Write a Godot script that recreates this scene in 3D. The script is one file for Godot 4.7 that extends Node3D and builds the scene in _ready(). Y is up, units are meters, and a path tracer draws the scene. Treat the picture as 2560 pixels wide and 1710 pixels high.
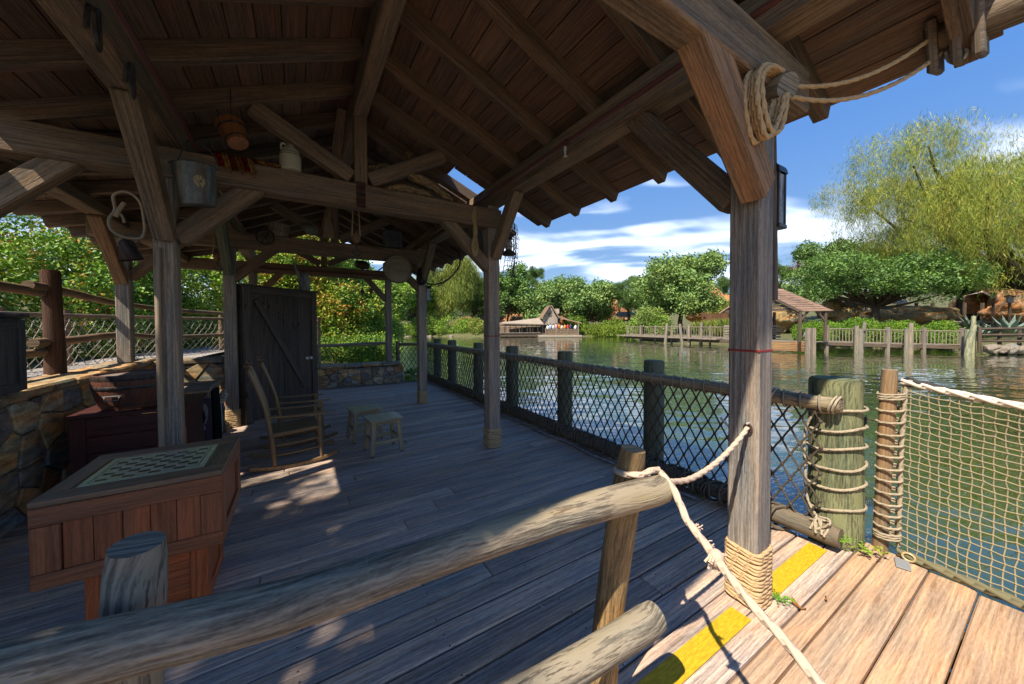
extends Node3D
# A covered wooden boat landing beside a river, built in metres: y is up, the deck's top is y = 0,
# the building's long side runs along -z and its deck boards along x.

const F := 870.0          # focal length in pixels of a 2560 x 1710 picture
const CX := 1280.0
const CY := 828.0
const EYE := Vector3(0, 1.65, 0)
const WATER_Y := -0.45
var cam_right: Vector3
var cam_up: Vector3
var cam_fwd: Vector3
var rng := RandomNumberGenerator.new()
var mats := {}
var tex := {}
var names := {}

# ---------------------------------------------------------------- mesh builder
class MB:
	var v := PackedVector3Array()
	var n := PackedVector3Array()
	var uv := PackedVector2Array()
	var c := PackedColorArray()
	var ix := PackedInt32Array()
	var col := Color(1, 1, 1)
	var uo := 0.0
	var vo := 0.0

	func poly(pts: Array, nor: Vector3, uvs: Array = []):
		var k := v.size()
		var m := pts.size()
		var cr: Vector3 = (pts[1] - pts[0]).cross(pts[2] - pts[0])
		var flip := cr.dot(nor) > 0.0
		for i in m:
			v.append(pts[i]); n.append(nor); c.append(col)
			uv.append(uvs[i] if uvs.size() > i else Vector2.ZERO)
		for i in range(1, m - 1):
			if flip:
				ix.append(k); ix.append(k + i + 1); ix.append(k + i)
			else:
				ix.append(k); ix.append(k + i); ix.append(k + i + 1)

	# chamfered box; the grain runs along the basis' x
	func box(ctr: Vector3, b: Basis, size: Vector3, bev := 0.004):
		var h := size * 0.5
		bev = minf(bev, minf(h.x, minf(h.y, h.z)) * 0.6)
		var P := []
		for sx in [-1.0, 1.0]:
			for sy in [-1.0, 1.0]:
				for sz in [-1.0, 1.0]:
					var a := Vector3(sx * h.x, sy * (h.y - bev), sz * (h.z - bev))
					var d := Vector3(sx * (h.x - bev), sy * h.y, sz * (h.z - bev))
					var e := Vector3(sx * (h.x - bev), sy * (h.y - bev), sz * h.z)
					P.append([a, d, e])
		var faces := []
		faces.append([[P[0][0], P[1][0], P[3][0], P[2][0]], Vector3(-1, 0, 0)])
		faces.append([[P[4][0], P[5][0], P[7][0], P[6][0]], Vector3(1, 0, 0)])
		faces.append([[P[0][1], P[1][1], P[5][1], P[4][1]], Vector3(0, -1, 0)])
		faces.append([[P[2][1], P[3][1], P[7][1], P[6][1]], Vector3(0, 1, 0)])
		faces.append([[P[0][2], P[2][2], P[6][2], P[4][2]], Vector3(0, 0, -1)])
		faces.append([[P[1][2], P[3][2], P[7][2], P[5][2]], Vector3(0, 0, 1)])
		for ii in 2:
			var s := -1.0 if ii == 0 else 1.0
			for jj in 2:
				var t := -1.0 if jj == 0 else 1.0
				# edges along z: x sign s, y sign t
				var i0 := ii * 4 + jj * 2
				faces.append([[P[i0][0], P[i0 + 1][0], P[i0 + 1][1], P[i0][1]], Vector3(s, t, 0).normalized()])
				# edges along y: x sign s, z sign t
				i0 = ii * 4 + jj
				faces.append([[P[i0][0], P[i0 + 2][0], P[i0 + 2][2], P[i0][2]], Vector3(s, 0, t).normalized()])
				# edges along x: y sign s, z sign t
				i0 = ii * 2 + jj
				faces.append([[P[i0][1], P[i0 + 4][1], P[i0 + 4][2], P[i0][2]], Vector3(0, s, t).normalized()])
		for i in 8:
			var sg := Vector3(1 if i & 4 else -1, 1 if i & 2 else -1, 1 if i & 1 else -1)
			faces.append([[P[i][0], P[i][1], P[i][2]], sg.normalized()])
		for f in faces:
			var nn: Vector3 = f[1]
			var pts := []
			var us := []
			for p in f[0]:
				pts.append(ctr + b * p)
				if absf(nn.x) > 0.9:
					us.append(Vector2((p.y * 0.35 + uo) / 2.0, (p.z + vo) / 0.5))
				elif absf(nn.y) >= absf(nn.z):
					us.append(Vector2((p.x + uo) / 2.0, (p.z + vo) / 0.5))
				else:
					us.append(Vector2((p.x + uo) / 2.0, (p.y + vo + 0.21) / 0.5))
			poly(pts, (b * nn).normalized(), us)

	# beam from a to b; w across, t along up
	func beam(a: Vector3, b: Vector3, w: float, t: float, up := Vector3.UP, bev := 0.006):
		var x := (b - a).normalized()
		if absf(x.dot(up)) > 0.99:
			up = Vector3(0, 0, 1)
		var z := x.cross(up).normalized()
		var y := z.cross(x).normalized()
		box((a + b) * 0.5, Basis(x, y, z), Vector3(a.distance_to(b), t, w), bev)

	# tube through points; lobes > 0 gives a laid rope of that many strands
	func tube(pts: PackedVector3Array, rad: Variant, sides := 8, caps := true, lobes := 0, lay := 0.0, depth := 0.22):
		var m := pts.size()
		if m < 2:
			return
		var t0 := (pts[1] - pts[0]).normalized()
		var ref := Vector3.UP if absf(t0.y) < 0.9 else Vector3.RIGHT
		var nx := t0.cross(ref).normalized()
		var k := v.size()
		var s := 0.0
		var rr := 0.0
		for i in m:
			var t: Vector3
			if i == 0:
				t = t0
			elif i == m - 1:
				t = (pts[i] - pts[i - 1]).normalized()
			else:
				t = (pts[i + 1] - pts[i - 1]).normalized()
			if i > 0:
				s += pts[i].distance_to(pts[i - 1])
			nx = (nx - t * nx.dot(t)).normalized()
			var ny := t.cross(nx)
			rr = rad[i] if rad is Array or rad is PackedFloat32Array else rad
			for j in sides + 1:
				var a := TAU * j / sides
				var d := nx * cos(a) + ny * sin(a)
				var r := rr
				var nd := d
				if lobes > 0:
					var ph := (a * lobes - s * lay) * 0.5
					var sn := sin(ph)
					r = rr * (1.0 - depth + depth * absf(sn) * 1.3)
					var g := rr * 1.3 * depth * cos(ph) * signf(sn)
					nd = (d - t.cross(d) * (g * lobes * 0.5 / r) + t * (g * lay * 0.5)).normalized()
				v.append(pts[i] + d * r); n.append(nd); c.append(col)
				uv.append(Vector2((s + uo) / 2.0, (rr * a + vo) / 0.5))
		var w := sides + 1
		for i in m - 1:
			for j in sides:
				var a := k + i * w + j
				ix.append(a); ix.append(a + w); ix.append(a + 1)
				ix.append(a + 1); ix.append(a + w); ix.append(a + w + 1)
		if caps:
			for e in 2:
				var i := 0 if e == 0 else m - 1
				var nor := -t0 if e == 0 else (pts[m - 1] - pts[m - 2]).normalized()
				var pl := []
				var us := []
				for j in sides:
					pl.append(v[k + i * w + j])
					var q: Vector3 = v[k + i * w + j] - pts[i]
					us.append(Vector2((q.x * 0.3 + uo) / 2.0, (q.y + q.z + vo) / 0.5))
				poly(pl, nor, us)

	func lathe(prof: Array, ctr: Vector3, b := Basis.IDENTITY, sides := 20, a0 := 0.0, a1 := TAU):
		var k := v.size()
		var m := prof.size()
		for i in m:
			var p: Vector2 = prof[i]
			var q0: Vector2 = prof[maxi(i - 1, 0)]
			var q1: Vector2 = prof[mini(i + 1, m - 1)]
			var tg := (q1 - q0).normalized()
			var nr := Vector2(tg.y, -tg.x)
			for j in sides + 1:
				var a := lerpf(a0, a1, float(j) / sides)
				var d := Vector3(cos(a), 0, sin(a))
				v.append(ctr + b * (d * p.x + Vector3(0, p.y, 0)))
				n.append((b * (d * nr.x + Vector3(0, nr.y, 0))).normalized())
				c.append(col)
				uv.append(Vector2((p.y + uo) / 2.0, (a * maxf(p.x, 0.05) + vo) / 0.5))
		var w := sides + 1
		for i in m - 1:
			for j in sides:
				var q := k + i * w + j
				ix.append(q); ix.append(q + 1); ix.append(q + w)
				ix.append(q + 1); ix.append(q + w + 1); ix.append(q + w)

	func ball(ctr: Vector3, r: Vector3, lat := 8, lon := 12, b := Basis.IDENTITY):
		var prof := []
		for i in lat + 1:
			var a := PI * i / lat - PI / 2
			prof.append(Vector2(cos(a), sin(a)))
		lathe(prof, ctr, b * Basis.from_scale(r), lon)

	# lump: a ball pushed about by noise
	func lump(ctr: Vector3, r: Vector3, no: FastNoiseLite, amp: float, lat := 10, lon := 16):
		var k := v.size()
		for i in lat + 1:
			var t := PI * i / lat - PI / 2
			for j in lon + 1:
				var a := TAU * j / lon
				var d := Vector3(cos(t) * cos(a), sin(t), cos(t) * sin(a))
				var q := d * r
				var f := 1.0 + amp * no.get_noise_3dv((ctr + q) * 1.0)
				v.append(ctr + q * f); n.append(d); c.append(col); uv.append(Vector2(a, t))
		var w := lon + 1
		var k2 := k
		for i in lat:
			for j in lon:
				var q := k2 + i * w + j
				ix.append(q); ix.append(q + 1); ix.append(q + w)
				ix.append(q + 1); ix.append(q + w + 1); ix.append(q + w)
		# facet normals smoothed
		for i in range(1, lat):
			for j in lon + 1:
				var jj := j % lon
				var a := v[k + i * w + (jj + 1)] - v[k + i * w + (jj - 1 + lon) % lon]
				var e := v[k + (i + 1) * w + jj] - v[k + (i - 1) * w + jj]
				var nn := e.cross(a).normalized()
				if nn.dot(v[k + i * w + j] - ctr) < 0:
					nn = -nn
				n[k + i * w + j] = nn

	# flat convex stone: polygon in the plane (o, u, w), pushed out along nn
	func slab(p2: Array, o: Vector3, u: Vector3, w: Vector3, nn: Vector3, depth: float, bev: float, back := 0.03):
		var ctr := Vector2.ZERO
		for p in p2:
			ctr += p
		ctr /= p2.size()
		var top := []
		var mid := []
		var low := []
		for p in p2:
			var q: Vector2 = p + (ctr - p).normalized() * minf(bev, p.distance_to(ctr) * 0.5)
			top.append(o + u * q.x + w * q.y + nn * depth)
			mid.append(o + u * p.x + w * p.y + nn * (depth - bev * 0.7))
			low.append(o + u * p.x + w * p.y - nn * back)
		var us := []
		for p in p2:
			us.append(Vector2((p.x + uo) / 2.0, (p.y + vo) / 0.5))
		poly(top, nn, us)
		var m := p2.size()
		for i in m:
			var j := (i + 1) % m
			var e: Vector3 = (mid[j] - mid[i]).cross(nn).normalized()
			if e.dot(mid[i] - (o + u * ctr.x + w * ctr.y)) < 0:
				e = -e
			poly([mid[i], mid[j], top[j], top[i]], (e + nn).normalized(), [us[i], us[j], us[j], us[i]])
			poly([low[i], low[j], mid[j], mid[i]], e, [us[i], us[j], us[j], us[i]])

	func mesh() -> ArrayMesh:
		var a := []
		a.resize(Mesh.ARRAY_MAX)
		a[Mesh.ARRAY_VERTEX] = v; a[Mesh.ARRAY_NORMAL] = n; a[Mesh.ARRAY_TEX_UV] = uv
		a[Mesh.ARRAY_COLOR] = c; a[Mesh.ARRAY_INDEX] = ix
		var me := ArrayMesh.new()
		me.add_surface_from_arrays(Mesh.PRIMITIVE_TRIANGLES, a)
		return me

func rf(a: float, b: float) -> float:
	return rng.randf_range(a, b)

func mb(tone := 0.0, hue := 0.0) -> MB:
	var m := MB.new()
	m.uo = rf(0, 20); m.vo = rf(0, 20)
	var t := 1.0 - rf(0, 2 * tone)
	var w := rf(-hue, hue)
	m.col = Color(t * (1 + w), t, t * (1 - w))
	return m

func pv(a: Array) -> PackedVector3Array:
	return PackedVector3Array(a)

# smooth curve through points (Catmull-Rom)
func curve(p: Array, step: float) -> PackedVector3Array:
	var out := PackedVector3Array()
	for i in p.size() - 1:
		var p0: Vector3 = p[maxi(i - 1, 0)]
		var p1: Vector3 = p[i]
		var p2: Vector3 = p[i + 1]
		var p3: Vector3 = p[mini(i + 2, p.size() - 1)]
		var k := maxi(1, int(ceil(p1.distance_to(p2) / step)))
		for j in k:
			out.append(p1.cubic_interpolate(p2, p0, p3, float(j) / k))
	out.append(p[-1])
	return out

func sag(a: Vector3, b: Vector3, drop: float, step: float) -> PackedVector3Array:
	var out := PackedVector3Array()
	var k := maxi(2, int(ceil(a.distance_to(b) / step)))
	for i in k + 1:
		var t := float(i) / k
		out.append(a.lerp(b, t) - Vector3(0, drop * 4 * t * (1 - t), 0))
	return out

# ---------------------------------------------------------------- scene helpers
func numbered(s: String) -> String:
	if not names.has(s):
		names[s] = 0
		return s
	names[s] += 1
	return "%s_%03d" % [s, names[s]]

func thing(called: String, label: String, category: String, at := Vector3.ZERO, group := "") -> Node3D:
	var o := Node3D.new()
	o.name = numbered(called)
	add_child(o)
	o.position = at
	o.set_meta("label", label); o.set_meta("category", category)
	if group != "":
		o.set_meta("group", group)
	return o

func structure(called: String) -> Node3D:
	var o := Node3D.new()
	o.name = numbered(called)
	add_child(o)
	o.set_meta("kind", "structure")
	return o

# a part given in world coordinates when the thing only has a position
func part(th: Node3D, called: String, m: MB, ma: Material, local := false, label := "") -> MeshInstance3D:
	var o := MeshInstance3D.new()
	o.name = called
	o.mesh = m.mesh()
	o.material_override = ma
	th.add_child(o, true)
	if not local:
		var q := Vector3.ZERO
		var p: Node = th
		while p != self:
			q += p.position
			p = p.get_parent()
		o.position = -q
	if label != "":
		o.set_meta("label", label)
	return o

func solo(called: String, m: MB, ma: Material, label: String, category: String, group := "") -> MeshInstance3D:
	var o := MeshInstance3D.new()
	o.name = numbered(called)
	o.mesh = m.mesh()
	o.material_override = ma
	add_child(o)
	o.set_meta("label", label); o.set_meta("category", category)
	if group != "":
		o.set_meta("group", group)
	return o

func copy(src: Node3D, label: String, group := "") -> Node3D:
	var c: Node3D = src.duplicate()
	var base := String(src.name)
	c.name = numbered(base)
	add_child(c)
	c.set_meta("label", label)
	if group != "":
		c.set_meta("group", group)
	return c

# a picture position turned into a ray, then into a place
func ray(px: float, py: float) -> Vector3:
	return cam_fwd + cam_right * ((px - CX) / F) - cam_up * ((py - CY) / F)
func at_depth(px: float, py: float, dist: float) -> Vector3:
	return EYE + ray(px, py) * dist
func on_level(px: float, py: float, y: float) -> Vector3:
	var d := ray(px, py)
	return EYE + d * ((y - EYE.y) / d.y)
# the place at that depth below a picture column, on a level
func foot(px: float, dist: float, y: float) -> Vector3:
	var p := at_depth(px, 806.0, dist)
	return Vector3(p.x, y, p.z)

# ---------------------------------------------------------------- textures
func noise_img(w: int, h: int, freq: float, sd: int, oct := 4) -> Image:
	var f := FastNoiseLite.new()
	f.seed = sd; f.frequency = freq; f.fractal_octaves = oct
	f.noise_type = FastNoiseLite.TYPE_SIMPLEX_SMOOTH
	var im := f.get_seamless_image(w, h, false, false, 0.15, true)
	im.convert(Image.FORMAT_L8)
	return im

func stretched(w: int, h: int, W: int, H: int, freq: float, sd: int, oct := 4) -> PackedByteArray:
	var im := noise_img(w, h, freq, sd, oct)
	im.resize(W, H, Image.INTERPOLATE_CUBIC)
	return im.get_data()

func put_tex(key: String, W: int, H: int, data: PackedByteArray, bump: PackedByteArray, bump_scale: float):
	var im := Image.create_from_data(W, H, false, Image.FORMAT_RGB8, data)
	tex[key] = ImageTexture.create_from_image(im)
	if bump.size() > 0:
		var b := Image.create_from_data(W, H, false, Image.FORMAT_L8, bump)
		b.bump_map_to_normal_map(bump_scale)
		tex[key + "_n"] = ImageTexture.create_from_image(b)

func make_wood(key: String, sd: int, rings: float, contrast: float, patch: float, bump_scale: float, len_px := 48):
	var W := 1024
	var H := 512
	var a := stretched(len_px, 512, W, H, 0.05, sd, 4)
	var b := stretched(256, 512, W, H, 0.11, sd + 1, 3)
	var g := stretched(64, 128, W, H, 0.03, sd + 2, 4)
	var fine := stretched(512, 512, W, H, 0.2, sd + 3, 2)
	# knots bend the rings
	var r2 := RandomNumberGenerator.new()
	r2.seed = sd
	var kn := []
	for i in 7:
		kn.append(Vector3(r2.randf() * W, r2.randf() * H, r2.randf_range(5, 12)))
	var d := PackedByteArray()
	d.resize(W * H * 3)
	var bu := PackedByteArray()
	bu.resize(W * H)
	var i := 0
	for y in H:
		for x in W:
			var s := a[i] / 255.0
			var t := b[i] / 255.0
			var bl := g[i] / 255.0
			var ph := y * rings / H + bl * rings * 0.09
			var kd := 0.0
			for k in kn:
				var dx: float = (x - k.x) * 0.22
				var dy: float = y - k.y
				var q: float = (dx * dx + dy * dy) / (k.z * k.z)
				if q < 12.0:
					ph += 1.6 * exp(-q * 0.35)
					kd = maxf(kd, exp(-q * 1.6))
			var rg := 0.5 + 0.5 * sin(ph * TAU)
			rg = rg * rg
			var val := 0.5 + contrast * ((s - 0.5) * 0.75 + (t - 0.5) * 0.4 + (rg - 0.4) * 0.17 + (bl - 0.5) * 0.35 + (fine[i] / 255.0 - 0.5) * 0.25)
			val = val * (1.0 - kd * 0.55)
			var lum := clampf(0.54 + val * 0.64, 0.1, 1.0)
			var warm := (bl - 0.5) * 0.12 + kd * 0.06
			var pr := 1.0
			if patch > 0.0:
				var e := clampf((bl + (t - 0.5) * 0.35 - 0.56) * 9.0, 0.0, 1.0)
				pr = 1.0 + patch * e
			lum = minf(lum * pr, 1.0)
			d[i * 3] = int(clampf(lum * (1.0 + warm), 0, 1) * 255)
			d[i * 3 + 1] = int(lum * 255)
			d[i * 3 + 2] = int(clampf(lum * (1.0 - warm), 0, 1) * 255)
			bu[i] = int(clampf(0.5 + (s - 0.5) * 0.5 + (rg - 0.4) * 0.14 + (t - 0.5) * 0.35 - kd * 0.2, 0, 1) * 255)
			i += 1
	put_tex(key, W, H, d, bu, bump_scale)

func make_grain(key: String, sd: int, f1: float, f2: float, amt: float, tint: float, bump_scale: float):
	var W := 512
	var a := noise_img(W, W, f1, sd, 5).get_data()
	var b := noise_img(W, W, f2, sd + 5, 3).get_data()
	var g := noise_img(W, W, f1 * 0.5, sd + 9, 3).get_data()
	var d := PackedByteArray()
	d.resize(W * W * 3)
	var bu := PackedByteArray()
	bu.resize(W * W)
	for i in W * W:
		var l := clampf(0.78 + amt * ((a[i] / 255.0 - 0.5) + 0.7 * (b[i] / 255.0 - 0.5)), 0.05, 1.0)
		var w := tint * (g[i] / 255.0 - 0.5)
		d[i * 3] = int(clampf(l * (1 + w), 0, 1) * 255)
		d[i * 3 + 1] = int(l * 255)
		d[i * 3 + 2] = int(clampf(l * (1 - w), 0, 1) * 255)
		bu[i] = int((a[i] * 0.6 + b[i] * 0.4))
	put_tex(key, W, W, d, bu, bump_scale)

func mat(key: String, lin: Color, rough: float, t := "", nscale := 1.0, spec := 0.4, vcol := true) -> StandardMaterial3D:
	if mats.has(key):
		return mats[key]
	var m := StandardMaterial3D.new()
	m.albedo_color = lin.linear_to_srgb()
	m.roughness = rough
	m.metallic_specular = spec
	m.vertex_color_use_as_albedo = vcol
	if t != "":
		m.albedo_texture = tex[t]
		if tex.has(t + "_n") and nscale > 0.0:
			m.normal_enabled = true
			m.normal_texture = tex[t + "_n"]
			m.normal_scale = nscale
	mats[key] = m
	return m

func leaf_mat(key: String) -> StandardMaterial3D:
	if mats.has(key):
		return mats[key]
	var m := StandardMaterial3D.new()
	m.albedo_color = Color.WHITE
	m.vertex_color_use_as_albedo = true
	m.roughness = 0.55
	m.metallic_specular = 0.35
	m.cull_mode = BaseMaterial3D.CULL_DISABLED
	m.backlight_enabled = true
	m.backlight = Color(0.5, 0.55, 0.2)
	mats[key] = m
	return m

# ---------------------------------------------------------------- camera, sky, sun
func make_camera():
	var yaw := deg_to_rad(31.55)
	var pitch := deg_to_rad(1.25)
	var roll := deg_to_rad(0.3)
	cam_fwd = Vector3(sin(yaw) * cos(pitch), -sin(pitch), -cos(yaw) * cos(pitch))
	var rt := Vector3(cos(yaw), 0, sin(yaw))
	var up := rt.cross(cam_fwd)
	cam_right = rt * cos(roll) - up * sin(roll)
	cam_up = up * cos(roll) + rt * sin(roll)
	var cam := Camera3D.new()
	cam.name = "camera"
	cam.projection = Camera3D.PROJECTION_FRUSTUM
	cam.near = 0.05
	cam.far = 2000.0
	cam.size = 0.05 * 1710.0 / F
	cam.frustum_offset = Vector2(0, -0.05 * (855.0 - CY) / F)
	cam.transform = Transform3D(Basis(cam_right, cam_up, -cam_fwd), EYE)
	add_child(cam)
	cam.current = true

func make_sky_and_sun():
	var W := 2048
	var H := 1024
	var data := PackedByteArray()
	data.resize(W * H * 4)
	var f := FastNoiseLite.new()
	f.seed = 11; f.frequency = 1.0; f.fractal_octaves = 5; f.noise_type = FastNoiseLite.TYPE_SIMPLEX_SMOOTH
	var f2 := FastNoiseLite.new()
	f2.seed = 4; f2.frequency = 1.0; f2.fractal_octaves = 4; f2.noise_type = FastNoiseLite.TYPE_SIMPLEX_SMOOTH
	# a low bank of cloud ahead over the far shore
	var bank := ray(1440, 560).normalized()
	for y in H / 2:
		var el := PI * (0.5 - (y + 0.5) / H)
		var sy := sin(el)
		var cy := cos(el)
		for x in W:
			var az := TAU * (x + 0.5) / W
			# Godot's panorama: u = 0.5 looks towards -z
			var d := Vector3(-sin(az) * cy, sy, cos(az) * cy)
			# clouds lie on a sheet overhead
			var k := 1.0 / (sy + 0.10)
			var px := d.x * k
			var pz := d.z * k
			var lr := px * 0.85 + pz * 0.52
			var lq := px * 0.52 - pz * 0.85
			var band := f2.get_noise_2d(lr * 0.22, lq * 0.62 + lr * 0.10)
			var n := f.get_noise_2d(lr * 0.55 + band * 0.5, lq * 1.25 + band)
			var cov := 0.70 * clampf((0.44 - sy) * 4.0, 0.0, 1.0)
			var near := clampf((d.dot(bank) - 0.93) * 13.0, 0.0, 1.0)
			cov += 0.22 * near
			var a := clampf((n * 0.75 + band * 0.45 + cov - 0.42) * 1.9, 0.0, 1.0)
			a = a * a * (3 - 2 * a) * 0.95
			var i := (y * W + x) * 4
			data[i] = 255; data[i + 1] = 252; data[i + 2] = 250
			data[i + 3] = int(a * 255)
	var im := Image.create_from_data(W, H, false, Image.FORMAT_RGBA8, data)
	var sm := ProceduralSkyMaterial.new()
	sm.sky_top_color = Color(0.172, 0.32, 0.52)
	sm.sky_horizon_color = Color(0.415, 0.50, 0.56)
	sm.sky_curve = 0.16
	sm.sky_energy_multiplier = 1.0
	sm.ground_bottom_color = Color(0.22, 0.22, 0.17)
	sm.ground_horizon_color = Color(0.45, 0.55, 0.58)
	sm.sun_angle_max = 4.0
	sm.sky_cover = ImageTexture.create_from_image(im)
	sm.sky_cover_modulate = Color(0.60, 0.595, 0.585, 1.0)
	var sky := Sky.new()
	sky.sky_material = sm
	var env := Environment.new()
	env.background_mode = Environment.BG_SKY
	env.sky = sky
	env.background_energy_multiplier = 1.0
	env.tonemap_mode = Environment.TONE_MAPPER_LINEAR
	env.tonemap_exposure = 3.4
	env.sdfgi_enabled = true
	env.ssao_enabled = true
	env.ssil_enabled = true
	var we := WorldEnvironment.new()
	we.name = "world_environment"
	we.environment = env
	add_child(we)
	var sun := DirectionalLight3D.new()
	sun.name = "sun"
	sun.light_energy = 0.82
	sun.light_angular_distance = 0.55
	sun.light_color = Color(1.0, 0.955, 0.88)
	sun.shadow_enabled = true
	var dir := Vector3(0.70, -1.0, -0.27).normalized()
	sun.transform = Transform3D(Basis.looking_at(dir, Vector3.UP), Vector3(0, 20, 0))
	add_child(sun)

func make_textures():
	make_wood("wood", 21, 26.0, 0.55, 0.0, 1.5)
	make_wood("weathered", 57, 34.0, 0.78, 0.0, 2.6)
	make_wood("peeled", 91, 20.0, 1.05, 0.8, 3.5, 150)
	make_grain("stone", 5, 0.012, 0.09, 0.42, 0.35, 3.0)
	make_grain("scuff", 35, 0.06, 0.3, 0.2, 0.05, 2.0)
	make_grain("grit", 15, 0.05, 0.25, 0.9, 0.2, 6.0)
	make_grain("rust", 25, 0.02, 0.12, 1.1, 0.9, 3.0)
	# water ripples
	var W := 1024
	var a := stretched(256, 1024, W, W, 0.035, 71, 3)
	var b := stretched(400, 1024, W, W, 0.09, 72, 3)
	var bu := PackedByteArray()
	bu.resize(W * W)
	for i in W * W:
		bu[i] = int(a[i] * 0.65 + b[i] * 0.35)
	var im := Image.create_from_data(W, W, false, Image.FORMAT_L8, bu)
	im.bump_map_to_normal_map(9.0)
	tex["ripple_n"] = ImageTexture.create_from_image(im)

# ---------------------------------------------------------------- land and water
var shore: PackedVector2Array
func make_shore():
	var p := PackedVector2Array()
	p.append(Vector2(3.3, 40)); p.append(Vector2(3.3, -10.3)); p.append(Vector2(2.6, -11.2))
	p.append(Vector2(3.2, -15)); p.append(Vector2(5.0, -24))
	for q in [[985, 842, 0], [1040, 841, 0], [1120, 842, 0], [1230, 842, 0], [1330, 842, 0], [1460, 841, 0], [1560, 841, 0]]:
		var w := on_level(q[0], q[1], WATER_Y)
		p.append(Vector2(w.x, w.z))
	for q in [[1600, 42.0], [1760, 36.0], [1900, 31.0], [2060, 28.5], [2250, 27.0], [2420, 25.0], [2450, 22.6], [2560, 22.0], [2800, 21.0]]:
		var w := foot(q[0], q[1], 0)
		p.append(Vector2(w.x, w.z))
	p.append(Vector2(42, 6)); p.append(Vector2(46, 40))
	shore = p

func shore_dist(x: float, z: float) -> float:
	# below zero in the water
	var q := Vector2(x, z)
	var best := 1e9
	for i in shore.size():
		var a := shore[i]
		var b := shore[(i + 1) % shore.size()]
		var c := Geometry2D.get_closest_point_to_segment(q, a, b)
		best = minf(best, c.distance_to(q))
	return -best if Geometry2D.is_point_in_polygon(q, shore) else best

func land_height(x: float, z: float, no: FastNoiseLite) -> float:
	var d := shore_dist(x, z)
	var h: float
	if d < 0:
		h = WATER_Y + maxf(d * 0.5, -1.4) - 0.05
	else:
		h = WATER_Y + minf(d * 0.45, 0.55) + clampf((d - 3.0) * 0.035, 0.0, 1.6) + clampf((d - 38.0) * 0.14, 0.0, 9.0) + no.get_noise_2d(x, z) * 0.12
	# the bank behind the shelter's left side, where the gravel path runs
	if z > -40 and x < 3:
		var t := smoothstep(2.6, -1.4, x)
		if z > -10.6:
			t = smoothstep(-1.9, -2.35, x)
			h = lerpf(-0.9, 0.78, t)
		else:
			var side := lerpf(0.35, 0.78, smoothstep(2.0, -3.0, x))
			h = minf(side, maxf(h, lerpf(WATER_Y - 0.3, side, smoothstep(0.0, 1.4, d))))
		h += clampf((-x - 8.0) * 0.12, 0.0, 1.5)
	return h

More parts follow.
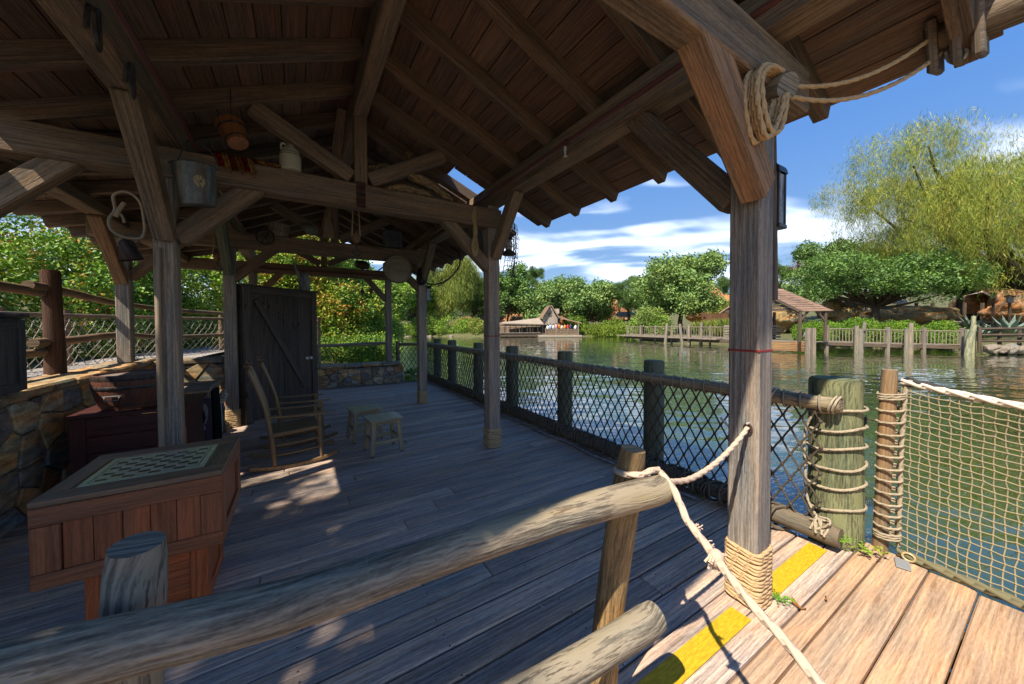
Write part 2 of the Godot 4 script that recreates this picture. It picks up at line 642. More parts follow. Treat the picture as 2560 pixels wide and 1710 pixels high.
func make_ground():
	var no := FastNoiseLite.new()
	no.seed = 3; no.frequency = 0.12
	var xs := PackedFloat32Array()
	var zs := PackedFloat32Array()
	var x := -400.0
	while x <= 600.0:
		xs.append(x)
		x += 0.45 if (x > -4.5 and x < 4.0) else (1.5 if (x > -30 and x < 75) else (6.0 if (x > -80 and x < 160) else 60.0))
	var z := 120.0
	while z >= -900.0:
		zs.append(z)
		z -= 0.6 if (z < 1.0 and z > -16.0) else (1.5 if (z < 12 and z > -75) else (6.0 if (z < 60 and z > -160) else 90.0))
	var m := MB.new()
	var w := xs.size()
	for zz in zs:
		for xx in xs:
			var h := land_height(xx, zz, no)
			m.v.append(Vector3(xx, h, zz)); m.n.append(Vector3.UP); m.c.append(Color(1, 1, 1)); m.uv.append(Vector2(xx * 0.5, zz * 0.5))
	for i in zs.size() - 1:
		for j in w - 1:
			var k := i * w + j
			m.ix.append(k); m.ix.append(k + w); m.ix.append(k + 1)
			m.ix.append(k + 1); m.ix.append(k + w); m.ix.append(k + w + 1)
	for i in range(1, zs.size() - 1):
		for j in range(1, w - 1):
			var k := i * w + j
			var e := m.v[k + 1] - m.v[k - 1]
			var g := m.v[k - w] - m.v[k + w]
			m.n[k] = e.cross(g).normalized() * (1.0 if e.cross(g).y > 0 else -1.0)
	var o := MeshInstance3D.new()
	o.name = "ground"
	o.mesh = m.mesh()
	o.material_override = mat("earth", Color(0.20, 0.20, 0.085), 0.95, "grit", 0.8)
	o.set_meta("kind", "structure")
	add_child(o)
	# gravel path on the bank
	var pm := MB.new()
	var pts := []
	for i in 30:
		var zz := 2.0 - i * 0.9
		var bend := 0.0 if zz > -9 else pow((-9 - zz) * 0.16, 2)
		pts.append([Vector3(-2.3 + bend * 0.55, 0.0, zz), Vector3(-4.35 + bend * 0.55, 0.0, zz - bend * 0.3)])
	for i in pts.size() - 1:
		var a: Vector3 = pts[i][0]
		var b: Vector3 = pts[i][1]
		var c: Vector3 = pts[i + 1][1]
		var d: Vector3 = pts[i + 1][0]
		var q := [a, b, c, d]
		for k in 4:
			q[k] = Vector3(q[k].x, land_height(q[k].x, q[k].z, no) + 0.05, q[k].z)
			q[k].y = maxf(q[k].y, 0.83)
		pm.poly(q, Vector3.UP, [Vector2(a.x, a.z) * 0.7, Vector2(b.x, b.z) * 0.7, Vector2(c.x, c.z) * 0.7, Vector2(d.x, d.z) * 0.7])
	var po := MeshInstance3D.new()
	po.name = "path"
	po.mesh = pm.mesh()
	po.material_override = mat("gravel", Color(0.56, 0.50, 0.45), 0.95, "grit", 1.0)
	po.set_meta("kind", "structure")
	add_child(po)
	# the river
	var wm := MB.new()
	var n1 := FastNoiseLite.new()
	n1.seed = 8; n1.frequency = 0.30; n1.fractal_octaves = 2; n1.noise_type = FastNoiseLite.TYPE_SIMPLEX_SMOOTH
	var n2 := FastNoiseLite.new()
	n2.seed = 9; n2.frequency = 1.25; n2.fractal_octaves = 2; n2.noise_type = FastNoiseLite.TYPE_SIMPLEX_SMOOTH
	var hw := func(x: float, z: float) -> float:
		# wind ripples lie across the view of the far bank
		var u := x * 0.86 + z * 0.5
		var v := z * 0.86 - x * 0.5
		return n1.get_noise_2d(u * 0.7, v * 1.5) * 0.015 + n2.get_noise_2d(u * 0.7, v * 1.6) * 0.0065
	var wx := PackedFloat32Array()
	var q := -40.0
	while q < 260.0:
		wx.append(q)
		q += 4.0 if q < 2.0 else (0.12 if q < 9 else (0.2 if q < 24 else (0.35 if q < 46 else (1.2 if q < 80 else 20.0))))
	var wz := PackedFloat32Array()
	q = 60.0
	while q > -260.0:
		wz.append(q)
		q -= 6.0 if q > 6.0 else (0.12 if q > -13 else (0.2 if q > -32 else (0.35 if q > -64 else (2.0 if q > -90 else 20.0))))
	var ww := wx.size()
	for zz in wz:
		for xx in wx:
			var h: float = hw.call(xx, zz)
			wm.v.append(Vector3(xx, WATER_Y + h, zz))
			var gx: float = (hw.call(xx + 0.05, zz) - h) / 0.05
			var gz: float = (hw.call(xx, zz + 0.05) - h) / 0.05
			wm.n.append(Vector3(-gx, 1, -gz).normalized())
			wm.c.append(Color.WHITE); wm.uv.append(Vector2(xx, zz) / 6.5)
	for a in wz.size() - 1:
		for b in ww - 1:
			var k := a * ww + b
			wm.ix.append(k); wm.ix.append(k + ww); wm.ix.append(k + 1)
			wm.ix.append(k + 1); wm.ix.append(k + ww); wm.ix.append(k + ww + 1)
	var wo := MeshInstance3D.new()
	wo.name = "water"
	wo.mesh = wm.mesh()
	var ma := StandardMaterial3D.new()
	ma.albedo_color = Color(0.026, 0.050, 0.012).linear_to_srgb()
	ma.roughness = 0.03
	ma.metallic_specular = 0.9
	ma.normal_enabled = true
	ma.normal_texture = tex["ripple_n"]
	ma.normal_scale = 0.6
	ma.clearcoat_enabled = true
	ma.clearcoat = 1.0
	ma.clearcoat_roughness = 0.03
	ma.uv1_offset = Vector3(0.3, 0.1, 0)
	wo.material_override = ma
	wo.set_meta("kind", "structure")
	add_child(wo)

# ---------------------------------------------------------------- deck
func make_deck():
	var dk := structure("deck")
	var ma := mat("deck_wood", Color(0.68, 0.505, 0.39), 0.76, "weathered", 1.0, 0.35)
	var z := -0.955
	var k := 0
	while z > -10.1:
		var w := rf(0.150, 0.185)
		var zc := z - w / 2
		var cuts := [-2.1]
		var x := -2.1 + rf(0.6, 3.4)
		while x < 2.9:
			cuts.append(x)
			x += rf(2.4, 4.2)
		cuts.append(3.30 + rf(-0.01, 0.02))
		for i in cuts.size() - 1:
			var m := mb(0.19, 0.05)
			var y := rf(-0.006, 0.0)
			var a := Vector3(cuts[i] + 0.002, y - 0.02, zc)
			var b := Vector3(cuts[i + 1] - 0.002, y - 0.02 + rf(-0.003, 0.003), zc)
			m.beam(a, b, w - 0.012, 0.04, Vector3.UP, 0.006)
			part(dk, "plank", m, ma)
		z -= w
		k += 1
	# nail heads along the joists, and specks of litter
	var nm := MB.new()
	nm.col = Color(1, 1, 1)
	z = -1.02
	while z > -6.5:
		for i in 9:
			var x := -2.0 + i * 0.66
			var c := Vector3(x + rf(-0.012, 0.012), 0.001, z + rf(-0.05, 0.05))
			var hex := []
			for a in 6:
				hex.append(c + Vector3(cos(a * TAU / 6) * 0.0055, 0, sin(a * TAU / 6) * 0.0055))
			nm.poly(hex, Vector3.UP)
		z -= 0.085
	part(dk, "nail_heads", nm, mat("nail", Color(0.05, 0.04, 0.035), 0.6)).set_meta("kind", "stuff")
	var lt := MB.new()
	for i in 90:
		var c := Vector3(rf(-0.6, 3.0), 0.003, rf(-7.0, -1.0))
		var g := rf(0.25, 0.8)
		lt.col = Color(g, g * 0.95, g * 0.85)
		var a := rf(0, TAU)
		var L := rf(0.003, 0.008) if i < 70 else rf(0.015, 0.03)
		var w := rf(0.002, 0.004)
		var e := Vector3(cos(a), 0, sin(a))
		var f := Vector3(-sin(a), 0, cos(a))
		lt.poly([c - e * L, c + f * w, c + e * L + Vector3(0, 0.002, 0), c - f * w], Vector3.UP)
	part(dk, "litter", lt, mat("litter", Color(0.7, 0.65, 0.55), 0.9)).set_meta("kind", "stuff")
	# joists below close the gaps
	for i in 9:
		var m := mb(0.1)
		var x := -2.0 + i * 0.66
		m.beam(Vector3(x, -0.14, -0.9), Vector3(x, -0.14, -10.1), 0.1, 0.19)
		part(dk, "joist", m, mat("joist_wood", Color(0.22, 0.17, 0.125), 0.9, "wood", 0.5))
	var em := mb(0.1)
	em.beam(Vector3(3.28, -0.17, -0.9), Vector3(3.28, -0.17, -10.1), 0.05, 0.24)
	part(dk, "edge_board", em, mat("joist_wood", Color(0.22, 0.17, 0.125), 0.9, "wood", 0.5))
	# the landing boards in front of the shelter
	var la := structure("landing")
	var lm := mat("landing_wood", Color(0.70, 0.44, 0.265), 0.8, "wood", 1.0, 0.3)
	z = -0.82
	var first := true
	while z < 2.5:
		var w := rf(0.195, 0.215)
		if first:
			w = 0.115
			first = false
		var xe := 3.62 - (z + 0.82) * 0.25
		var cuts := [-2.6, rf(-1.2, 0.6), xe + rf(-0.01, 0.01)] if rng.randf() < 0.4 else [-2.6, xe + rf(-0.01, 0.01)]
		for i in cuts.size() - 1:
			var m := mb(0.14, 0.05)
			var y := rf(-0.006, 0.0) - 0.022
			m.beam(Vector3(cuts[i] + 0.003, y, z + w / 2), Vector3(cuts[i + 1] - 0.003, y + rf(-0.003, 0.003), z + w / 2), w - 0.01, 0.04, Vector3.UP, 0.008)
			part(la, "plank", m, lm)
		z += w
	# board that carries the yellow strip
	var m2 := mb(0.02, 0.02)
	m2.beam(Vector3(-2.1, -0.024, -0.888), Vector3(3.5, -0.024, -0.888), 0.128, 0.04, Vector3.UP, 0.004)
	part(la, "plank", m2, ma)
	for i in 6:
		var jm := mb(0.1)
		var x := -2.2 + i * 1.05
		jm.beam(Vector3(x, -0.15, -0.82), Vector3(x, -0.15, 2.5), 0.09, 0.2)
		part(la, "joist", jm, mat("joist_wood", Color(0.22, 0.17, 0.125), 0.9, "wood", 0.5))
	# yellow safety strip in two lengths, either side of the post
	var ym := mat("yellow_strip", Color(1.0, 0.60, 0.02), 0.75, "scuff", 0.6)
	for q in [[-0.4, 2.11], [2.43, 3.22]]:
		var m := mb(0.03)
		m.box(Vector3((q[0] + q[1]) / 2, 0.0035, -0.976), Basis.IDENTITY, Vector3(q[1] - q[0], 0.007, 0.108), 0.002)
		part(la, "safety_strip", m, ym)


# ---------------------------------------------------------------- the shelter
const RIDGE_X := 0.6
const ROOF_NEAR := -0.33
const ROOF_FAR := -10.75
func rafter_bottom(x: float) -> float:
	if x >= RIDGE_X:
		return 3.455 - 0.42 * (x - 2.14)
	if x >= -0.95:
		return 4.102 - 0.42 * (RIDGE_X - x)
	return 3.451 - 0.253 * (-0.95 - x)

func rope_wrap(ctr: Vector3, half: float, y0: float, y1: float, r: float, step := 0.012) -> MB:
	var m := mb(0.06, 0.02)
	var pts := PackedVector3Array()
	var turns := (y1 - y0) / (r * 1.9)
	var n := int(turns * (8 * half) / step)
	for i in n + 1:
		var t := float(i) / n
		var a := t * turns * TAU
		# rounded square
		var cx := cos(a)
		var cz := sin(a)
		var k := pow(pow(absf(cx), 6.0) + pow(absf(cz), 6.0), -1.0 / 6.0)
		var rad := (half + r * 0.8) * minf(k, 1.24)
		pts.append(ctr + Vector3(cx * rad, y0 + r + (y1 - y0) * t + 0.004 * sin(a * 1.7 + 2.0), cz * rad))
	m.tube(pts, r, 12 if r < 0.0118 else 9, true, 3, 95.0, 0.3)
	return m

func wood_post(sh: Node3D, x: float, z: float, y0: float, y1: float, w: float, wrap := 0.0, tape := false, tone := 0.1) -> MeshInstance3D:
	var m := mb(tone * 1.6, 0.06)
	m.beam(Vector3(x, y0, z), Vector3(x, y1, z), w, w, Vector3(0, 0, 1), 0.011)
	var p := part(sh, "post", m, mat("post_wood", Color(0.395, 0.325, 0.26), 0.85, "weathered", 1.0, 0.25))
	if wrap > 0.0:
		var r := rope_wrap(Vector3(x, 0, z), w / 2, y0, y0 + wrap, 0.0115 if z > -2 else 0.012, 0.008 if z > -2 else 0.02)
		part(p, "rope_wrap", r, mat("manila", Color(0.50, 0.345, 0.185), 0.9, "", 0, 0.2))
	if tape:
		var tm := mb()
		var q := w / 2 + 0.001
		tm.col = Color(1, 1, 1)
		tm.box(Vector3(x, 1.487, z), Basis.IDENTITY, Vector3(w + 0.004, 0.017, w + 0.004), 0.004)
		part(p, "red_tape", tm, mat("red_tape", Color(0.24, 0.03, 0.025), 0.6, "", 0, 0.4))
	return p

func make_shelter() -> Node3D:
	var sh := thing("boat_shelter", "open timber shelter with plank roof over grey riverside deck", "shelter", Vector3(0.6, 0, -4.1))
	var dark := mat("beam_wood", Color(0.285, 0.205, 0.14), 0.85, "weathered", 1.0, 0.25)
	var tan := mat("brace_wood", Color(0.37, 0.255, 0.165), 0.85, "weathered", 0.9, 0.25)
	var raf := mat("rafter_wood", Color(0.245, 0.17, 0.12), 0.85, "weathered", 0.9, 0.25)
	var brd := mat("roof_board_wood", Color(0.26, 0.17, 0.122), 0.85, "wood", 0.9, 0.25)
	var red := mat("red_brace_wood", Color(0.42, 0.245, 0.14), 0.85, "weathered", 0.9, 0.25)
	# posts
	var PX := [2.275, 2.21, 2.2]
	var PZ := [-1.015, -4.12, -7.19]
	for i in 3:
		wood_post(sh, PX[i], PZ[i], 0.0, 3.2, 0.165, 0.33 if i == 0 else 0.25, i < 2)
	wood_post(sh, 2.2, -10.32, 0.58, 3.2, 0.16)
	wood_post(sh, -0.95, -4.11, 0.0, 2.9, 0.145, 0.0, false, 0.05)
	wood_post(sh, -0.95, -1.0, 0.0, 3.2, 0.145)
	wood_post(sh, -0.93, -7.19, 0.0, 2.9, 0.165, 0.26)
	wood_post(sh, -0.9, -10.32, 0.58, 2.9, 0.16)
	wood_post(sh, -2.12, -7.18, 1.12, 2.9, 0.15)
	wood_post(sh, -2.12, -4.11, 1.12, 2.9, 0.15)
	# collar board on the left inner post (the doubled timber)
	var cb := mb(0.08)
	cb.beam(Vector3(-1.005, 0.0, -4.015), Vector3(-1.005, 1.02, -4.015), 0.05, 0.05, Vector3(0, 0, 1), 0.02)
	# tie beams
	var tz := [[-0.93, 0.14, 2.62], [-4.11, 0.18, 2.32], [-7.19, 0.18, 2.30], [-10.32, 0.16, 2.36]]
	for i in 4:
		var q = tz[i]
		var m := mb(0.06, 0.03)
		m.beam(Vector3(-2.45, 3.025, q[0]), Vector3(q[2], 3.025, q[0]), q[1], 0.25, Vector3.UP, 0.012)
		part(sh, "tie_beam", m, dark)
	# wall plates
	for q in [[2.24, 3.325, ROOF_NEAR, -4.25], [2.24, 3.325, -4.25, ROOF_FAR], [-0.95, 3.325, ROOF_NEAR, -4.3], [-0.95, 3.325, -4.3, ROOF_FAR], [-2.12, 3.09, -3.9, -5.6], [-2.12, 3.09, -5.6, ROOF_FAR]]:
		var m := mb(0.06, 0.03)
		var h := 0.25 if q[1] > 3.2 else 0.13
		m.beam(Vector3(q[0], q[1], q[2]), Vector3(q[0], q[1], q[3] + 0.004), 0.19, h, Vector3.UP, 0.012)
		part(sh, "wall_plate", m, dark)
	# ridge beam
	for q in [[ROOF_NEAR, -5.4], [-5.4, ROOF_FAR]]:
		var m := mb(0.06, 0.03)
		m.beam(Vector3(RIDGE_X, 4.0, q[0]), Vector3(RIDGE_X, 4.0, q[1] + 0.004), 0.14, 0.27, Vector3.UP, 0.012)
		part(sh, "ridge_beam", m, dark)
	# knee braces: along x under the tie beams, along z under the plates
	var kb := func(a: Vector3, b: Vector3, w: float, t: float, ma: Material):
		var m := mb(0.14, 0.06)
		var e := (b - a).normalized()
		m.beam(a - e * 0.03, b + e * 0.03, w, t, Vector3.UP, 0.01)
		part(sh, "knee_brace", m, ma)
	kb.call(Vector3(2.18, 2.40, -0.95), Vector3(1.58, 2.96, -0.93), 0.13, 0.19, red)
	kb.call(Vector3(2.27, 2.40, -1.12), Vector3(2.25, 3.20, -1.78), 0.13, 0.16, dark)
	kb.call(Vector3(2.14, 2.40, -4.11), Vector3(1.57, 2.93, -4.11), 0.12, 0.14, tan)
	kb.call(Vector3(2.22, 2.55, -4.02), Vector3(2.22, 3.20, -3.50), 0.13, 0.14, tan)
	kb.call(Vector3(2.22, 2.50, -4.22), Vector3(2.22, 3.20, -4.80), 0.13, 0.14, dark)
	kb.call(Vector3(2.14, 2.40, -7.19), Vector3(1.57, 2.93, -7.19), 0.12, 0.14, dark)
	kb.call(Vector3(2.21, 2.55, -7.09), Vector3(2.21, 3.20, -6.50), 0.13, 0.14, dark)
	kb.call(Vector3(2.12, 2.35, -10.32), Vector3(1.62, 2.93, -10.32), 0.12, 0.14, dark)
	kb.call(Vector3(-0.86, 2.42, -4.11), Vector3(-0.33, 2.94, -4.10), 0.12, 0.16, tan)
	kb.call(Vector3(-0.94, 2.42, -4.02), Vector3(-0.95, 3.20, -3.35), 0.13, 0.15, tan)
	kb.call(Vector3(-0.86, 2.42, -7.19), Vector3(-0.33, 2.94, -7.19), 0.12, 0.14, dark)
	kb.call(Vector3(-0.93, 2.50, -7.09), Vector3(-0.94, 3.20, -6.50), 0.13, 0.14, mat("lichen_wood", Color(0.24, 0.24, 0.16), 0.85, "weathered", 0.9, 0.25))
	kb.call(Vector3(-0.84, 2.35, -10.32), Vector3(-0.34, 2.93, -10.32), 0.12, 0.14, red)
	kb.call(Vector3(-2.12, 2.30, -7.10), Vector3(-2.12, 3.02, -6.42), 0.13, 0.14, red)
	kb.call(Vector3(-2.04, 2.36, -7.18), Vector3(-1.50, 2.93, -7.18), 0.12, 0.13, tan)
	kb.call(Vector3(-2.12, 2.36, -4.20), Vector3(-2.12, 3.02, -4.85), 0.13, 0.14, tan)
	kb.call(Vector3(-2.04, 2.36, -4.11), Vector3(-1.50, 2.93, -4.11), 0.12, 0.16, tan)
	# king posts and struts of the three trusses in view
	for i in [1, 2, 3]:
		var z: float = tz[i][0]
		var m := mb(0.06)
		m.beam(Vector3(RIDGE_X, 3.15, z), Vector3(RIDGE_X, 3.87, z), 0.13, 0.13, Vector3(0, 0, 1), 0.01)
		var kp := part(sh, "king_post", m, dark)
		if i == 1:
			var st := mb()
			st.box(Vector3(RIDGE_X - 0.01, 3.03, z + 0.094), Basis.IDENTITY, Vector3(0.09, 0.27, 0.008), 0.002)
			for yy in [2.96, 3.09]:
				st.lathe([Vector2(0.0, 0.014), Vector2(0.012, 0.012), Vector2(0.016, 0.004), Vector2(0.016, 0.0)], Vector3(RIDGE_X - 0.01, yy, z + 0.098), Basis(Vector3.RIGHT, PI / 2), 10)
			part(kp, "iron_strap", st, mat("rusty_iron", Color(0.075, 0.038, 0.028), 0.75, "rust", 1.0, 0.4))
		for s in [-1.0, 1.0]:
			var m2 := mb(0.06)
			m2.beam(Vector3(RIDGE_X + s * 0.09, 3.22, z), Vector3(RIDGE_X + s * 0.94, 3.70, z), 0.12, 0.15, Vector3.UP, 0.01)
			part(sh, "strut", m2, dark)
	var hm := mb(0.05)
	hm.beam(Vector3(0.36, 3.36, -4.22), Vector3(0.44, 3.98, -4.22), 0.09, 0.05, Vector3(0, 0, 1), 0.006)
	part(sh, "hanger_board", hm, raf)
	# rafters
	var z := ROOF_NEAR - 0.01
	while z > ROOF_FAR + 0.05:
		var gap := z < -4.4 and z > -5.1
		for side in [0, 1, 2]:
			var m := mb(0.09, 0.03)
			var a: Vector3
			var b: Vector3
			var up: Vector3
			if side == 0:
				var xe := 2.3 if gap else 3.14
				a = Vector3(RIDGE_X + 0.06, rafter_bottom(RIDGE_X + 0.06) + 0.07, z); b = Vector3(xe, rafter_bottom(xe) + 0.07, z)
			elif side == 1:
				a = Vector3(RIDGE_X - 0.06, rafter_bottom(RIDGE_X - 0.06) + 0.07, z); b = Vector3(-0.97, rafter_bottom(-0.97) + 0.07, z) if z < -4.1 else Vector3(-1.84, rafter_bottom(-0.95) + 0.07 - 0.42 * 0.89, z)
			elif z > -4.0:
				continue
			else:
				a = Vector3(-0.9, rafter_bottom(-0.95) + 0.062, z - 0.085); b = Vector3(-2.86, rafter_bottom(-2.86) + 0.07, z - 0.085)
			m.beam(a, b, 0.085, 0.14, Vector3.UP, 0.006)
			part(sh, "rafter", m, raf)
		z -= 0.62
	# roof boards: they run along z on top of the rafters
	var slope := func(x0: float, x1: float, y0: float, y1: float, cuts: Array, hole: bool):
		var d := Vector3(x1 - x0, y1 - y0, 0)
		var L := d.length()
		d = d.normalized()
		var nn := Vector3(-d.y, d.x, 0)
		if nn.y < 0:
			nn = -nn
		var n := int(round(L / 0.185))
		var w := L / n
		for i in n:
			var c := Vector3(x0, y0, 0) + d * (w * (i + 0.5))
			for j in cuts.size() - 1:
				var za: float = cuts[j] + (rf(-0.5, 0.5) if j > 0 and not hole else 0.0)
				var zb: float = cuts[j + 1]
				if hole and c.x > 1.75 and j == 1:
					continue
				var m := mb(0.13, 0.04)
				m.box(c + nn * 0.011 + Vector3(0, 0, (za + zb) / 2), Basis(Vector3(0, 0, 1), nn, Vector3(0, 0, 1).cross(nn)), Vector3(absf(za - zb) - 0.004, 0.022, w - 0.006), 0.004)
				part(sh, "roof_board", m, brd)
	var off := 0.145
	slope.call(RIDGE_X, 3.2, rafter_bottom(RIDGE_X) + off, rafter_bottom(3.2) + off, [ROOF_NEAR + 0.1, -4.42, -5.05, ROOF_FAR], true)
	slope.call(RIDGE_X, -0.99, rafter_bottom(RIDGE_X) + off, rafter_bottom(-0.95) + off - 0.016, [-4.15, -7.4, ROOF_FAR], false)
	slope.call(RIDGE_X, -1.92, rafter_bottom(RIDGE_X) + off, rafter_bottom(RIDGE_X) + off - 0.42 * 2.52, [ROOF_NEAR + 0.1, -4.15], false)
	slope.call(-0.93, -2.92, rafter_bottom(-0.95) + off + 0.0, rafter_bottom(-2.92) + off, [-4.05, -7.2, ROOF_FAR], false)
	# weatherproof covering over the boards
	var cov := func(x0: float, x1: float, z0: float, z1: float, lift: float):
		var m := mb(0.1)
		var p0 := Vector3(x0, rafter_bottom(x0) + off + lift, (z0 + z1) / 2)
		var p1 := Vector3(x1, rafter_bottom(x1) + off + lift, (z0 + z1) / 2)
		m.beam(p0, p1, absf(z0 - z1), 0.02, Vector3.UP, 0.004)
		part(sh, "roof_covering", m, mat("roof_shingle", Color(0.16, 0.12, 0.09), 0.9, "weathered", 1.0))
	cov.call(RIDGE_X - 0.02, 1.74, ROOF_NEAR + 0.11, ROOF_FAR, 0.045)
	cov.call(1.72, 3.21, ROOF_NEAR + 0.11, -4.42, 0.05)
	cov.call(1.72, 3.21, -5.05, ROOF_FAR, 0.05)
	cov.call(RIDGE_X + 0.02, -0.97, ROOF_NEAR + 0.11, ROOF_FAR, 0.045)
	cov.call(-0.93, -2.94, -4.05, ROOF_FAR, 0.055)
	var ce := mb(0.1)
	ce.beam(Vector3(-0.97, rafter_bottom(-0.97) + off + 0.045, -2.2), Vector3(-1.93, rafter_bottom(-0.95) + off + 0.045 - 0.42 * 0.98, -2.2), 3.9, 0.02, Vector3.UP, 0.004)
	part(sh, "roof_covering", ce, mat("roof_shingle", Color(0.16, 0.12, 0.09), 0.9, "weathered", 1.0))
	# sprinkler pipes
	var pm := mb()
	pm.tube(pv([Vector3(2.0, 3.21, -0.4), Vector3(2.0, 3.21, -10.6)]), 0.019, 10)
	pm.lathe([Vector2(0.028, -0.03), Vector2(0.028, 0.03)], Vector3(2.0, 3.21, -2.36), Basis(Vector3.RIGHT, PI / 2), 10)
	var pp := part(sh, "sprinkler_pipe", pm, mat("pipe_paint", Color(0.10, 0.035, 0.03), 0.45, "", 0, 0.5))
	var sm := mb()
	sm.tube(pv([Vector3(2.0, 3.19, -2.36), Vector3(2.0, 3.15, -2.36)]), 0.013, 8)
	sm.tube(pv([Vector3(2.0, 3.15, -2.36), Vector3(2.0, 3.10, -2.36)]), 0.008, 8)
	sm.lathe([Vector2(0.0, 0.002), Vector2(0.022, 0.0), Vector2(0.0, -0.002)], Vector3(2.0, 3.10, -2.36), Basis.IDENTITY, 10)
	part(pp, "sprinkler_head", sm, mat("steel", Color(0.45, 0.45, 0.44), 0.35, "", 0, 0.6))
	var pl := mb()
	pl.tube(pv([Vector3(-0.72, 3.17, -0.4), Vector3(-0.72, 3.17, -7.6)]), 0.019, 10)
	part(sh, "sprinkler_pipe", pl, mat("pipe_paint", Color(0.10, 0.035, 0.03), 0.45, "", 0, 0.5))
	# pipe run on the far tie beam
	var pf := mb()
	pf.tube(pv([Vector3(-0.9, 3.0, -10.20), Vector3(2.1, 3.0, -10.20)]), 0.018, 8)
	part(sh, "sprinkler_pipe", pf, mat("pipe_paint", Color(0.10, 0.035, 0.03), 0.45, "", 0, 0.5))
	return sh

# ---------------------------------------------------------------- rope fence along the river
func net_diamond(a: Vector3, b: Vector3, y0: float, y1: float, pitch: float, rows: int, r: float, wob: float, bulge := 0.0) -> MB:
	var m := mb(0.05)
	var L := a.distance_to(b)
	var n := int(round(L / pitch))
	var knots := {}
	var side := (b - a).normalized().cross(Vector3.UP)
	var kn := func(i: int, j: int) -> Vector3:
		var key := i * 100 + j
		if not knots.has(key):
			var t := clampf(float(i) / (2 * n), 0.0, 1.0)
			var v := float(j) / rows
			var p := a.lerp(b, t)
			p.y += lerpf(y0, y1, v)
			p += side * (bulge * sin(PI * v) + rf(-wob, wob)) + Vector3(rf(-wob, wob), rf(-wob, wob), rf(-wob, wob))
			knots[key] = p
		return knots[key]
	for i in range(0, 2 * n + 1):
		for j in rows:
			if (i + j) % 2 == 0:
				var p: Vector3 = kn.call(i, j)
				for s in [-1, 1]:
					if i + s >= 0 and i + s <= 2 * n:
						var q: Vector3 = kn.call(i + s, j + 1)
						var mid := (p + q) * 0.5 + Vector3(rf(-wob, wob), rf(-wob, wob), rf(-wob, wob)) * 0.6
						m.tube(pv([p, mid, q]), r, 5, false)
				m.ball(p, Vector3(r * 1.9, r * 1.9, r * 1.9), 4, 6)
	return m

func log_tube(pts: Array, r0: float, r1: float, sides := 14, bump := 0.05, step := 0.09) -> MB:
	var m := mb(0.08, 0.03)
	var c := curve(pts, step)
	var rad := []
	var ph := rf(0, 9)
	for i in c.size():
		var t := float(i) / (c.size() - 1)
		var r := lerpf(r0, r1, t) * (1.0 + bump * sin(t * 9.0 + ph) + rf(-bump, bump) * 0.35)
		if i == 0 or i == c.size() - 1:
			r *= 0.93
		rad.append(r)
	m.tube(c, rad, sides)
	return m

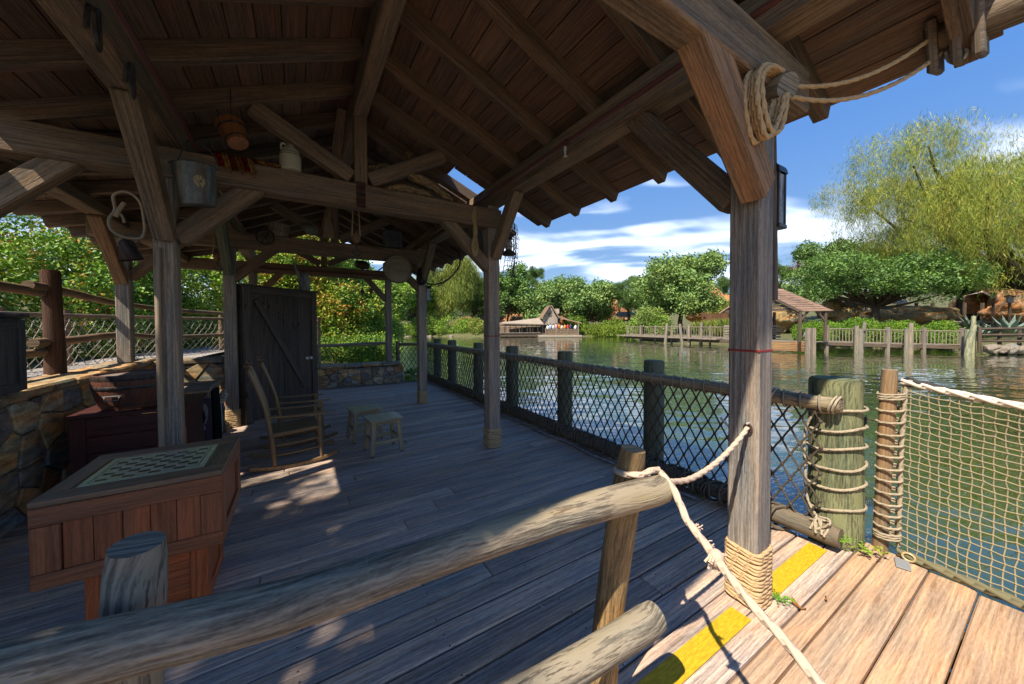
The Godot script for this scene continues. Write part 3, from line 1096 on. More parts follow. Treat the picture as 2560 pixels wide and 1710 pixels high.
func make_river_fence():
	var fe := thing("rope_fence", "log rail fence with diamond rope netting along the deck edge", "fence", Vector3(3.3, 0, -5.6))
	var dk := mat("fence_log", Color(0.21, 0.175, 0.125), 0.85, "weathered", 1.0, 0.25)
	var pile := mat("pile_wood", Color(0.20, 0.205, 0.135), 0.85, "weathered", 1.0, 0.25)
	var rope := mat("grey_rope", Color(0.245, 0.205, 0.15), 0.92, "", 0, 0.2)
	# piles stand in the water outside the rail
	for z in [-2.52, -4.07, -5.6, -7.05, -8.62, -9.75]:
		var m := mb(0.1, 0.04)
		var r := rf(0.105, 0.118)
		var c := PackedVector3Array()
		var rad := []
		for y in [-2.0, -1.0, 0.0, 0.5, 0.9, 1.18, 1.215, 1.225]:
			c.append(Vector3(3.435 + 0.004 * y, y, z))
			rad.append(r * (1.0 if y < 1.2 else (0.97 if y < 1.22 else 0.86)))
		m.tube(c, rad, 18)
		part(fe, "pile", m, pile)
	# the thick near pile, greened by algae
	var bm := mb()
	bm.col = Color(1, 1, 1)
	var cc := PackedVector3Array()
	var rr := []
	for y in [-2.0, -0.6, 0.0, 0.3, 0.6, 0.9, 1.1, 1.19, 1.215, 1.225]:
		cc.append(Vector3(3.47 + 0.005 * sin(y * 4), y, -0.955 + 0.006 * cos(y * 3)))
		rr.append(0.158 * (1.0 + 0.02 * sin(y * 5)) if y < 1.2 else (0.152 if y < 1.22 else 0.135))
	bm.tube(cc, rr, 28)
	var bp := part(fe, "pile", bm, mat("algae_pile", Color(0.215, 0.22, 0.115), 0.85, "peeled", 1.0, 0.25), false, "thick pile greened by algae with rope wound round it")
	# rails
	part(fe, "top_rail", log_tube([Vector3(3.26, 1.045, -10.35), Vector3(3.255, 1.05, -8.0), Vector3(3.26, 1.06, -5.0), Vector3(3.265, 1.05, -2.6), Vector3(3.27, 1.055, -0.87)], 0.048, 0.052, 14, 0.04), mat("rail_log", Color(0.30, 0.245, 0.165), 0.82, "peeled", 1.0, 0.25))
	part(fe, "bottom_rail", log_tube([Vector3(3.24, 0.11, -10.35), Vector3(3.235, 0.10, -6.0), Vector3(3.24, 0.105, -3.0), Vector3(3.26, 0.11, -0.86)], 0.07, 0.075, 14, 0.05), dk)
	# netting
	part(fe, "rope_net", net_diamond(Vector3(3.245, 0, -10.3), Vector3(3.255, 0, -0.98), 0.13, 1.02, 0.118, 9, 0.0075, 0.005), mat("net_rope", Color(0.075, 0.062, 0.048), 0.92, "", 0, 0.2))
	# lashings round the rails
	var z := -10.2
	while z < -0.95:
		var lm := mb(0.05)
		var k := rf(-0.02, 0.02)
		var ring := PackedVector3Array()
		for i in 15:
			var a := TAU * i / 12.0
			ring.append(Vector3(3.262 + 0.06 * cos(a), 1.05 + 0.06 * sin(a), z + k + 0.02 * i / 12.0 - 0.01 * cos(a)))
		lm.tube(ring, 0.0085, 5, false)
		part(fe, "lashing", lm, rope)
		z += 0.118
	var l2 := mb(0.05)
	z = -10.2
	while z < -1.2:
		for h in 2:
			var ring := PackedVector3Array()
			var tilt := rf(-0.09, 0.09)
			var rad := rf(0.084, 0.096)
			for i in 14:
				var a := TAU * i / 12.0
				ring.append(Vector3(3.24 + rad * cos(a), 0.105 + rad * 0.98 * sin(a), z + tilt * cos(a) + rf(-0.006, 0.006)))
			l2.tube(ring, rf(0.008, 0.014), 5, false)
		z += 0.075
	part(fe, "bottom_lashing", l2, mat("dark_rope", Color(0.13, 0.105, 0.075), 0.92, "", 0, 0.2)).set_meta("kind", "stuff")
	# rope wound round the near pile
	for q in [[0.99, 0.0], [0.86, 0.4], [0.72, 0.2], [0.585, 0.8], [0.44, 0.5], [0.27, 0.1]]:
		var wm := mb(0.05)
		var ring := PackedVector3Array()
		for i in 60:
			var a := TAU * i / 56.0 + 2.6
			ring.append(Vector3(3.47 + 0.168 * cos(a), q[0] + 0.028 * sin(a * 1.0 + q[1]) + 0.006 * sin(a * 3 + q[1] * 5), -0.955 + 0.168 * sin(a)))
		wm.tube(ring, 0.0105, 8, true, 3, 120.0, 0.28)
		part(bp, "rope_turn", wm, mat("pile_rope", Color(0.36, 0.30, 0.21), 0.92, "", 0, 0.2))
	# vertical cord at the net's end and the knot on the bottom rail
	var vc := mb()
	vc.tube(curve([Vector3(3.29, 1.0, -1.02), Vector3(3.31, 0.8, -1.09), Vector3(3.30, 0.5, -1.08), Vector3(3.29, 0.3, -1.06), Vector3(3.27, 0.17, -0.98)], 0.012), 0.0095, 7, true, 3, 120.0, 0.28)
	for i in 9:
		vc.tube(curve([Vector3(3.26 + rf(-0.04, 0.03), 0.185 + rf(-0.01, 0.02), -0.98 + rf(-0.06, 0.06)), Vector3(3.22 + rf(-0.03, 0.03), 0.19 + rf(0, 0.03), -0.95 + rf(-0.05, 0.05)), Vector3(3.19 + rf(-0.02, 0.03), 0.13 + rf(-0.03, 0.03), -0.96 + rf(-0.05, 0.05))], 0.015), 0.009, 6, true, 3, 120.0, 0.28)
	part(fe, "end_cord", vc, mat("pile_rope", Color(0.36, 0.30, 0.21), 0.92, "", 0, 0.2))
	# lashing of the top rail's near end
	var nl := mb()
	for i in 4:
		var ring := PackedVector3Array()
		for j in 14:
			var a := TAU * j / 12.0
			ring.append(Vector3(3.268 + 0.066 * cos(a), 1.055 + 0.062 * sin(a), -1.30 + i * 0.022 + 0.02 * sin(a) + (0.34 if i > 1 else 0.0)))
		nl.tube(ring, 0.009, 6, false, 3, 120.0, 0.25)
	part(fe, "rail_lashing", nl, mat("pile_rope", Color(0.36, 0.30, 0.21), 0.92, "", 0, 0.2))
	# pale cord hanging in a loop inside the net
	var hc := mb()
	hc.tube(curve([Vector3(3.2, 1.0, -1.32), Vector3(3.17, 0.9, -1.35), Vector3(3.17, 0.78, -1.42), Vector3(3.19, 0.73, -1.55), Vector3(3.2, 0.8, -1.66)], 0.02), 0.011, 8)
	part(fe, "hanging_cord", hc, mat("white_cord", Color(0.55, 0.52, 0.46), 0.85, "", 0, 0.2))
	# far end of the fence, turning to the low wall
	var rt := mb(0.05)
	part(fe, "end_rail", log_tube([Vector3(3.26, 1.05, -10.3), Vector3(2.5, 1.05, -10.55)], 0.045, 0.045), dk)
	part(fe, "end_net", net_diamond(Vector3(2.5, 0, -10.55), Vector3(3.24, 0, -10.36), 0.1, 1.02, 0.118, 9, 0.0075, 0.005), mat("net_rope", Color(0.075, 0.062, 0.048), 0.92, "", 0, 0.2))
	var ep := mb()
	ep.tube(pv([Vector3(2.5, 0.0, -10.55), Vector3(2.5, 1.15, -10.55)]), 0.055, 12)
	part(fe, "end_post", ep, dk)
	# white hose along the foot of the rail
	var ho := mb()
	var hp := []
	for i in 40:
		var zz := -10.0 + i * 0.21
		hp.append(Vector3(3.10 + 0.02 * sin(i * 1.3) + rf(-0.008, 0.008), 0.022, zz))
	ho.tube(curve(hp, 0.07), 0.017, 7)
	solo("frayed_rope", ho, mat("pale_rope", Color(0.42, 0.42, 0.42), 0.95, "grit", 1.0, 0.2), "pale frayed rope lying along the foot of the netted fence", "rope")

# square net panel beside the landing, hung between a lashed pole and a thick rope
func make_net_panel():
	var th := thing("net_gate", "square-mesh rope net hung from a lashed brown pole at landing edge", "net", Vector3(3.6, 0, -0.7))
	var pole := mat("bamboo_pole", Color(0.36, 0.235, 0.125), 0.7, "wood", 0.8, 0.4)
	part(th, "pole", log_tube([Vector3(3.60, -0.02, -0.735), Vector3(3.585, 0.5, -0.72), Vector3(3.56, 1.31, -0.695)], 0.042, 0.045, 16, 0.03), pole)
	var r := mat("net_twine", Color(0.30, 0.26, 0.16), 0.92, "", 0, 0.2)
	var lash := mat("pile_rope", Color(0.36, 0.30, 0.21), 0.92, "", 0, 0.2)
	var A := Vector3(3.575, 0, -0.64)
	var B := Vector3(3.30, 0, 1.25)
	# top and bottom ropes
	var tp := sag(A + Vector3(0, 1.235, 0), B + Vector3(0, 1.13, 0), 0.06, 0.008)
	var tm := mb()
	tm.tube(tp, 0.021, 12, true, 3, 62.0, 0.32)
	part(th, "top_rope", tm, mat("white_rope", Color(0.60, 0.53, 0.44), 0.92, "", 0, 0.2))
	var bp := sag(A + Vector3(0.0, 0.03, 0), B + Vector3(0, 0.03, 0), 0.0, 0.01)
	var bm := mb()
	bm.tube(bp, 0.028, 10, true, 3, 50.0, 0.28)
	part(th, "bottom_rope", bm, mat("mossy_rope", Color(0.16, 0.145, 0.085), 0.92, "", 0, 0.2))
	# eye bolt and splice
	var eb := mb()
	var ring := PackedVector3Array()
	for i in 17:
		var a := TAU * i / 16.0
		ring.append(Vector3(3.57, 1.235 + 0.028 * cos(a), -0.60 + 0.028 * sin(a)))
	eb.tube(ring, 0.009, 7, false)
	eb.tube(pv([Vector3(3.565, 1.235, -0.78), Vector3(3.565, 1.235, -0.63)]), 0.009, 7)
	part(th, "eye_bolt", eb, mat("dark_iron", Color(0.06, 0.055, 0.05), 0.55, "rust", 0.6, 0.5))
	var sp := mb()
	sp.tube(curve([Vector3(3.575, 1.235, -0.585), Vector3(3.57, 1.225, -0.53), Vector3(3.56, 1.205, -0.44)], 0.01), 0.025, 10, true, 3, 60.0, 0.2)
	part(th, "splice", sp, mat("black_tape", Color(0.045, 0.045, 0.045), 0.8, "", 0, 0.3))
	# mesh
	var nm := mb(0.05)
	var cols := 44
	var rows := 26
	var G := []
	for i in cols + 1:
		var colm := []
		var t := float(i) / cols
		var top := A.lerp(B, t).y + lerpf(1.215, 1.11, t) - 0.06 * 4 * t * (1 - t)
		for j in rows + 1:
			var v := float(j) / rows
			var p := A.lerp(B, t)
			p.y = lerpf(0.05, top, v)
			p.x += 0.05 * sin(PI * v) * sin(t * 5.0 + 0.4) + 0.09 * sin(PI * v) * t + rf(-0.004, 0.004)
			p.y += rf(-0.006, 0.006) - 0.035 * sin(PI * minf(t * 3.0, 1.0)) * (1 - v) * 0.5 + 0.02 * (1.0 - t) * sin(v * 3.0)
			p.z += rf(-0.006, 0.006)
			colm.append(p)
		G.append(colm)
	for i in cols + 1:
		nm.tube(PackedVector3Array(G[i]), 0.0042, 5, false)
	for j in rows + 1:
		var row := PackedVector3Array()
		for i in cols + 1:
			row.append(G[i][j])
		nm.tube(row, 0.0042, 5, false)
	for i in cols + 1:
		for j in rows + 1:
			nm.ball(G[i][j], Vector3(0.0075, 0.0075, 0.0075), 3, 5)
	part(th, "net", nm, r)
	# turns of rope up the pole, and the cord the net is laced to
	var y := 0.10
	while y < 1.17:
		var lm := mb(0.06)
		var rg := PackedVector3Array()
		var n := 3 if (y > 1.08 or y < 0.12) else 1
		for i in 24 * n + 3:
			var a := TAU * i / 24.0
			rg.append(Vector3(3.588 - y * 0.018 + 0.054 * cos(a), y + 0.012 * sin(a + 0.5) + i / 24.0 * 0.016, -0.70 + y * 0.01 + 0.066 * sin(a) - 0.0))
		lm.tube(rg, 0.0085, 6, true, 3, 130.0, 0.25)
		part(th, "lashing", lm, lash)
		y += rf(0.072, 0.092)
	var vm := mb()
	vm.tube(curve([Vector3(3.60, 0.06, -0.645), Vector3(3.59, 0.4, -0.64), Vector3(3.585, 0.8, -0.635), Vector3(3.58, 1.2, -0.62)], 0.01), 0.014, 8, true, 3, 90.0, 0.28)
	part(th, "lacing_cord", vm, lash)
	# chain link hook to the pile, shackle and steel plate at the foot
	var hk := mb()
	hk.tube(curve([Vector3(3.56, 0.93, -0.75), Vector3(3.56, 0.935, -0.80), Vector3(3.55, 0.93, -0.83)], 0.02), 0.006, 6)
	hk.box(Vector3(3.56, 0.92, -0.812), Basis.IDENTITY, Vector3(0.02, 0.06, 0.014), 0.003)
	part(th, "hook", hk, mat("dark_iron", Color(0.06, 0.055, 0.05), 0.55, "rust", 0.6, 0.5))
	var pm := mb()
	pm.box(Vector3(3.47, 0.005, -0.60), Basis(Vector3.UP, 0.25), Vector3(0.13, 0.008, 0.07), 0.002)
	var pl := part(th, "foot_plate", pm, mat("foot_plate", Color(0.22, 0.23, 0.24), 0.75, "", 0, 0.4))
	var sh := mb()
	var rg2 := PackedVector3Array()
	for i in 13:
		var a := TAU * i / 12.0
		rg2.append(Vector3(3.54, 0.035 + 0.026 * cos(a), -0.585 + 0.03 * sin(a)))
	sh.tube(rg2, 0.007, 7, false)
	part(pl, "shackle", sh, mat("brass", Color(0.45, 0.36, 0.18), 0.35, "", 0, 0.6))

# ---------------------------------------------------------------- the log railing in front of the camera
func make_log_railing():
	var th := thing("log_railing", "rough two-rail log railing between the landing and shelter deck", "railing", Vector3(0.4, 0, -1.0))
	var peeled := mat("peeled_log", Color(0.31, 0.255, 0.18), 0.75, "peeled", 1.1, 0.35)
	var yel := mat("yellow_log", Color(0.36, 0.225, 0.095), 0.65, "peeled", 0.9, 0.4)
	part(th, "post", log_tube([Vector3(1.105, -0.05, -1.085), Vector3(1.14, 0.5, -1.04), Vector3(1.195, 1.12, -0.975)], 0.068, 0.056, 16, 0.04), yel)
	part(th, "post", log_tube([Vector3(-0.40, -0.05, -1.24), Vector3(-0.37, 0.6, -1.21), Vector3(-0.335, 1.13, -1.165)], 0.060, 0.054, 16, 0.04), mat("grey_log", Color(0.27, 0.235, 0.18), 0.8, "peeled", 1.0, 0.3))
	part(th, "rail", log_tube([Vector3(1.235, 0.985, -0.865), Vector3(0.80, 0.982, -0.925), Vector3(0.33, 0.975, -0.965), Vector3(-0.05, 0.975, -0.99), Vector3(-0.5, 0.985, -1.06), Vector3(-1.2, 0.99, -1.12)], 0.053, 0.058, 22, 0.05), peeled)
	part(th, "rail", log_tube([Vector3(1.20, 0.475, -0.87), Vector3(0.9, 0.465, -0.885), Vector3(0.5, 0.455, -0.92), Vector3(-0.1, 0.455, -0.97), Vector3(-1.0, 0.46, -1.08)], 0.057, 0.060, 20, 0.05), peeled)

func make_ropes():
	var cot := mat("cotton_rope", Color(0.52, 0.40, 0.30), 0.95, "", 0, 0.15)
	# turn round the log post and line up to the ring on the shelter post
	var m := mb()
	var a := Vector3(2.19, 1.045, -0.985)
	var c := Vector3(1.19, 0, -0.965)
	var p := []
	p.append(a)
	for q in [[0.15, 0.045], [0.35, 0.085], [0.55, 0.10], [0.75, 0.085]]:
		p.append(a.lerp(Vector3(1.26, 1.0, -0.92), q[0]) - Vector3(0, q[1], 0))
	for i in 11:
		var an := 0.7 - TAU * i / 10.0 * 0.9
		p.append(Vector3(c.x + 0.072 * cos(an), 0.995 + 0.006 * i, c.z + 0.074 * sin(an)))
	p.append(Vector3(1.245, 1.05, -0.885))
	m.tube(curve(p, 0.006), 0.0125, 12, true, 3, 105.0, 0.3)
	for i in 60:
		var t := rng.randi_range(0, p.size() - 8)
		var q: Vector3 = p[t].lerp(p[t + 1], rng.randf())
		m.tube(pv([q, q + Vector3(rf(-0.012, 0.012), rf(-0.02, 0.005), rf(-0.012, 0.012))]), 0.0012, 3, false)
	solo("cotton_rope", m, cot, "fuzzy cotton rope tied from post ring to the railing's log post", "rope")
	# the rope that runs down across the opening, with frayed tufts
	var m2 := mb()
	var p2 := [Vector3(1.245, 1.045, -0.885)]
	for q in [[1690, 1250, 0.955], [1717, 1298, 0.93], [1752, 1345, 0.905], [1790, 1396, 0.88], [1865, 1494, 0.85], [1915, 1550, 0.83], [1963, 1603, 0.815], [2050, 1710, 0.79], [2150, 1840, 0.76]]:
		p2.append(on_level(q[0], q[1], q[2]))
	p2[1] = p2[0].lerp(p2[2], 0.5) + Vector3(0.01, 0.012, 0)
	m2.tube(curve(p2, 0.006), 0.0135, 12, true, 3, 95.0, 0.22)
	var knot: Vector3 = p2[4]
	for i in 26:
		var an := rf(0, TAU)
		var d := Vector3(cos(an), sin(an), rf(-0.8, 0.8)).normalized()
		m2.tube(curve([knot + d * 0.008, knot + d * 0.02 + Vector3(0, 0.004, 0), knot + d * rf(0.02, 0.034) + Vector3(rf(-0.01, 0.01), -0.012, 0)], 0.008), 0.0045, 5)
	m2.lump(knot, Vector3(0.024, 0.030, 0.024), FastNoiseLite.new(), 0.3)
	for k in [2, 3]:
		var b: Vector3 = p2[k].lerp(p2[k + 1], 0.5)
		for i in 9:
			m2.tube(curve([b, b + Vector3(rf(0.005, 0.02), rf(-0.01, 0.012), rf(-0.015, 0.01)), b + Vector3(rf(0.015, 0.035), rf(-0.018, 0.015), rf(-0.02, 0.015))], 0.008), 0.0022, 4)
	solo("frayed_rope", m2, cot, "frayed cotton rope with a knot slung low across the landing", "rope")
	# ring and eye screw on the post
	var th := thing("eye_ring", "rusty iron ring screwed into the rope-wrapped corner post", "ring", Vector3(2.19, 1.05, -0.98))
	var r := mb()
	var ring := PackedVector3Array()
	for i in 19:
		var an := TAU * i / 18.0
		ring.append(Vector3(2.178, 1.045 + 0.026 * cos(an), -0.98 + 0.02 * sin(an)))
	r.tube(ring, 0.0055, 7, false)
	part(th, "ring", r, mat("rusty_iron", Color(0.075, 0.038, 0.028), 0.75, "rust", 1.0, 0.4))
	var e := mb()
	e.tube(pv([Vector3(2.20, 1.072, -0.98), Vector3(2.17, 1.074, -0.98)]), 0.006, 7)
	part(th, "screw", e, mat("steel", Color(0.45, 0.45, 0.44), 0.35, "", 0, 0.6))

# ---------------------------------------------------------------- stone walls
func clip_cell(poly: Array, p: Vector2, q: Vector2, gap: float) -> Array:
	var d := (q - p).normalized()
	var mid := (p + q) * 0.5 - d * gap
	var out := []
	for i in poly.size():
		var a: Vector2 = poly[i]
		var b: Vector2 = poly[(i + 1) % poly.size()]
		var da := (a - mid).dot(d)
		var db := (b - mid).dot(d)
		if da <= 0:
			out.append(a)
		if (da < 0 and db > 0) or (da > 0 and db < 0):
			out.append(a.lerp(b, da / (da - db)))
	return out

func stone_wall(th: Node3D, o: Vector3, u: Vector3, nn: Vector3, W: float, H: float, cell: float, thick: float, cap := 0.09):
	var stone := mat("wall_stone", Color(1, 1, 1), 0.9, "stone", 1.0, 0.3)
	var tones := [Color(0.40, 0.27, 0.145), Color(0.33, 0.25, 0.16), Color(0.44, 0.30, 0.15), Color(0.26, 0.21, 0.15), Color(0.36, 0.20, 0.10), Color(0.30, 0.27, 0.21), Color(0.20, 0.19, 0.18), Color(0.42, 0.34, 0.22)]
	var mm := mb()
	var ctr := o + u * (W / 2) - nn * (thick / 2) + Vector3(0, (H - 0.02) / 2, 0)
	mm.box(ctr, Basis(u, Vector3.UP, u.cross(Vector3.UP)), Vector3(W, H - 0.02, thick), 0.01)
	part(th, "mortar", mm, mat("mortar", Color(0.33, 0.31, 0.27), 0.95, "grit", 0.8, 0.2))
	var nx := int(ceil(W / (cell * 1.15)))
	var ny := int(ceil(H / cell))
	var pts := {}
	for i in range(-1, nx + 1):
		for j in range(-1, ny + 1):
			pts[Vector2i(i, j)] = Vector2((i + 0.5 + rf(-0.42, 0.42)) * W / nx, (j + 0.5 + rf(-0.40, 0.40)) * H / ny)
	for i in nx:
		for j in ny:
			var p: Vector2 = pts[Vector2i(i, j)]
			var poly := [Vector2(0, 0), Vector2(W, 0), Vector2(W, H), Vector2(0, H)]
			for di in range(-2, 3):
				for dj in range(-2, 3):
					var key := Vector2i(i + di, j + dj)
					if (di != 0 or dj != 0) and pts.has(key):
						poly = clip_cell(poly, p, pts[key], 0.009)
			if poly.size() < 3:
				continue
			var m := mb()
			var t: Color = tones[rng.randi() % tones.size()]
			var k := rf(1.4, 1.85)
			m.col = Color(t.r * k, t.g * k, t.b * k)
			m.slab(poly, o, u, Vector3.UP, nn, rf(0.012, 0.04), 0.011)
			part(th, "stone", m, stone)
	# cap stones
	var x := 0.0
	while x < W - 0.05:
		var L := minf(rf(0.3, 0.62), W - x)
		var m := mb()
		var t: Color = tones[rng.randi() % 4]
		m.col = Color(t.r * 1.5, t.g * 1.5, t.b * 1.5)
		var jut := rf(0.03, 0.06)
		m.box(o + u * (x + L / 2) - nn * (thick / 2 - jut / 2) + Vector3(0, H + cap / 2 + rf(-0.012, 0.008), 0), Basis(u, Vector3.UP, u.cross(Vector3.UP)), Vector3(L - 0.012, cap, thick + jut), 0.02)
		part(th, "cap_stone", m, stone)
		x += L

func make_walls():
	var a := thing("stone_wall", "rustic tan fieldstone wall with capstones behind the dark red chest", "wall", Vector3(-2.2, 0, -5.2))
	stone_wall(a, Vector3(-2.02, 0, -2.2), Vector3(0, 0, -1), Vector3(1, 0, 0), 5.75, 1.02, 0.27, 0.42)
	stone_wall(a, Vector3(-2.02, 0, -7.75), Vector3(1, 0, 0), Vector3(0, 0, 1), 1.5, 1.0, 0.3, 0.4)
	var b := thing("stone_wall", "low fieldstone wall closing the deck beside the plank door closet", "wall", Vector3(1.4, 0, -10.1))
	var o := Vector3(-0.2, 0, -10.28)
	var u := (Vector3(2.5, 0, -9.95) - o).normalized()
	stone_wall(b, o, u, Vector3(-u.z, 0, u.x) if u.x > 0 and -u.z * 0 + u.x > 0 else Vector3(0, 0, 1), 2.72, 0.50, 0.24, 0.6, 0.07)

# ---------------------------------------------------------------- furniture
func make_checkers_table():
	var th := thing("checkers_table", "reddish wooden crate table with painted checkerboard top", "table", Vector3(-0.75, 0, -2.95))
	var body := mat("table_wood", Color(0.36, 0.125, 0.05), 0.55, "wood", 0.9, 0.45)
	var red := mat("table_base_wood", Color(0.62, 0.15, 0.04), 0.5, "wood", 0.8, 0.45)
	var topm := mat("table_top_wood", Color(0.28, 0.165, 0.09), 0.45, "wood", 0.9, 0.5)
	var x0 := -1.115
	var x1 := -0.392
	var z0 := -3.33
	var z1 := -2.605
	var y0 := 0.37
	var y1 := 0.805
	var zf := z1
	# top frame boards around the board
	for q in [[Vector3(x0, y1 - 0.015, z1 - 0.06), Vector3(x1, y1 - 0.015, z1 - 0.06)], [Vector3(x0, y1 - 0.015, z0 + 0.06), Vector3(x1, y1 - 0.015, z0 + 0.06)]]:
		var m := mb(0.07)
		m.beam(q[0], q[1], 0.12, 0.03, Vector3.UP, 0.003)
		part(th, "top_board", m, topm)
	for x in [x0 + 0.045, x1 - 0.045]:
		var m := mb(0.07)
		m.beam(Vector3(x, y1 - 0.0165, z0 + 0.123), Vector3(x, y1 - 0.0165, z1 - 0.123), 0.088, 0.03, Vector3.UP, 0.003)
		part(th, "top_board", m, topm)
	# painted checkerboard
	var bx0 := x0 + 0.093
	var bx1 := x1 - 0.093
	var bz0 := z0 + 0.124
	var bz1 := z1 - 0.124
	var W := bx1 - bx0
	var D := bz1 - bz0
	var bm := mb()
	bm.box(Vector3((bx0 + bx1) / 2, y1 - 0.02, (bz0 + bz1) / 2), Basis.IDENTITY, Vector3(W, 0.03, D), 0.002)
	var board := part(th, "game_board", bm, mat("black_paint", Color(0.02, 0.02, 0.018), 0.16, "grit", 0.2, 0.5))
	var cream := mat("cream_paint", Color(0.66, 0.62, 0.40), 0.16, "scuff", 0.2, 0.6)
	var cxm := (bx0 + bx1) / 2
	var czm := (bz0 + bz1) / 2
	var frame := func(r: float, w: float, y: float):
		for s in [-1.0, 1.0]:
			var m := mb(0.03)
			m.box(Vector3(cxm, y, czm + s * (D * r - w / 2)), Basis.IDENTITY, Vector3(W * r * 2, 0.003, w), 0.0006)
			part(board, "border", m, cream)
			var m2 := mb(0.03)
			m2.box(Vector3(cxm + s * (W * r - w / 2), y, czm), Basis.IDENTITY, Vector3(w, 0.003, D * r * 2 - 2 * w - 0.002), 0.0006)
			part(board, "border", m2, cream)
	frame.call(0.475, 0.028, y1 - 0.004)
	# squares
	var sw := W * 0.80 / 8
	var sd := D * 0.80 / 8
	for i in 8:
		for j in 8:
			if (i + j) % 2 == 0:
				var m := mb(0.05)
				m.box(Vector3(cxm + (i - 3.5) * sw, y1 - 0.004, czm + (j - 3.5) * sd), Basis.IDENTITY, Vector3(sw, 0.003, sd), 0.0006)
				part(board, "square", m, cream)
	frame.call(0.412, 0.010, y1 - 0.004)
	# upper crate: rails, stiles and upright panel boards on each side
	var side := func(o: Vector3, u: Vector3, nn: Vector3, L: float):
		var h := y1 - 0.03 - y0
		for q in [[0.0, 0.075], [h - 0.095, 0.092]]:
			var m := mb(0.08, 0.03)
			m.beam(o + Vector3(0, q[0] + q[1] / 2, 0), o + u * L + Vector3(0, q[0] + q[1] / 2, 0), 0.022, q[1], Vector3.UP, 0.003)
			part(th, "rail", m, body)
		for xx in [0.05, L - 0.05]:
			var m := mb(0.08, 0.03)
			m.beam(o + u * xx + nn * 0.001 + Vector3(0, 0.078, 0), o + u * xx + nn * 0.001 + Vector3(0, h - 0.098, 0), 0.098, 0.020, nn, 0.003)
			part(th, "stile", m, body)
		var n := 5
		var pw := (L - 0.2) / n
		for i in n:
			var m := mb(0.1, 0.04)
			m.beam(o + u * (0.1 + pw * (i + 0.5)) - nn * 0.012 + Vector3(0, 0.05, 0), o + u * (0.1 + pw * (i + 0.5)) - nn * 0.012 + Vector3(0, h - 0.07, 0), pw - 0.003, 0.012, nn, 0.002)
			part(th, "panel_board", m, mat("table_panel_wood", Color(0.42, 0.13, 0.048), 0.55, "wood", 0.9, 0.45))
	side.call(Vector3(x0, y0, z1 - 0.011), Vector3.RIGHT, Vector3(0, 0, 1), x1 - x0)
	side.call(Vector3(x1 - 0.011, y0, z1 - 0.024), Vector3(0, 0, -1), Vector3(1, 0, 0), z1 - z0 - 0.048)
	side.call(Vector3(x0 + 0.011, y0, z1 - 0.024), Vector3(0, 0, -1), Vector3(-1, 0, 0), z1 - z0 - 0.048)
	side.call(Vector3(x0, y0, z0 + 0.011), Vector3.RIGHT, Vector3(0, 0, -1), x1 - x0)
	var fl := mb()
	fl.box(Vector3((x0 + x1) / 2, y0 + 0.012, (z0 + z1) / 2), Basis.IDENTITY, Vector3(x1 - x0 - 0.06, 0.02, z1 - z0 - 0.06), 0.002)
	part(th, "bottom_board", fl, body)
	# red pedestal
	var px0 := -0.965
	var px1 := -0.475
	var pz0 := -3.14
	var pz1 := -2.67
	for x in [px0 + 0.04, px1 - 0.04]:
		for z in [pz1 - 0.011, pz0 + 0.011]:
			var m := mb(0.05)
			m.beam(Vector3(x, 0.0, z), Vector3(x, y0, z), 0.022, 0.08, Vector3.RIGHT, 0.003)
			part(th, "pedestal_stile", m, red)
	for z in [pz1 - 0.013, pz0 + 0.013]:
		var m := mb(0.05)
		m.box(Vector3((px0 + px1) / 2, 0.18, z - signf(z + 2.9) * 0.012), Basis.IDENTITY, Vector3(px1 - px0 - 0.158, 0.36, 0.012), 0.002)
		part(th, "pedestal_panel", m, red)
		for y in [0.03, 0.33]:
			var m2 := mb(0.05)
			m2.box(Vector3((px0 + px1) / 2, y, z), Basis.IDENTITY, Vector3(px1 - px0 - 0.162, 0.07, 0.02), 0.003)
			part(th, "pedestal_rail", m2, red)
	for x in [px0 + 0.011, px1 - 0.011]:
		var m := mb(0.05)
		m.box(Vector3(x - signf(x + 0.7) * 0.008, 0.18, (pz0 + pz1) / 2), Basis.IDENTITY, Vector3(0.008, 0.36, pz1 - pz0 - 0.05), 0.002)
		part(th, "pedestal_panel", m, red)
		for y in [0.035, 0.325]:
			var m2 := mb(0.05)
			m2.beam(Vector3(x, y, pz0 + 0.026), Vector3(x, y, pz1 - 0.026), 0.02, 0.07, Vector3.UP, 0.003)
			part(th, "pedestal_rail", m2, red)
		for z in [pz0 + 0.06, pz1 - 0.06]:
			var m3 := mb(0.05)
			m3.beam(Vector3(x, 0.072, z), Vector3(x, 0.288, z), 0.066, 0.018, Vector3.RIGHT, 0.003)
			part(th, "pedestal_stile", m3, red)

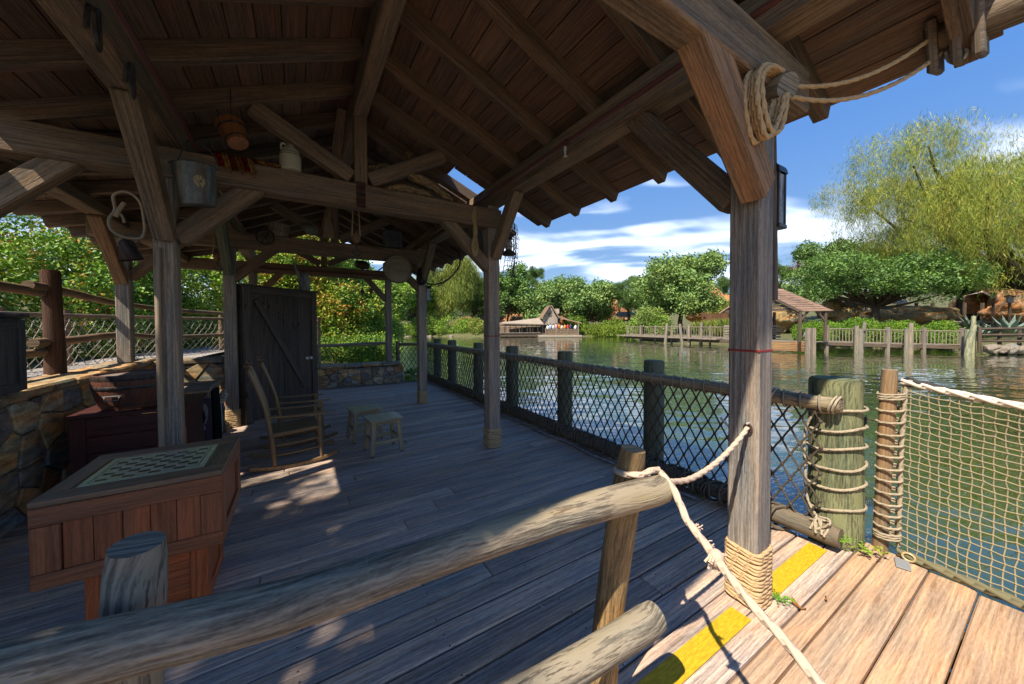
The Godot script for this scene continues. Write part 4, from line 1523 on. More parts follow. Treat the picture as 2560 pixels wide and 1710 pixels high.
func make_rocking_chair() -> Node3D:
	# faces +x, origin on the floor
	var th := thing("rocking_chair", "honey-varnished wooden rocking chair in front of the plank door closet", "chair", Vector3.ZERO, "rocking chairs on the deck")
	var wd := mat("chair_wood", Color(0.32, 0.19, 0.085), 0.4, "wood", 0.6, 0.5)
	var dk := mat("chair_finial_wood", Color(0.14, 0.075, 0.03), 0.35, "wood", 0.5, 0.5)
	for s in [-1.0, 1.0]:
		var zz: float = s * 0.235
		var m := mb(0.05)
		var pts := []
		for i in 13:
			var t := i / 12.0
			var x := lerpf(-0.46, 0.40, t)
			pts.append(Vector3(x, 0.022 + 0.30 * (x + 0.05) * (x + 0.05), zz))
		for i in 12:
			m.beam(pts[i] - (pts[i + 1] - pts[i]) * 0.02, pts[i + 1], 0.032, 0.045, Vector3.UP, 0.006)
		m.ball(pts[0], Vector3(0.03, 0.024, 0.017), 6, 10)
		m.ball(pts[12], Vector3(0.03, 0.024, 0.017), 6, 10)
		part(th, "rocker", m, wd, true)
		# back post, curved
		var bm := mb(0.05)
		var bp := curve([Vector3(-0.235, 0.06, zz), Vector3(-0.265, 0.40, zz), Vector3(-0.325, 0.75, zz), Vector3(-0.455, 1.15, zz)], 0.06)
		var rad := []
		for i in bp.size():
			rad.append(0.023 - 0.004 * absf(float(i) / bp.size() - 0.4))
		bm.tube(bp, rad, 10)
		var post := part(th, "back_post", bm, wd, true)
		var fm := mb()
		fm.lathe([Vector2(0.012, -0.02), Vector2(0.02, -0.012), Vector2(0.013, 0.0), Vector2(0.026, 0.018), Vector2(0.031, 0.036), Vector2(0.024, 0.055), Vector2(0.0, 0.064)], Vector3(-0.46, 1.165, zz), Basis(Vector3(0, 0, 1), 0.25), 14)
		part(post, "finial", fm, dk, true)
		# front post
		var pm := mb(0.05)
		pm.tube(pv([Vector3(0.235, 0.055, zz), Vector3(0.228, 0.2, zz), Vector3(0.22, 0.36, zz), Vector3(0.216, 0.45, zz), Vector3(0.215, 0.575, zz)]), [0.017, 0.022, 0.026, 0.022, 0.016], 12)
		part(th, "front_post", pm, wd, true)
		# arm
		var am := mb(0.05)
		var ap := [Vector3(-0.315, 0.615, zz), Vector3(-0.1, 0.60, zz * 1.03), Vector3(0.1, 0.592, zz * 1.06), Vector3(0.29, 0.588, zz * 1.08)]
		for i in 3:
			am.beam(ap[i], ap[i + 1], [0.04, 0.06, 0.075][i], 0.018, Vector3.UP, 0.007)
		am.lathe([Vector2(0.0, 0.009), Vector2(0.034, 0.009), Vector2(0.0385, 0.0), Vector2(0.034, -0.009), Vector2(0.0, -0.009)], ap[3], Basis.IDENTITY, 14)
		part(th, "arm", am, wd, true)
		# side stretchers
		for y in [0.17, 0.28]:
			var sm := mb(0.05)
			sm.tube(pv([Vector3(-0.245, y + 0.0, zz), Vector3(0, y + 0.005, zz), Vector3(0.225, y + 0.02, zz)]), [0.009, 0.012, 0.009], 8)
			part(th, "stretcher", sm, wd, true)
		var sr := mb(0.05)
		sr.tube(pv([Vector3(-0.268, 0.405, zz), Vector3(0.218, 0.43, zz)]), 0.016, 8)
		part(th, "seat_rail", sr, wd, true)
	for q in [[0.226, 0.14], [0.224, 0.25], [-0.243, 0.16]]:
		var m := mb(0.05)
		m.tube(pv([Vector3(q[0], q[1], -0.23), Vector3(q[0], q[1], 0.23)]), 0.011, 8)
		part(th, "stretcher", m, wd, true)
	# back rails and slats
	var top := mb(0.05)
	top.beam(Vector3(-0.432, 1.085, -0.225), Vector3(-0.432, 1.085, 0.225), 0.018, 0.075, Vector3(-0.3, 1, 0).normalized(), 0.006)
	part(th, "back_rail", top, wd, true)
	var low := mb(0.05)
	low.beam(Vector3(-0.306, 0.665, -0.225), Vector3(-0.306, 0.665, 0.225), 0.018, 0.055, Vector3(-0.25, 1, 0).normalized(), 0.006)
	part(th, "back_rail", low, wd, true)
	for i in 6:
		var zz := (i - 2.5) * 0.068
		var m := mb(0.06)
		m.beam(Vector3(-0.308, 0.68, zz), Vector3(-0.362, 0.87, zz), 0.028, 0.009, Vector3(1, 0.25, 0).normalized(), 0.003)
		m.beam(Vector3(-0.362, 0.868, zz), Vector3(-0.428, 1.07, zz), 0.028, 0.009, Vector3(1, 0.3, 0).normalized(), 0.003)
		part(th, "slat", m, mat("slat_wood", Color(0.44, 0.30, 0.15), 0.45, "wood", 0.6, 0.5), true)
	# woven seat
	var wv := mb(0.05)
	for i in 30:
		var t := i / 29.0
		var x := lerpf(-0.255, 0.21, t)
		wv.tube(pv([Vector3(x, 0.422 + t * 0.022, -0.245), Vector3(x, 0.415 + t * 0.022, 0.0), Vector3(x, 0.422 + t * 0.022, 0.245)]), 0.0085, 5)
		wv.tube(pv([Vector3(x, 0.39 + t * 0.022, -0.245), Vector3(x, 0.385 + t * 0.022, 0.0), Vector3(x, 0.39 + t * 0.022, 0.245)]), 0.0085, 5)
	for s in [-1.0, 1.0]:
		wv.tube(pv([Vector3(-0.26, 0.406, s * 0.245), Vector3(0.22, 0.43, s * 0.245)]), 0.023, 8)
	part(th, "woven_seat", wv, mat("seat_cane", Color(0.24, 0.15, 0.07), 0.7, "", 0, 0.3), true)
	return th

func make_stool() -> Node3D:
	var th := thing("wooden_stool", "small pale wooden stool with splayed legs nearer the rocking chairs' rockers", "stool", Vector3.ZERO, "wooden stools on the deck")
	var wd := mat("stool_wood", Color(0.42, 0.33, 0.185), 0.5, "wood", 0.7, 0.45)
	for i in 3:
		var m := mb(0.05)
		m.beam(Vector3((i - 1) * 0.137, 0.436, -0.19), Vector3((i - 1) * 0.137, 0.436, 0.19), 0.134, 0.024, Vector3.UP, 0.003)
		part(th, "seat_plank", m, mat("stool_top_wood", Color(0.40, 0.35, 0.20), 0.38, "wood", 0.5, 0.5), true)
	for sx in [-1.0, 1.0]:
		for sz in [-1.0, 1.0]:
			var m := mb(0.05)
			m.beam(Vector3(sx * 0.185, 0.012, sz * 0.165), Vector3(sx * 0.15, 0.424, sz * 0.135), 0.034, 0.05, Vector3(1, 0, 0), 0.004)
			var leg := part(th, "leg", m, wd, true)
			var f := mb()
			f.lathe([Vector2(0.0, 0.0), Vector2(0.015, 0.0), Vector2(0.015, 0.014)], Vector3(sx * 0.186, 0, sz * 0.166), Basis.IDENTITY, 10)
			part(leg, "foot_pad", f, mat("rubber", Color(0.02, 0.02, 0.02), 0.8, "", 0, 0.3), true)
	for s in [-1.0, 1.0]:
		var a := mb(0.05)
		a.beam(Vector3(-0.145, 0.40, s * 0.137), Vector3(0.145, 0.40, s * 0.137), 0.018, 0.045, Vector3.UP, 0.003)
		part(th, "apron", a, wd, true)
		var b := mb(0.05)
		b.beam(Vector3(s * 0.152, 0.40, -0.12), Vector3(s * 0.152, 0.40, 0.12), 0.018, 0.045, Vector3.UP, 0.003)
		part(th, "apron", b, wd, true)
		var c := mb(0.05)
		c.beam(Vector3(-0.165, 0.16, s * 0.155), Vector3(0.165, 0.16, s * 0.155), 0.018, 0.04, Vector3.UP, 0.003)
		part(th, "stretcher", c, wd, true)
		var d := mb(0.05)
		d.beam(Vector3(s * 0.172, 0.19, -0.14), Vector3(s * 0.172, 0.19, 0.14), 0.018, 0.035, Vector3.UP, 0.003)
		part(th, "stretcher", d, wd, true)
	return th

func make_closet():
	var L := Vector3(-0.78, 0, -7.16)
	var R := Vector3(0.30, 0, -8.27)
	var th := thing("door_closet", "tall dark plank door closet with diagonal batten and three horseshoes", "closet", (L + R) / 2)
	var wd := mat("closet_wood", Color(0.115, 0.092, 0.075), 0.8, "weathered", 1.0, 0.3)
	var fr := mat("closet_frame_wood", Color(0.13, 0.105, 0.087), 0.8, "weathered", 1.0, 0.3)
	var u := (R - L).normalized()
	var W := L.distance_to(R)
	var nn := u.cross(Vector3.UP) * -1.0
	if nn.z < 0:
		nn = -nn
	var H := 2.30
	var n := 4
	var pw := (W - 0.26) / n
	for i in n:
		var x0 := 0.13 + pw * i
		var gap := 0.004 if i != 2 else 0.004
		var m := mb(0.1)
		var a := L + u * (x0 + pw / 2)
		m.beam(a + Vector3(0, 0.03, 0), a + Vector3(0, H - 0.05, 0), 0.022, pw - (0.004 if i < 2 else 0.012), u, 0.003)
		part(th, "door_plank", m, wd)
	for x in [0.065, W - 0.065]:
		var m := mb(0.06)
		m.beam(L + u * x + nn * 0.02, L + u * x + nn * 0.02 + Vector3(0, H, 0), 0.05, 0.13, u, 0.005)
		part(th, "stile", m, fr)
	var tp := mb(0.06)
	tp.beam(L + u * 0.132 + nn * 0.02 + Vector3(0, H - 0.06, 0), R - u * 0.132 + nn * 0.02 + Vector3(0, H - 0.06, 0), 0.046, 0.12, Vector3.UP, 0.005)
	part(th, "head_rail", tp, fr)
	var db := mb(0.06)
	db.beam(L + u * 0.22 + nn * 0.03 + Vector3(0, H - 0.22, 0), L + u * (W - 0.30) + nn * 0.03 + Vector3(0, 0.42, 0), 0.03, 0.095, Vector3.UP, 0.004)
	part(th, "diagonal_batten", db, fr)
	# sides and top
	for q in [[L, 0.0], [R, 0.0]]:
		var m := mb(0.06)
		var p: Vector3 = q[0]
		m.beam(p - nn * 0.02 + Vector3(0, H / 2, 0) + u * (0.012 if p == L else -0.012), p - nn * 0.30 + Vector3(0, H / 2, 0) + u * (0.012 if p == L else -0.012), 0.024, H, Vector3.UP, 0.004)
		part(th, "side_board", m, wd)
	var tb := mb(0.06)
	tb.beam(L - u * 0.03 - nn * 0.12 + Vector3(0, H + 0.014, 0), R + u * 0.03 - nn * 0.12 + Vector3(0, H + 0.014, 0), 0.40, 0.026, Vector3.UP, 0.005)
	part(th, "top_board", tb, fr)
	# three horseshoes nailed in a falling row
	for q in [[0.43, 1.99], [0.73, 1.83], [1.06, 1.65]]:
		var m := mb()
		var pts := PackedVector3Array()
		for i in 15:
			var an := lerpf(-2.35, 2.35, i / 14.0) + PI * 1.5
			pts.append(L + u * (q[0] + 0.062 * cos(an)) + Vector3(0, q[1] + 0.07 * sin(an), 0) + nn * 0.018)
		m.tube(pts, 0.012, 6)
		part(th, "horseshoe", m, mat("dark_iron", Color(0.06, 0.055, 0.05), 0.55, "rust", 0.6, 0.5))
	var lt := mb()
	lt.box(L + u * (W - 0.24) + nn * 0.018 + Vector3(0, 0.98, 0), Basis(u, Vector3.UP, nn), Vector3(0.07, 0.05, 0.02), 0.006)
	lt.box(L + u * (W - 0.16) + nn * 0.028 + Vector3(0, 0.98, 0), Basis(u, Vector3.UP, nn), Vector3(0.05, 0.06, 0.04), 0.006)
	part(th, "latch", lt, mat("steel", Color(0.45, 0.45, 0.44), 0.35, "", 0, 0.6))
	for y in [1.95, 0.5]:
		var hg := mb()
		hg.box(L + u * 0.02 + nn * 0.048 + Vector3(0, y, 0), Basis(u, Vector3.UP, nn), Vector3(0.03, 0.10, 0.008), 0.003)
		part(th, "hinge", hg, mat("rusty_iron", Color(0.075, 0.038, 0.028), 0.75, "rust", 1.0, 0.4))

func make_left_goods():
	# dark red chest
	var th := thing("wooden_chest", "dark red plank chest standing against the stone wall", "chest", Vector3(-1.35, 0, -5.1))
	var mr := mat("maroon_wood", Color(0.085, 0.022, 0.017), 0.6, "wood", 0.8, 0.4)
	var x0 := -1.77
	var x1 := -0.98
	var zf := -4.74
	var zb := -5.5
	for i in 5:
		var m := mb(0.08)
		m.beam(Vector3(x0 + 0.02, 0.08 + i * 0.155, zf - 0.014), Vector3(x1 - 0.02, 0.08 + i * 0.155, zf - 0.014), 0.02, 0.15, Vector3.UP, 0.004)
		part(th, "front_board", m, mr)
	for x in [x0 + 0.05, x1 - 0.05]:
		var m := mb(0.06)
		m.beam(Vector3(x, 0.0, zf + 0.008), Vector3(x, 0.80, zf + 0.008), 0.024, 0.10, Vector3.RIGHT, 0.004)
		part(th, "stile", m, mr)
	for y in [0.05, 0.745]:
		var m := mb(0.06)
		m.beam(Vector3(x0 + 0.102, y, zf + 0.008), Vector3(x1 - 0.102, y, zf + 0.008), 0.022, 0.10, Vector3.UP, 0.004)
		part(th, "rail", m, mr)
	for x in [x0 + 0.012, x1 - 0.012]:
		var m := mb(0.06)
		m.beam(Vector3(x, 0.4, zf - 0.026), Vector3(x, 0.4, zb), 0.02, 0.80, Vector3.UP, 0.004)
		part(th, "side_board", m, mr)
	var lid := mb(0.06)
	lid.box(Vector3((x0 + x1) / 2, 0.818, (zf + zb) / 2), Basis.IDENTITY, Vector3(x1 - x0 + 0.05, 0.032, zf - zb + 0.05), 0.006)
	part(th, "lid", lid, mr)
	# half barrel tub on the chest
	var tb := thing("barrel_tub", "brown half-barrel tub with iron hoops standing on the red chest", "tub", Vector3(-1.44, 0.835, -5.08))
	var bw := mat("barrel_wood", Color(0.16, 0.062, 0.038), 0.6, "wood", 0.8, 0.4)
	var prof := [[0.245, 0.0], [0.275, 0.10], [0.296, 0.2], [0.300, 0.27], [0.292, 0.335]]
	for i in 18:
		var m := mb(0.12, 0.03)
		var a0 := TAU * i / 18.0 + 0.004
		var a1 := TAU * (i + 1) / 18.0 - 0.004
		var pr := []
		for p in prof:
			pr.append(Vector2(p[0], p[1]))
		for p in [[0.272, 0.335], [0.225, 0.0]]:
			pr.append(Vector2(p[0], p[1]))
		m.lathe(pr, Vector3(-1.44, 0.835, -5.08), Basis.IDENTITY, 3, a0, a1)
		part(tb, "stave", m, bw)
	for q in [[0.258, 0.05, 0.03], [0.302, 0.215, 0.03], [0.300, 0.305, 0.05]]:
		var m := mb()
		m.lathe([Vector2(q[0] - 0.01, q[1] - q[2] / 2), Vector2(q[0], q[1] - q[2] / 2), Vector2(q[0] + 0.004, q[1] + q[2] / 2), Vector2(q[0] - 0.01, q[1] + q[2] / 2)], Vector3(-1.44, 0.835, -5.08), Basis.IDENTITY, 32)
		part(tb, "hoop", m, mat("hoop_iron", Color(0.045, 0.035, 0.035), 0.5, "rust", 0.5, 0.5))
	var dm := mb()
	dm.lathe([Vector2(0.274, 0.0), Vector2(0.0, 0.0)], Vector3(-1.44, 1.15, -5.08), Basis.IDENTITY, 24)
	part(tb, "head", dm, mat("tub_lid_wood", Color(0.27, 0.22, 0.19), 0.7, "wood", 0.8, 0.3))
	var hm := mb()
	var c := Vector3(-1.52, 0.94, -4.80)
	hm.tube(pv([c + Vector3(-0.05, 0.03, 0.0), c + Vector3(-0.045, 0.0, 0.03), c + Vector3(0.045, 0.0, 0.03), c + Vector3(0.05, 0.03, 0.0)]), 0.006, 7)
	hm.box(c + Vector3(0, 0.034, -0.002), Basis.IDENTITY, Vector3(0.13, 0.014, 0.012), 0.003)
	part(tb, "handle", hm, mat("galvanised", Color(0.13, 0.125, 0.12), 0.6, "", 0, 0.5))
	# pale wooden bench box further along
	var bx := thing("bench_box", "pale wooden box with raised rim between the two inner posts", "box", Vector3(-1.3, 0, -6.25))
	var pale := mat("pale_plank", Color(0.37, 0.275, 0.19), 0.75, "weathered", 0.8, 0.3)
	for i in 4:
		var m := mb(0.08)
		m.beam(Vector3(-1.62, 0.80, -5.98 - i * 0.155), Vector3(-0.98, 0.80, -5.98 - i * 0.155), 0.15, 0.026, Vector3.UP, 0.003)
		part(bx, "top_plank", m, pale)
	for i in 5:
		var m := mb(0.08)
		m.beam(Vector3(-1.0, 0.0, -5.95 - i * 0.128), Vector3(-1.0, 0.786, -5.95 - i * 0.128), 0.02, 0.124, Vector3(0, 0, 1), 0.003)
		part(bx, "side_plank", m, pale)
	for i in 5:
		var m := mb(0.08)
		m.beam(Vector3(-1.56 + i * 0.128, 0.0, -5.90), Vector3(-1.56 + i * 0.128, 0.786, -5.90), 0.02, 0.124, Vector3(1, 0, 0), 0.003)
		part(bx, "front_plank", m, pale)
	var rm := mb(0.05)
	rm.beam(Vector3(-1.62, 0.833, -6.52), Vector3(-0.98, 0.833, -6.52), 0.03, 0.04, Vector3.UP, 0.003)
	part(bx, "rim", rm, pale)
	var rm2 := mb(0.05)
	rm2.beam(Vector3(-0.985, 0.833, -5.9), Vector3(-0.985, 0.833, -6.502), 0.03, 0.04, Vector3.UP, 0.003)
	part(bx, "rim", rm2, pale)
	# dark canvas hung on its side
	var cv := thing("canvas_cloth", "dark blue canvas hung in folds over the pale wooden box", "cloth", Vector3(-0.95, 0.4, -6.0))
	var cm := mb()
	for i in 14:
		var t0 := i / 14.0
		var z0 := -5.93 - t0 * 0.26
		cm.tube(curve([Vector3(-0.965 + 0.012 * sin(i * 2.1), 0.80, z0), Vector3(-0.955 + 0.018 * sin(i * 1.7), 0.5, z0 - 0.01 * sin(i)), Vector3(-0.945 + 0.02 * sin(i * 2.3), 0.10 + 0.05 * sin(i * 0.9), z0 + 0.015 * cos(i * 1.3))], 0.1), 0.016, 6)
	part(cv, "folds", cm, mat("navy_canvas", Color(0.022, 0.027, 0.032), 0.9, "grit", 0.5, 0.2))
	# hook block and knotted rope hung beside it
	var hb := thing("block_hook", "grey cargo hook with a rope knot hung on the pale wooden box", "hook", Vector3(-0.95, 0.6, -6.3))
	var km := mb()
	for i in 22:
		var an := rf(0, TAU)
		var q := Vector3(-0.93, 0.66, -6.30) + Vector3(rf(-0.02, 0.03), rf(-0.06, 0.06), rf(-0.05, 0.05))
		km.tube(curve([q, q + Vector3(rf(0, 0.04), rf(-0.04, 0.04), rf(-0.05, 0.05)), q + Vector3(rf(-0.01, 0.03), rf(-0.06, 0.06), rf(-0.05, 0.05))], 0.02), 0.014, 6, true, 3, 80.0, 0.25)
	part(hb, "rope_knot", km, mat("pale_rope2", Color(0.46, 0.42, 0.35), 0.92, "", 0, 0.2))
	var hk := mb()
	hk.tube(curve([Vector3(-0.93, 0.56, -6.30), Vector3(-0.925, 0.40, -6.29), Vector3(-0.92, 0.26, -6.26), Vector3(-0.92, 0.17, -6.30), Vector3(-0.92, 0.19, -6.38), Vector3(-0.92, 0.26, -6.40)], 0.03), [0.018, 0.02, 0.021, 0.022, 0.023, 0.024, 0.024, 0.024, 0.023, 0.022, 0.02, 0.018, 0.016, 0.013, 0.01, 0.008, 0.007, 0.006, 0.006, 0.006, 0.006, 0.006, 0.006, 0.006, 0.006, 0.006], 8)
	part(hb, "hook", hk, mat("grey_iron", Color(0.17, 0.15, 0.14), 0.6, "rust", 0.8, 0.4))
	var rp := mb()
	for k in 2:
		rp.tube(curve([Vector3(-0.94, 0.62, -6.20 - k * 0.02), Vector3(-0.93, 0.40, -6.19 - k * 0.03), Vector3(-0.93, 0.16, -6.21 - k * 0.02)], 0.012), 0.012, 8, true, 3, 100.0, 0.28)
	part(hb, "rope", rp, mat("pale_rope2", Color(0.46, 0.42, 0.35), 0.92, "", 0, 0.2))
	# purple stencilled sack standing behind the inner post
	var sk := thing("stencilled_crate", "narrow dark purple crate with white painted letters beside the inner post", "crate", Vector3(-1.1, 0, -5.6))
	var pm := mb()
	pm.box(Vector3(-1.14, 0.36, -5.66), Basis.IDENTITY, Vector3(0.34, 0.72, 0.30), 0.012)
	part(sk, "body", pm, mat("purple_paint", Color(0.045, 0.025, 0.055), 0.7, "wood", 0.6, 0.3))
	var fnt := SystemFont.new()
	fnt.font_names = PackedStringArray(["Droid Sans"])
	for q in [["O", 0.40], ["S", 0.27]]:
		var tm := TextMesh.new()
		tm.text = q[0]; tm.font = fnt; tm.font_size = 32; tm.pixel_size = 0.0042; tm.depth = 0.002
		var o := MeshInstance3D.new()
		o.name = "letter"
		o.mesh = tm
		o.material_override = mat("white_stencil", Color(0.55, 0.53, 0.55), 0.8, "", 0, 0.3, false)
		sk.add_child(o, true)
		o.transform = Transform3D(Basis.IDENTITY, Vector3(-1.02, q[1], -5.508) - sk.position)
	# coil of grey rope on the crate
	var cr := mb()
	for i in 5:
		var ring := PackedVector3Array()
		for j in 19:
			var an := TAU * j / 18.0
			ring.append(Vector3(-1.03 + 0.075 * cos(an) + rf(-0.004, 0.004), 0.60 + 0.13 * sin(an) - 0.01 * i, -5.495 + i * 0.012 + rf(-0.004, 0.004)))
		cr.tube(ring, 0.012, 6, false, 3, 90.0, 0.25)
	solo("rope_coil", cr, mat("dim_rope", Color(0.20, 0.19, 0.185), 0.92, "", 0, 0.2), "coil of dark grey rope hung on the purple stencilled crate", "rope")
	# gourd and wooden mooring peg at the foot of the inner far post
	var gm := mb()
	gm.lathe([Vector2(0.0, 0.0), Vector2(0.09, 0.01), Vector2(0.13, 0.07), Vector2(0.12, 0.14), Vector2(0.05, 0.19), Vector2(0.03, 0.24), Vector2(0.0, 0.25)], Vector3(-1.06, 0.0, -6.86), Basis.IDENTITY, 20)
	solo("gourd_jug", gm, mat("gourd", Color(0.22, 0.11, 0.04), 0.5, "stone", 0.4, 0.5), "round brown gourd jug at the foot of the rope-wrapped inner post", "jug")
	# grey cabinet on the wall
	var gc := thing("wall_cabinet", "weathered grey panelled cabinet standing on the stone wall", "cabinet", Vector3(-2.13, 1.12, -4.17))
	var gw := mat("grey_paint_wood", Color(0.10, 0.105, 0.11), 0.75, "weathered", 0.8, 0.3)
	var g0 := mb(0.05)
	g0.box(Vector3(-2.13, 1.42, -4.17), Basis.IDENTITY, Vector3(0.40, 0.60, 0.74), 0.01)
	part(gc, "carcass", g0, gw)
	var g1 := mb(0.05)
	g1.box(Vector3(-2.13, 1.735, -4.17), Basis.IDENTITY, Vector3(0.46, 0.03, 0.80), 0.006)
	part(gc, "top", g1, gw)
	for q in [[-4.49, 0.08], [-3.85, 0.08]]:
		var m := mb(0.05)
		m.beam(Vector3(-1.92, 1.13, q[0]), Vector3(-1.92, 1.70, q[0]), 0.02, q[1], Vector3(0, 0, 1), 0.003)
		part(gc, "stile", m, gw)
	for y in [1.16, 1.66]:
		var m := mb(0.05)
		m.beam(Vector3(-1.921, y, -4.445), Vector3(-1.921, y, -3.895), 0.018, 0.07, Vector3.UP, 0.003)
		part(gc, "rail", m, gw)
	for i in 5:
		var m := mb(0.05)
		m.beam(Vector3(-1.928, 1.19, -4.40 + i * 0.11), Vector3(-1.928, 1.63, -4.40 + i * 0.11), 0.012, 0.106, Vector3(0, 0, 1), 0.003)
		part(gc, "panel_board", m, gw)

# ---------------------------------------------------------------- goods hung in the roof
func bucket_prof(r0: float, r1: float, h: float, t := 0.006) -> Array:
	return [Vector2(0.0, 0.004), Vector2(r0, 0.0), Vector2(r1, h), Vector2(r1 + 0.008, h + 0.004), Vector2(r1 - t, h), Vector2(r0 - t, 0.012), Vector2(0.0, 0.012)]

func hang_line(th: Node3D, a: Vector3, b: Vector3, r := 0.004):
	var m := mb()
	m.tube(pv([a, b]), r, 5)
	part(th, "hanging_wire", m, mat("dark_iron", Color(0.06, 0.055, 0.05), 0.55, "rust", 0.6, 0.5))

func lantern(called: String, label: String, at: Vector3, hang_y: float, s := 1.0):
	# hurricane lantern; at = base centre
	var th := thing(called, label, "lantern", at)
	var dk := mat("lantern_metal", Color(0.05, 0.035, 0.03), 0.5, "rust", 0.4, 0.5)
	var b := mb()
	b.lathe([Vector2(0.0, 0.0), Vector2(0.085, 0.0), Vector2(0.09, 0.03), Vector2(0.06, 0.055), Vector2(0.04, 0.075), Vector2(0.0, 0.075)], at, Basis.from_scale(Vector3(s, s, s)), 18)
	part(th, "fuel_tank", b, dk)
	var g := mb()
	g.lathe([Vector2(0.036, 0.078), Vector2(0.055, 0.12), Vector2(0.055, 0.16), Vector2(0.036, 0.205)], at, Basis.from_scale(Vector3(s, s, s)), 16)
	part(th, "globe", g, mat("frosted_glass", Color(0.62, 0.63, 0.60), 0.35, "", 0, 0.5))
	var t := mb()
	t.lathe([Vector2(0.045, 0.205), Vector2(0.05, 0.215), Vector2(0.03, 0.25), Vector2(0.045, 0.265), Vector2(0.02, 0.30), Vector2(0.0, 0.305)], at, Basis.from_scale(Vector3(s, s, s)), 16)
	part(th, "chimney", t, dk)
	for sd in [-1.0, 1.0]:
		var f := mb()
		f.tube(curve([at + Vector3(0.07 * sd, 0.03, 0) * s, at + Vector3(0.085 * sd, 0.1, 0) * s, at + Vector3(0.08 * sd, 0.2, 0) * s, at + Vector3(0.03 * sd, 0.27, 0) * s], 0.03), 0.006, 6)
		part(th, "side_tube", f, dk)
	hang_line(th, at + Vector3(0, 0.30 * s, 0), Vector3(at.x, hang_y, at.z))

func sconce(label: String, x: float, z: float, y0: float, y1: float, face: Vector3):
	var th := thing("wall_lantern", label, "lantern", Vector3(x, y0, z))
	var bk := mat("black_metal", Color(0.018, 0.017, 0.017), 0.45, "", 0, 0.5)
	var w := 0.085
	var d := 0.10
	var u := face.cross(Vector3.UP).normalized()
	var c := Vector3(x, 0, z)
	var m := mb()
	m.box(c + Vector3(0, y0 + 0.012, 0), Basis(u, Vector3.UP, u.cross(Vector3.UP)), Vector3(w + 0.01, 0.024, d), 0.004)
	part(th, "base", m, bk)
	for su in [-1.0, 1.0]:
		for sf in [-1.0, 1.0]:
			var p := mb()
			p.beam(c + u * su * (w / 2 - 0.006) + face * sf * (d / 2 - 0.008) + Vector3(0, y0 + 0.022, 0), c + u * su * (w / 2 - 0.006) + face * sf * (d / 2 - 0.008) + Vector3(0, y1 - 0.06, 0), 0.012, 0.012)
			part(th, "corner_bar", p, bk)
	var h := mb()
	var pts := []
	for i in 13:
		var a := PI * i / 12.0
		pts.append(Vector2(cos(a) * (w / 2 + 0.004), y1 - 0.065 + sin(a) * 0.062))
	for i in 12:
		var p0: Vector3 = c + u * pts[i].x + Vector3(0, pts[i].y, 0)
		var p1: Vector3 = c + u * pts[i + 1].x + Vector3(0, pts[i + 1].y, 0)
		h.poly([p0 + face * d * 0.55, p1 + face * d * 0.55, p1 - face * d * 0.55, p0 - face * d * 0.55], ((p0 + p1) / 2 - c - Vector3(0, y1 - 0.065, 0)).normalized())
	for sf in [-1.0, 1.0]:
		var fan := []
		for p in pts:
			fan.append(c + u * p.x + Vector3(0, p.y, 0) + face * sf * d * 0.54)
		h.poly(fan, face * sf)
	part(th, "arched_hood", h, bk)
	var g := mb()
	g.box(c + Vector3(0, (y0 + y1) / 2 - 0.02, 0), Basis(u, Vector3.UP, u.cross(Vector3.UP)), Vector3(w - 0.016, y1 - y0 - 0.09, d - 0.02), 0.003)
	part(th, "seeded_glass", g, mat("lamp_glass", Color(0.36, 0.37, 0.36), 0.18, "grit", 0.6, 0.6))

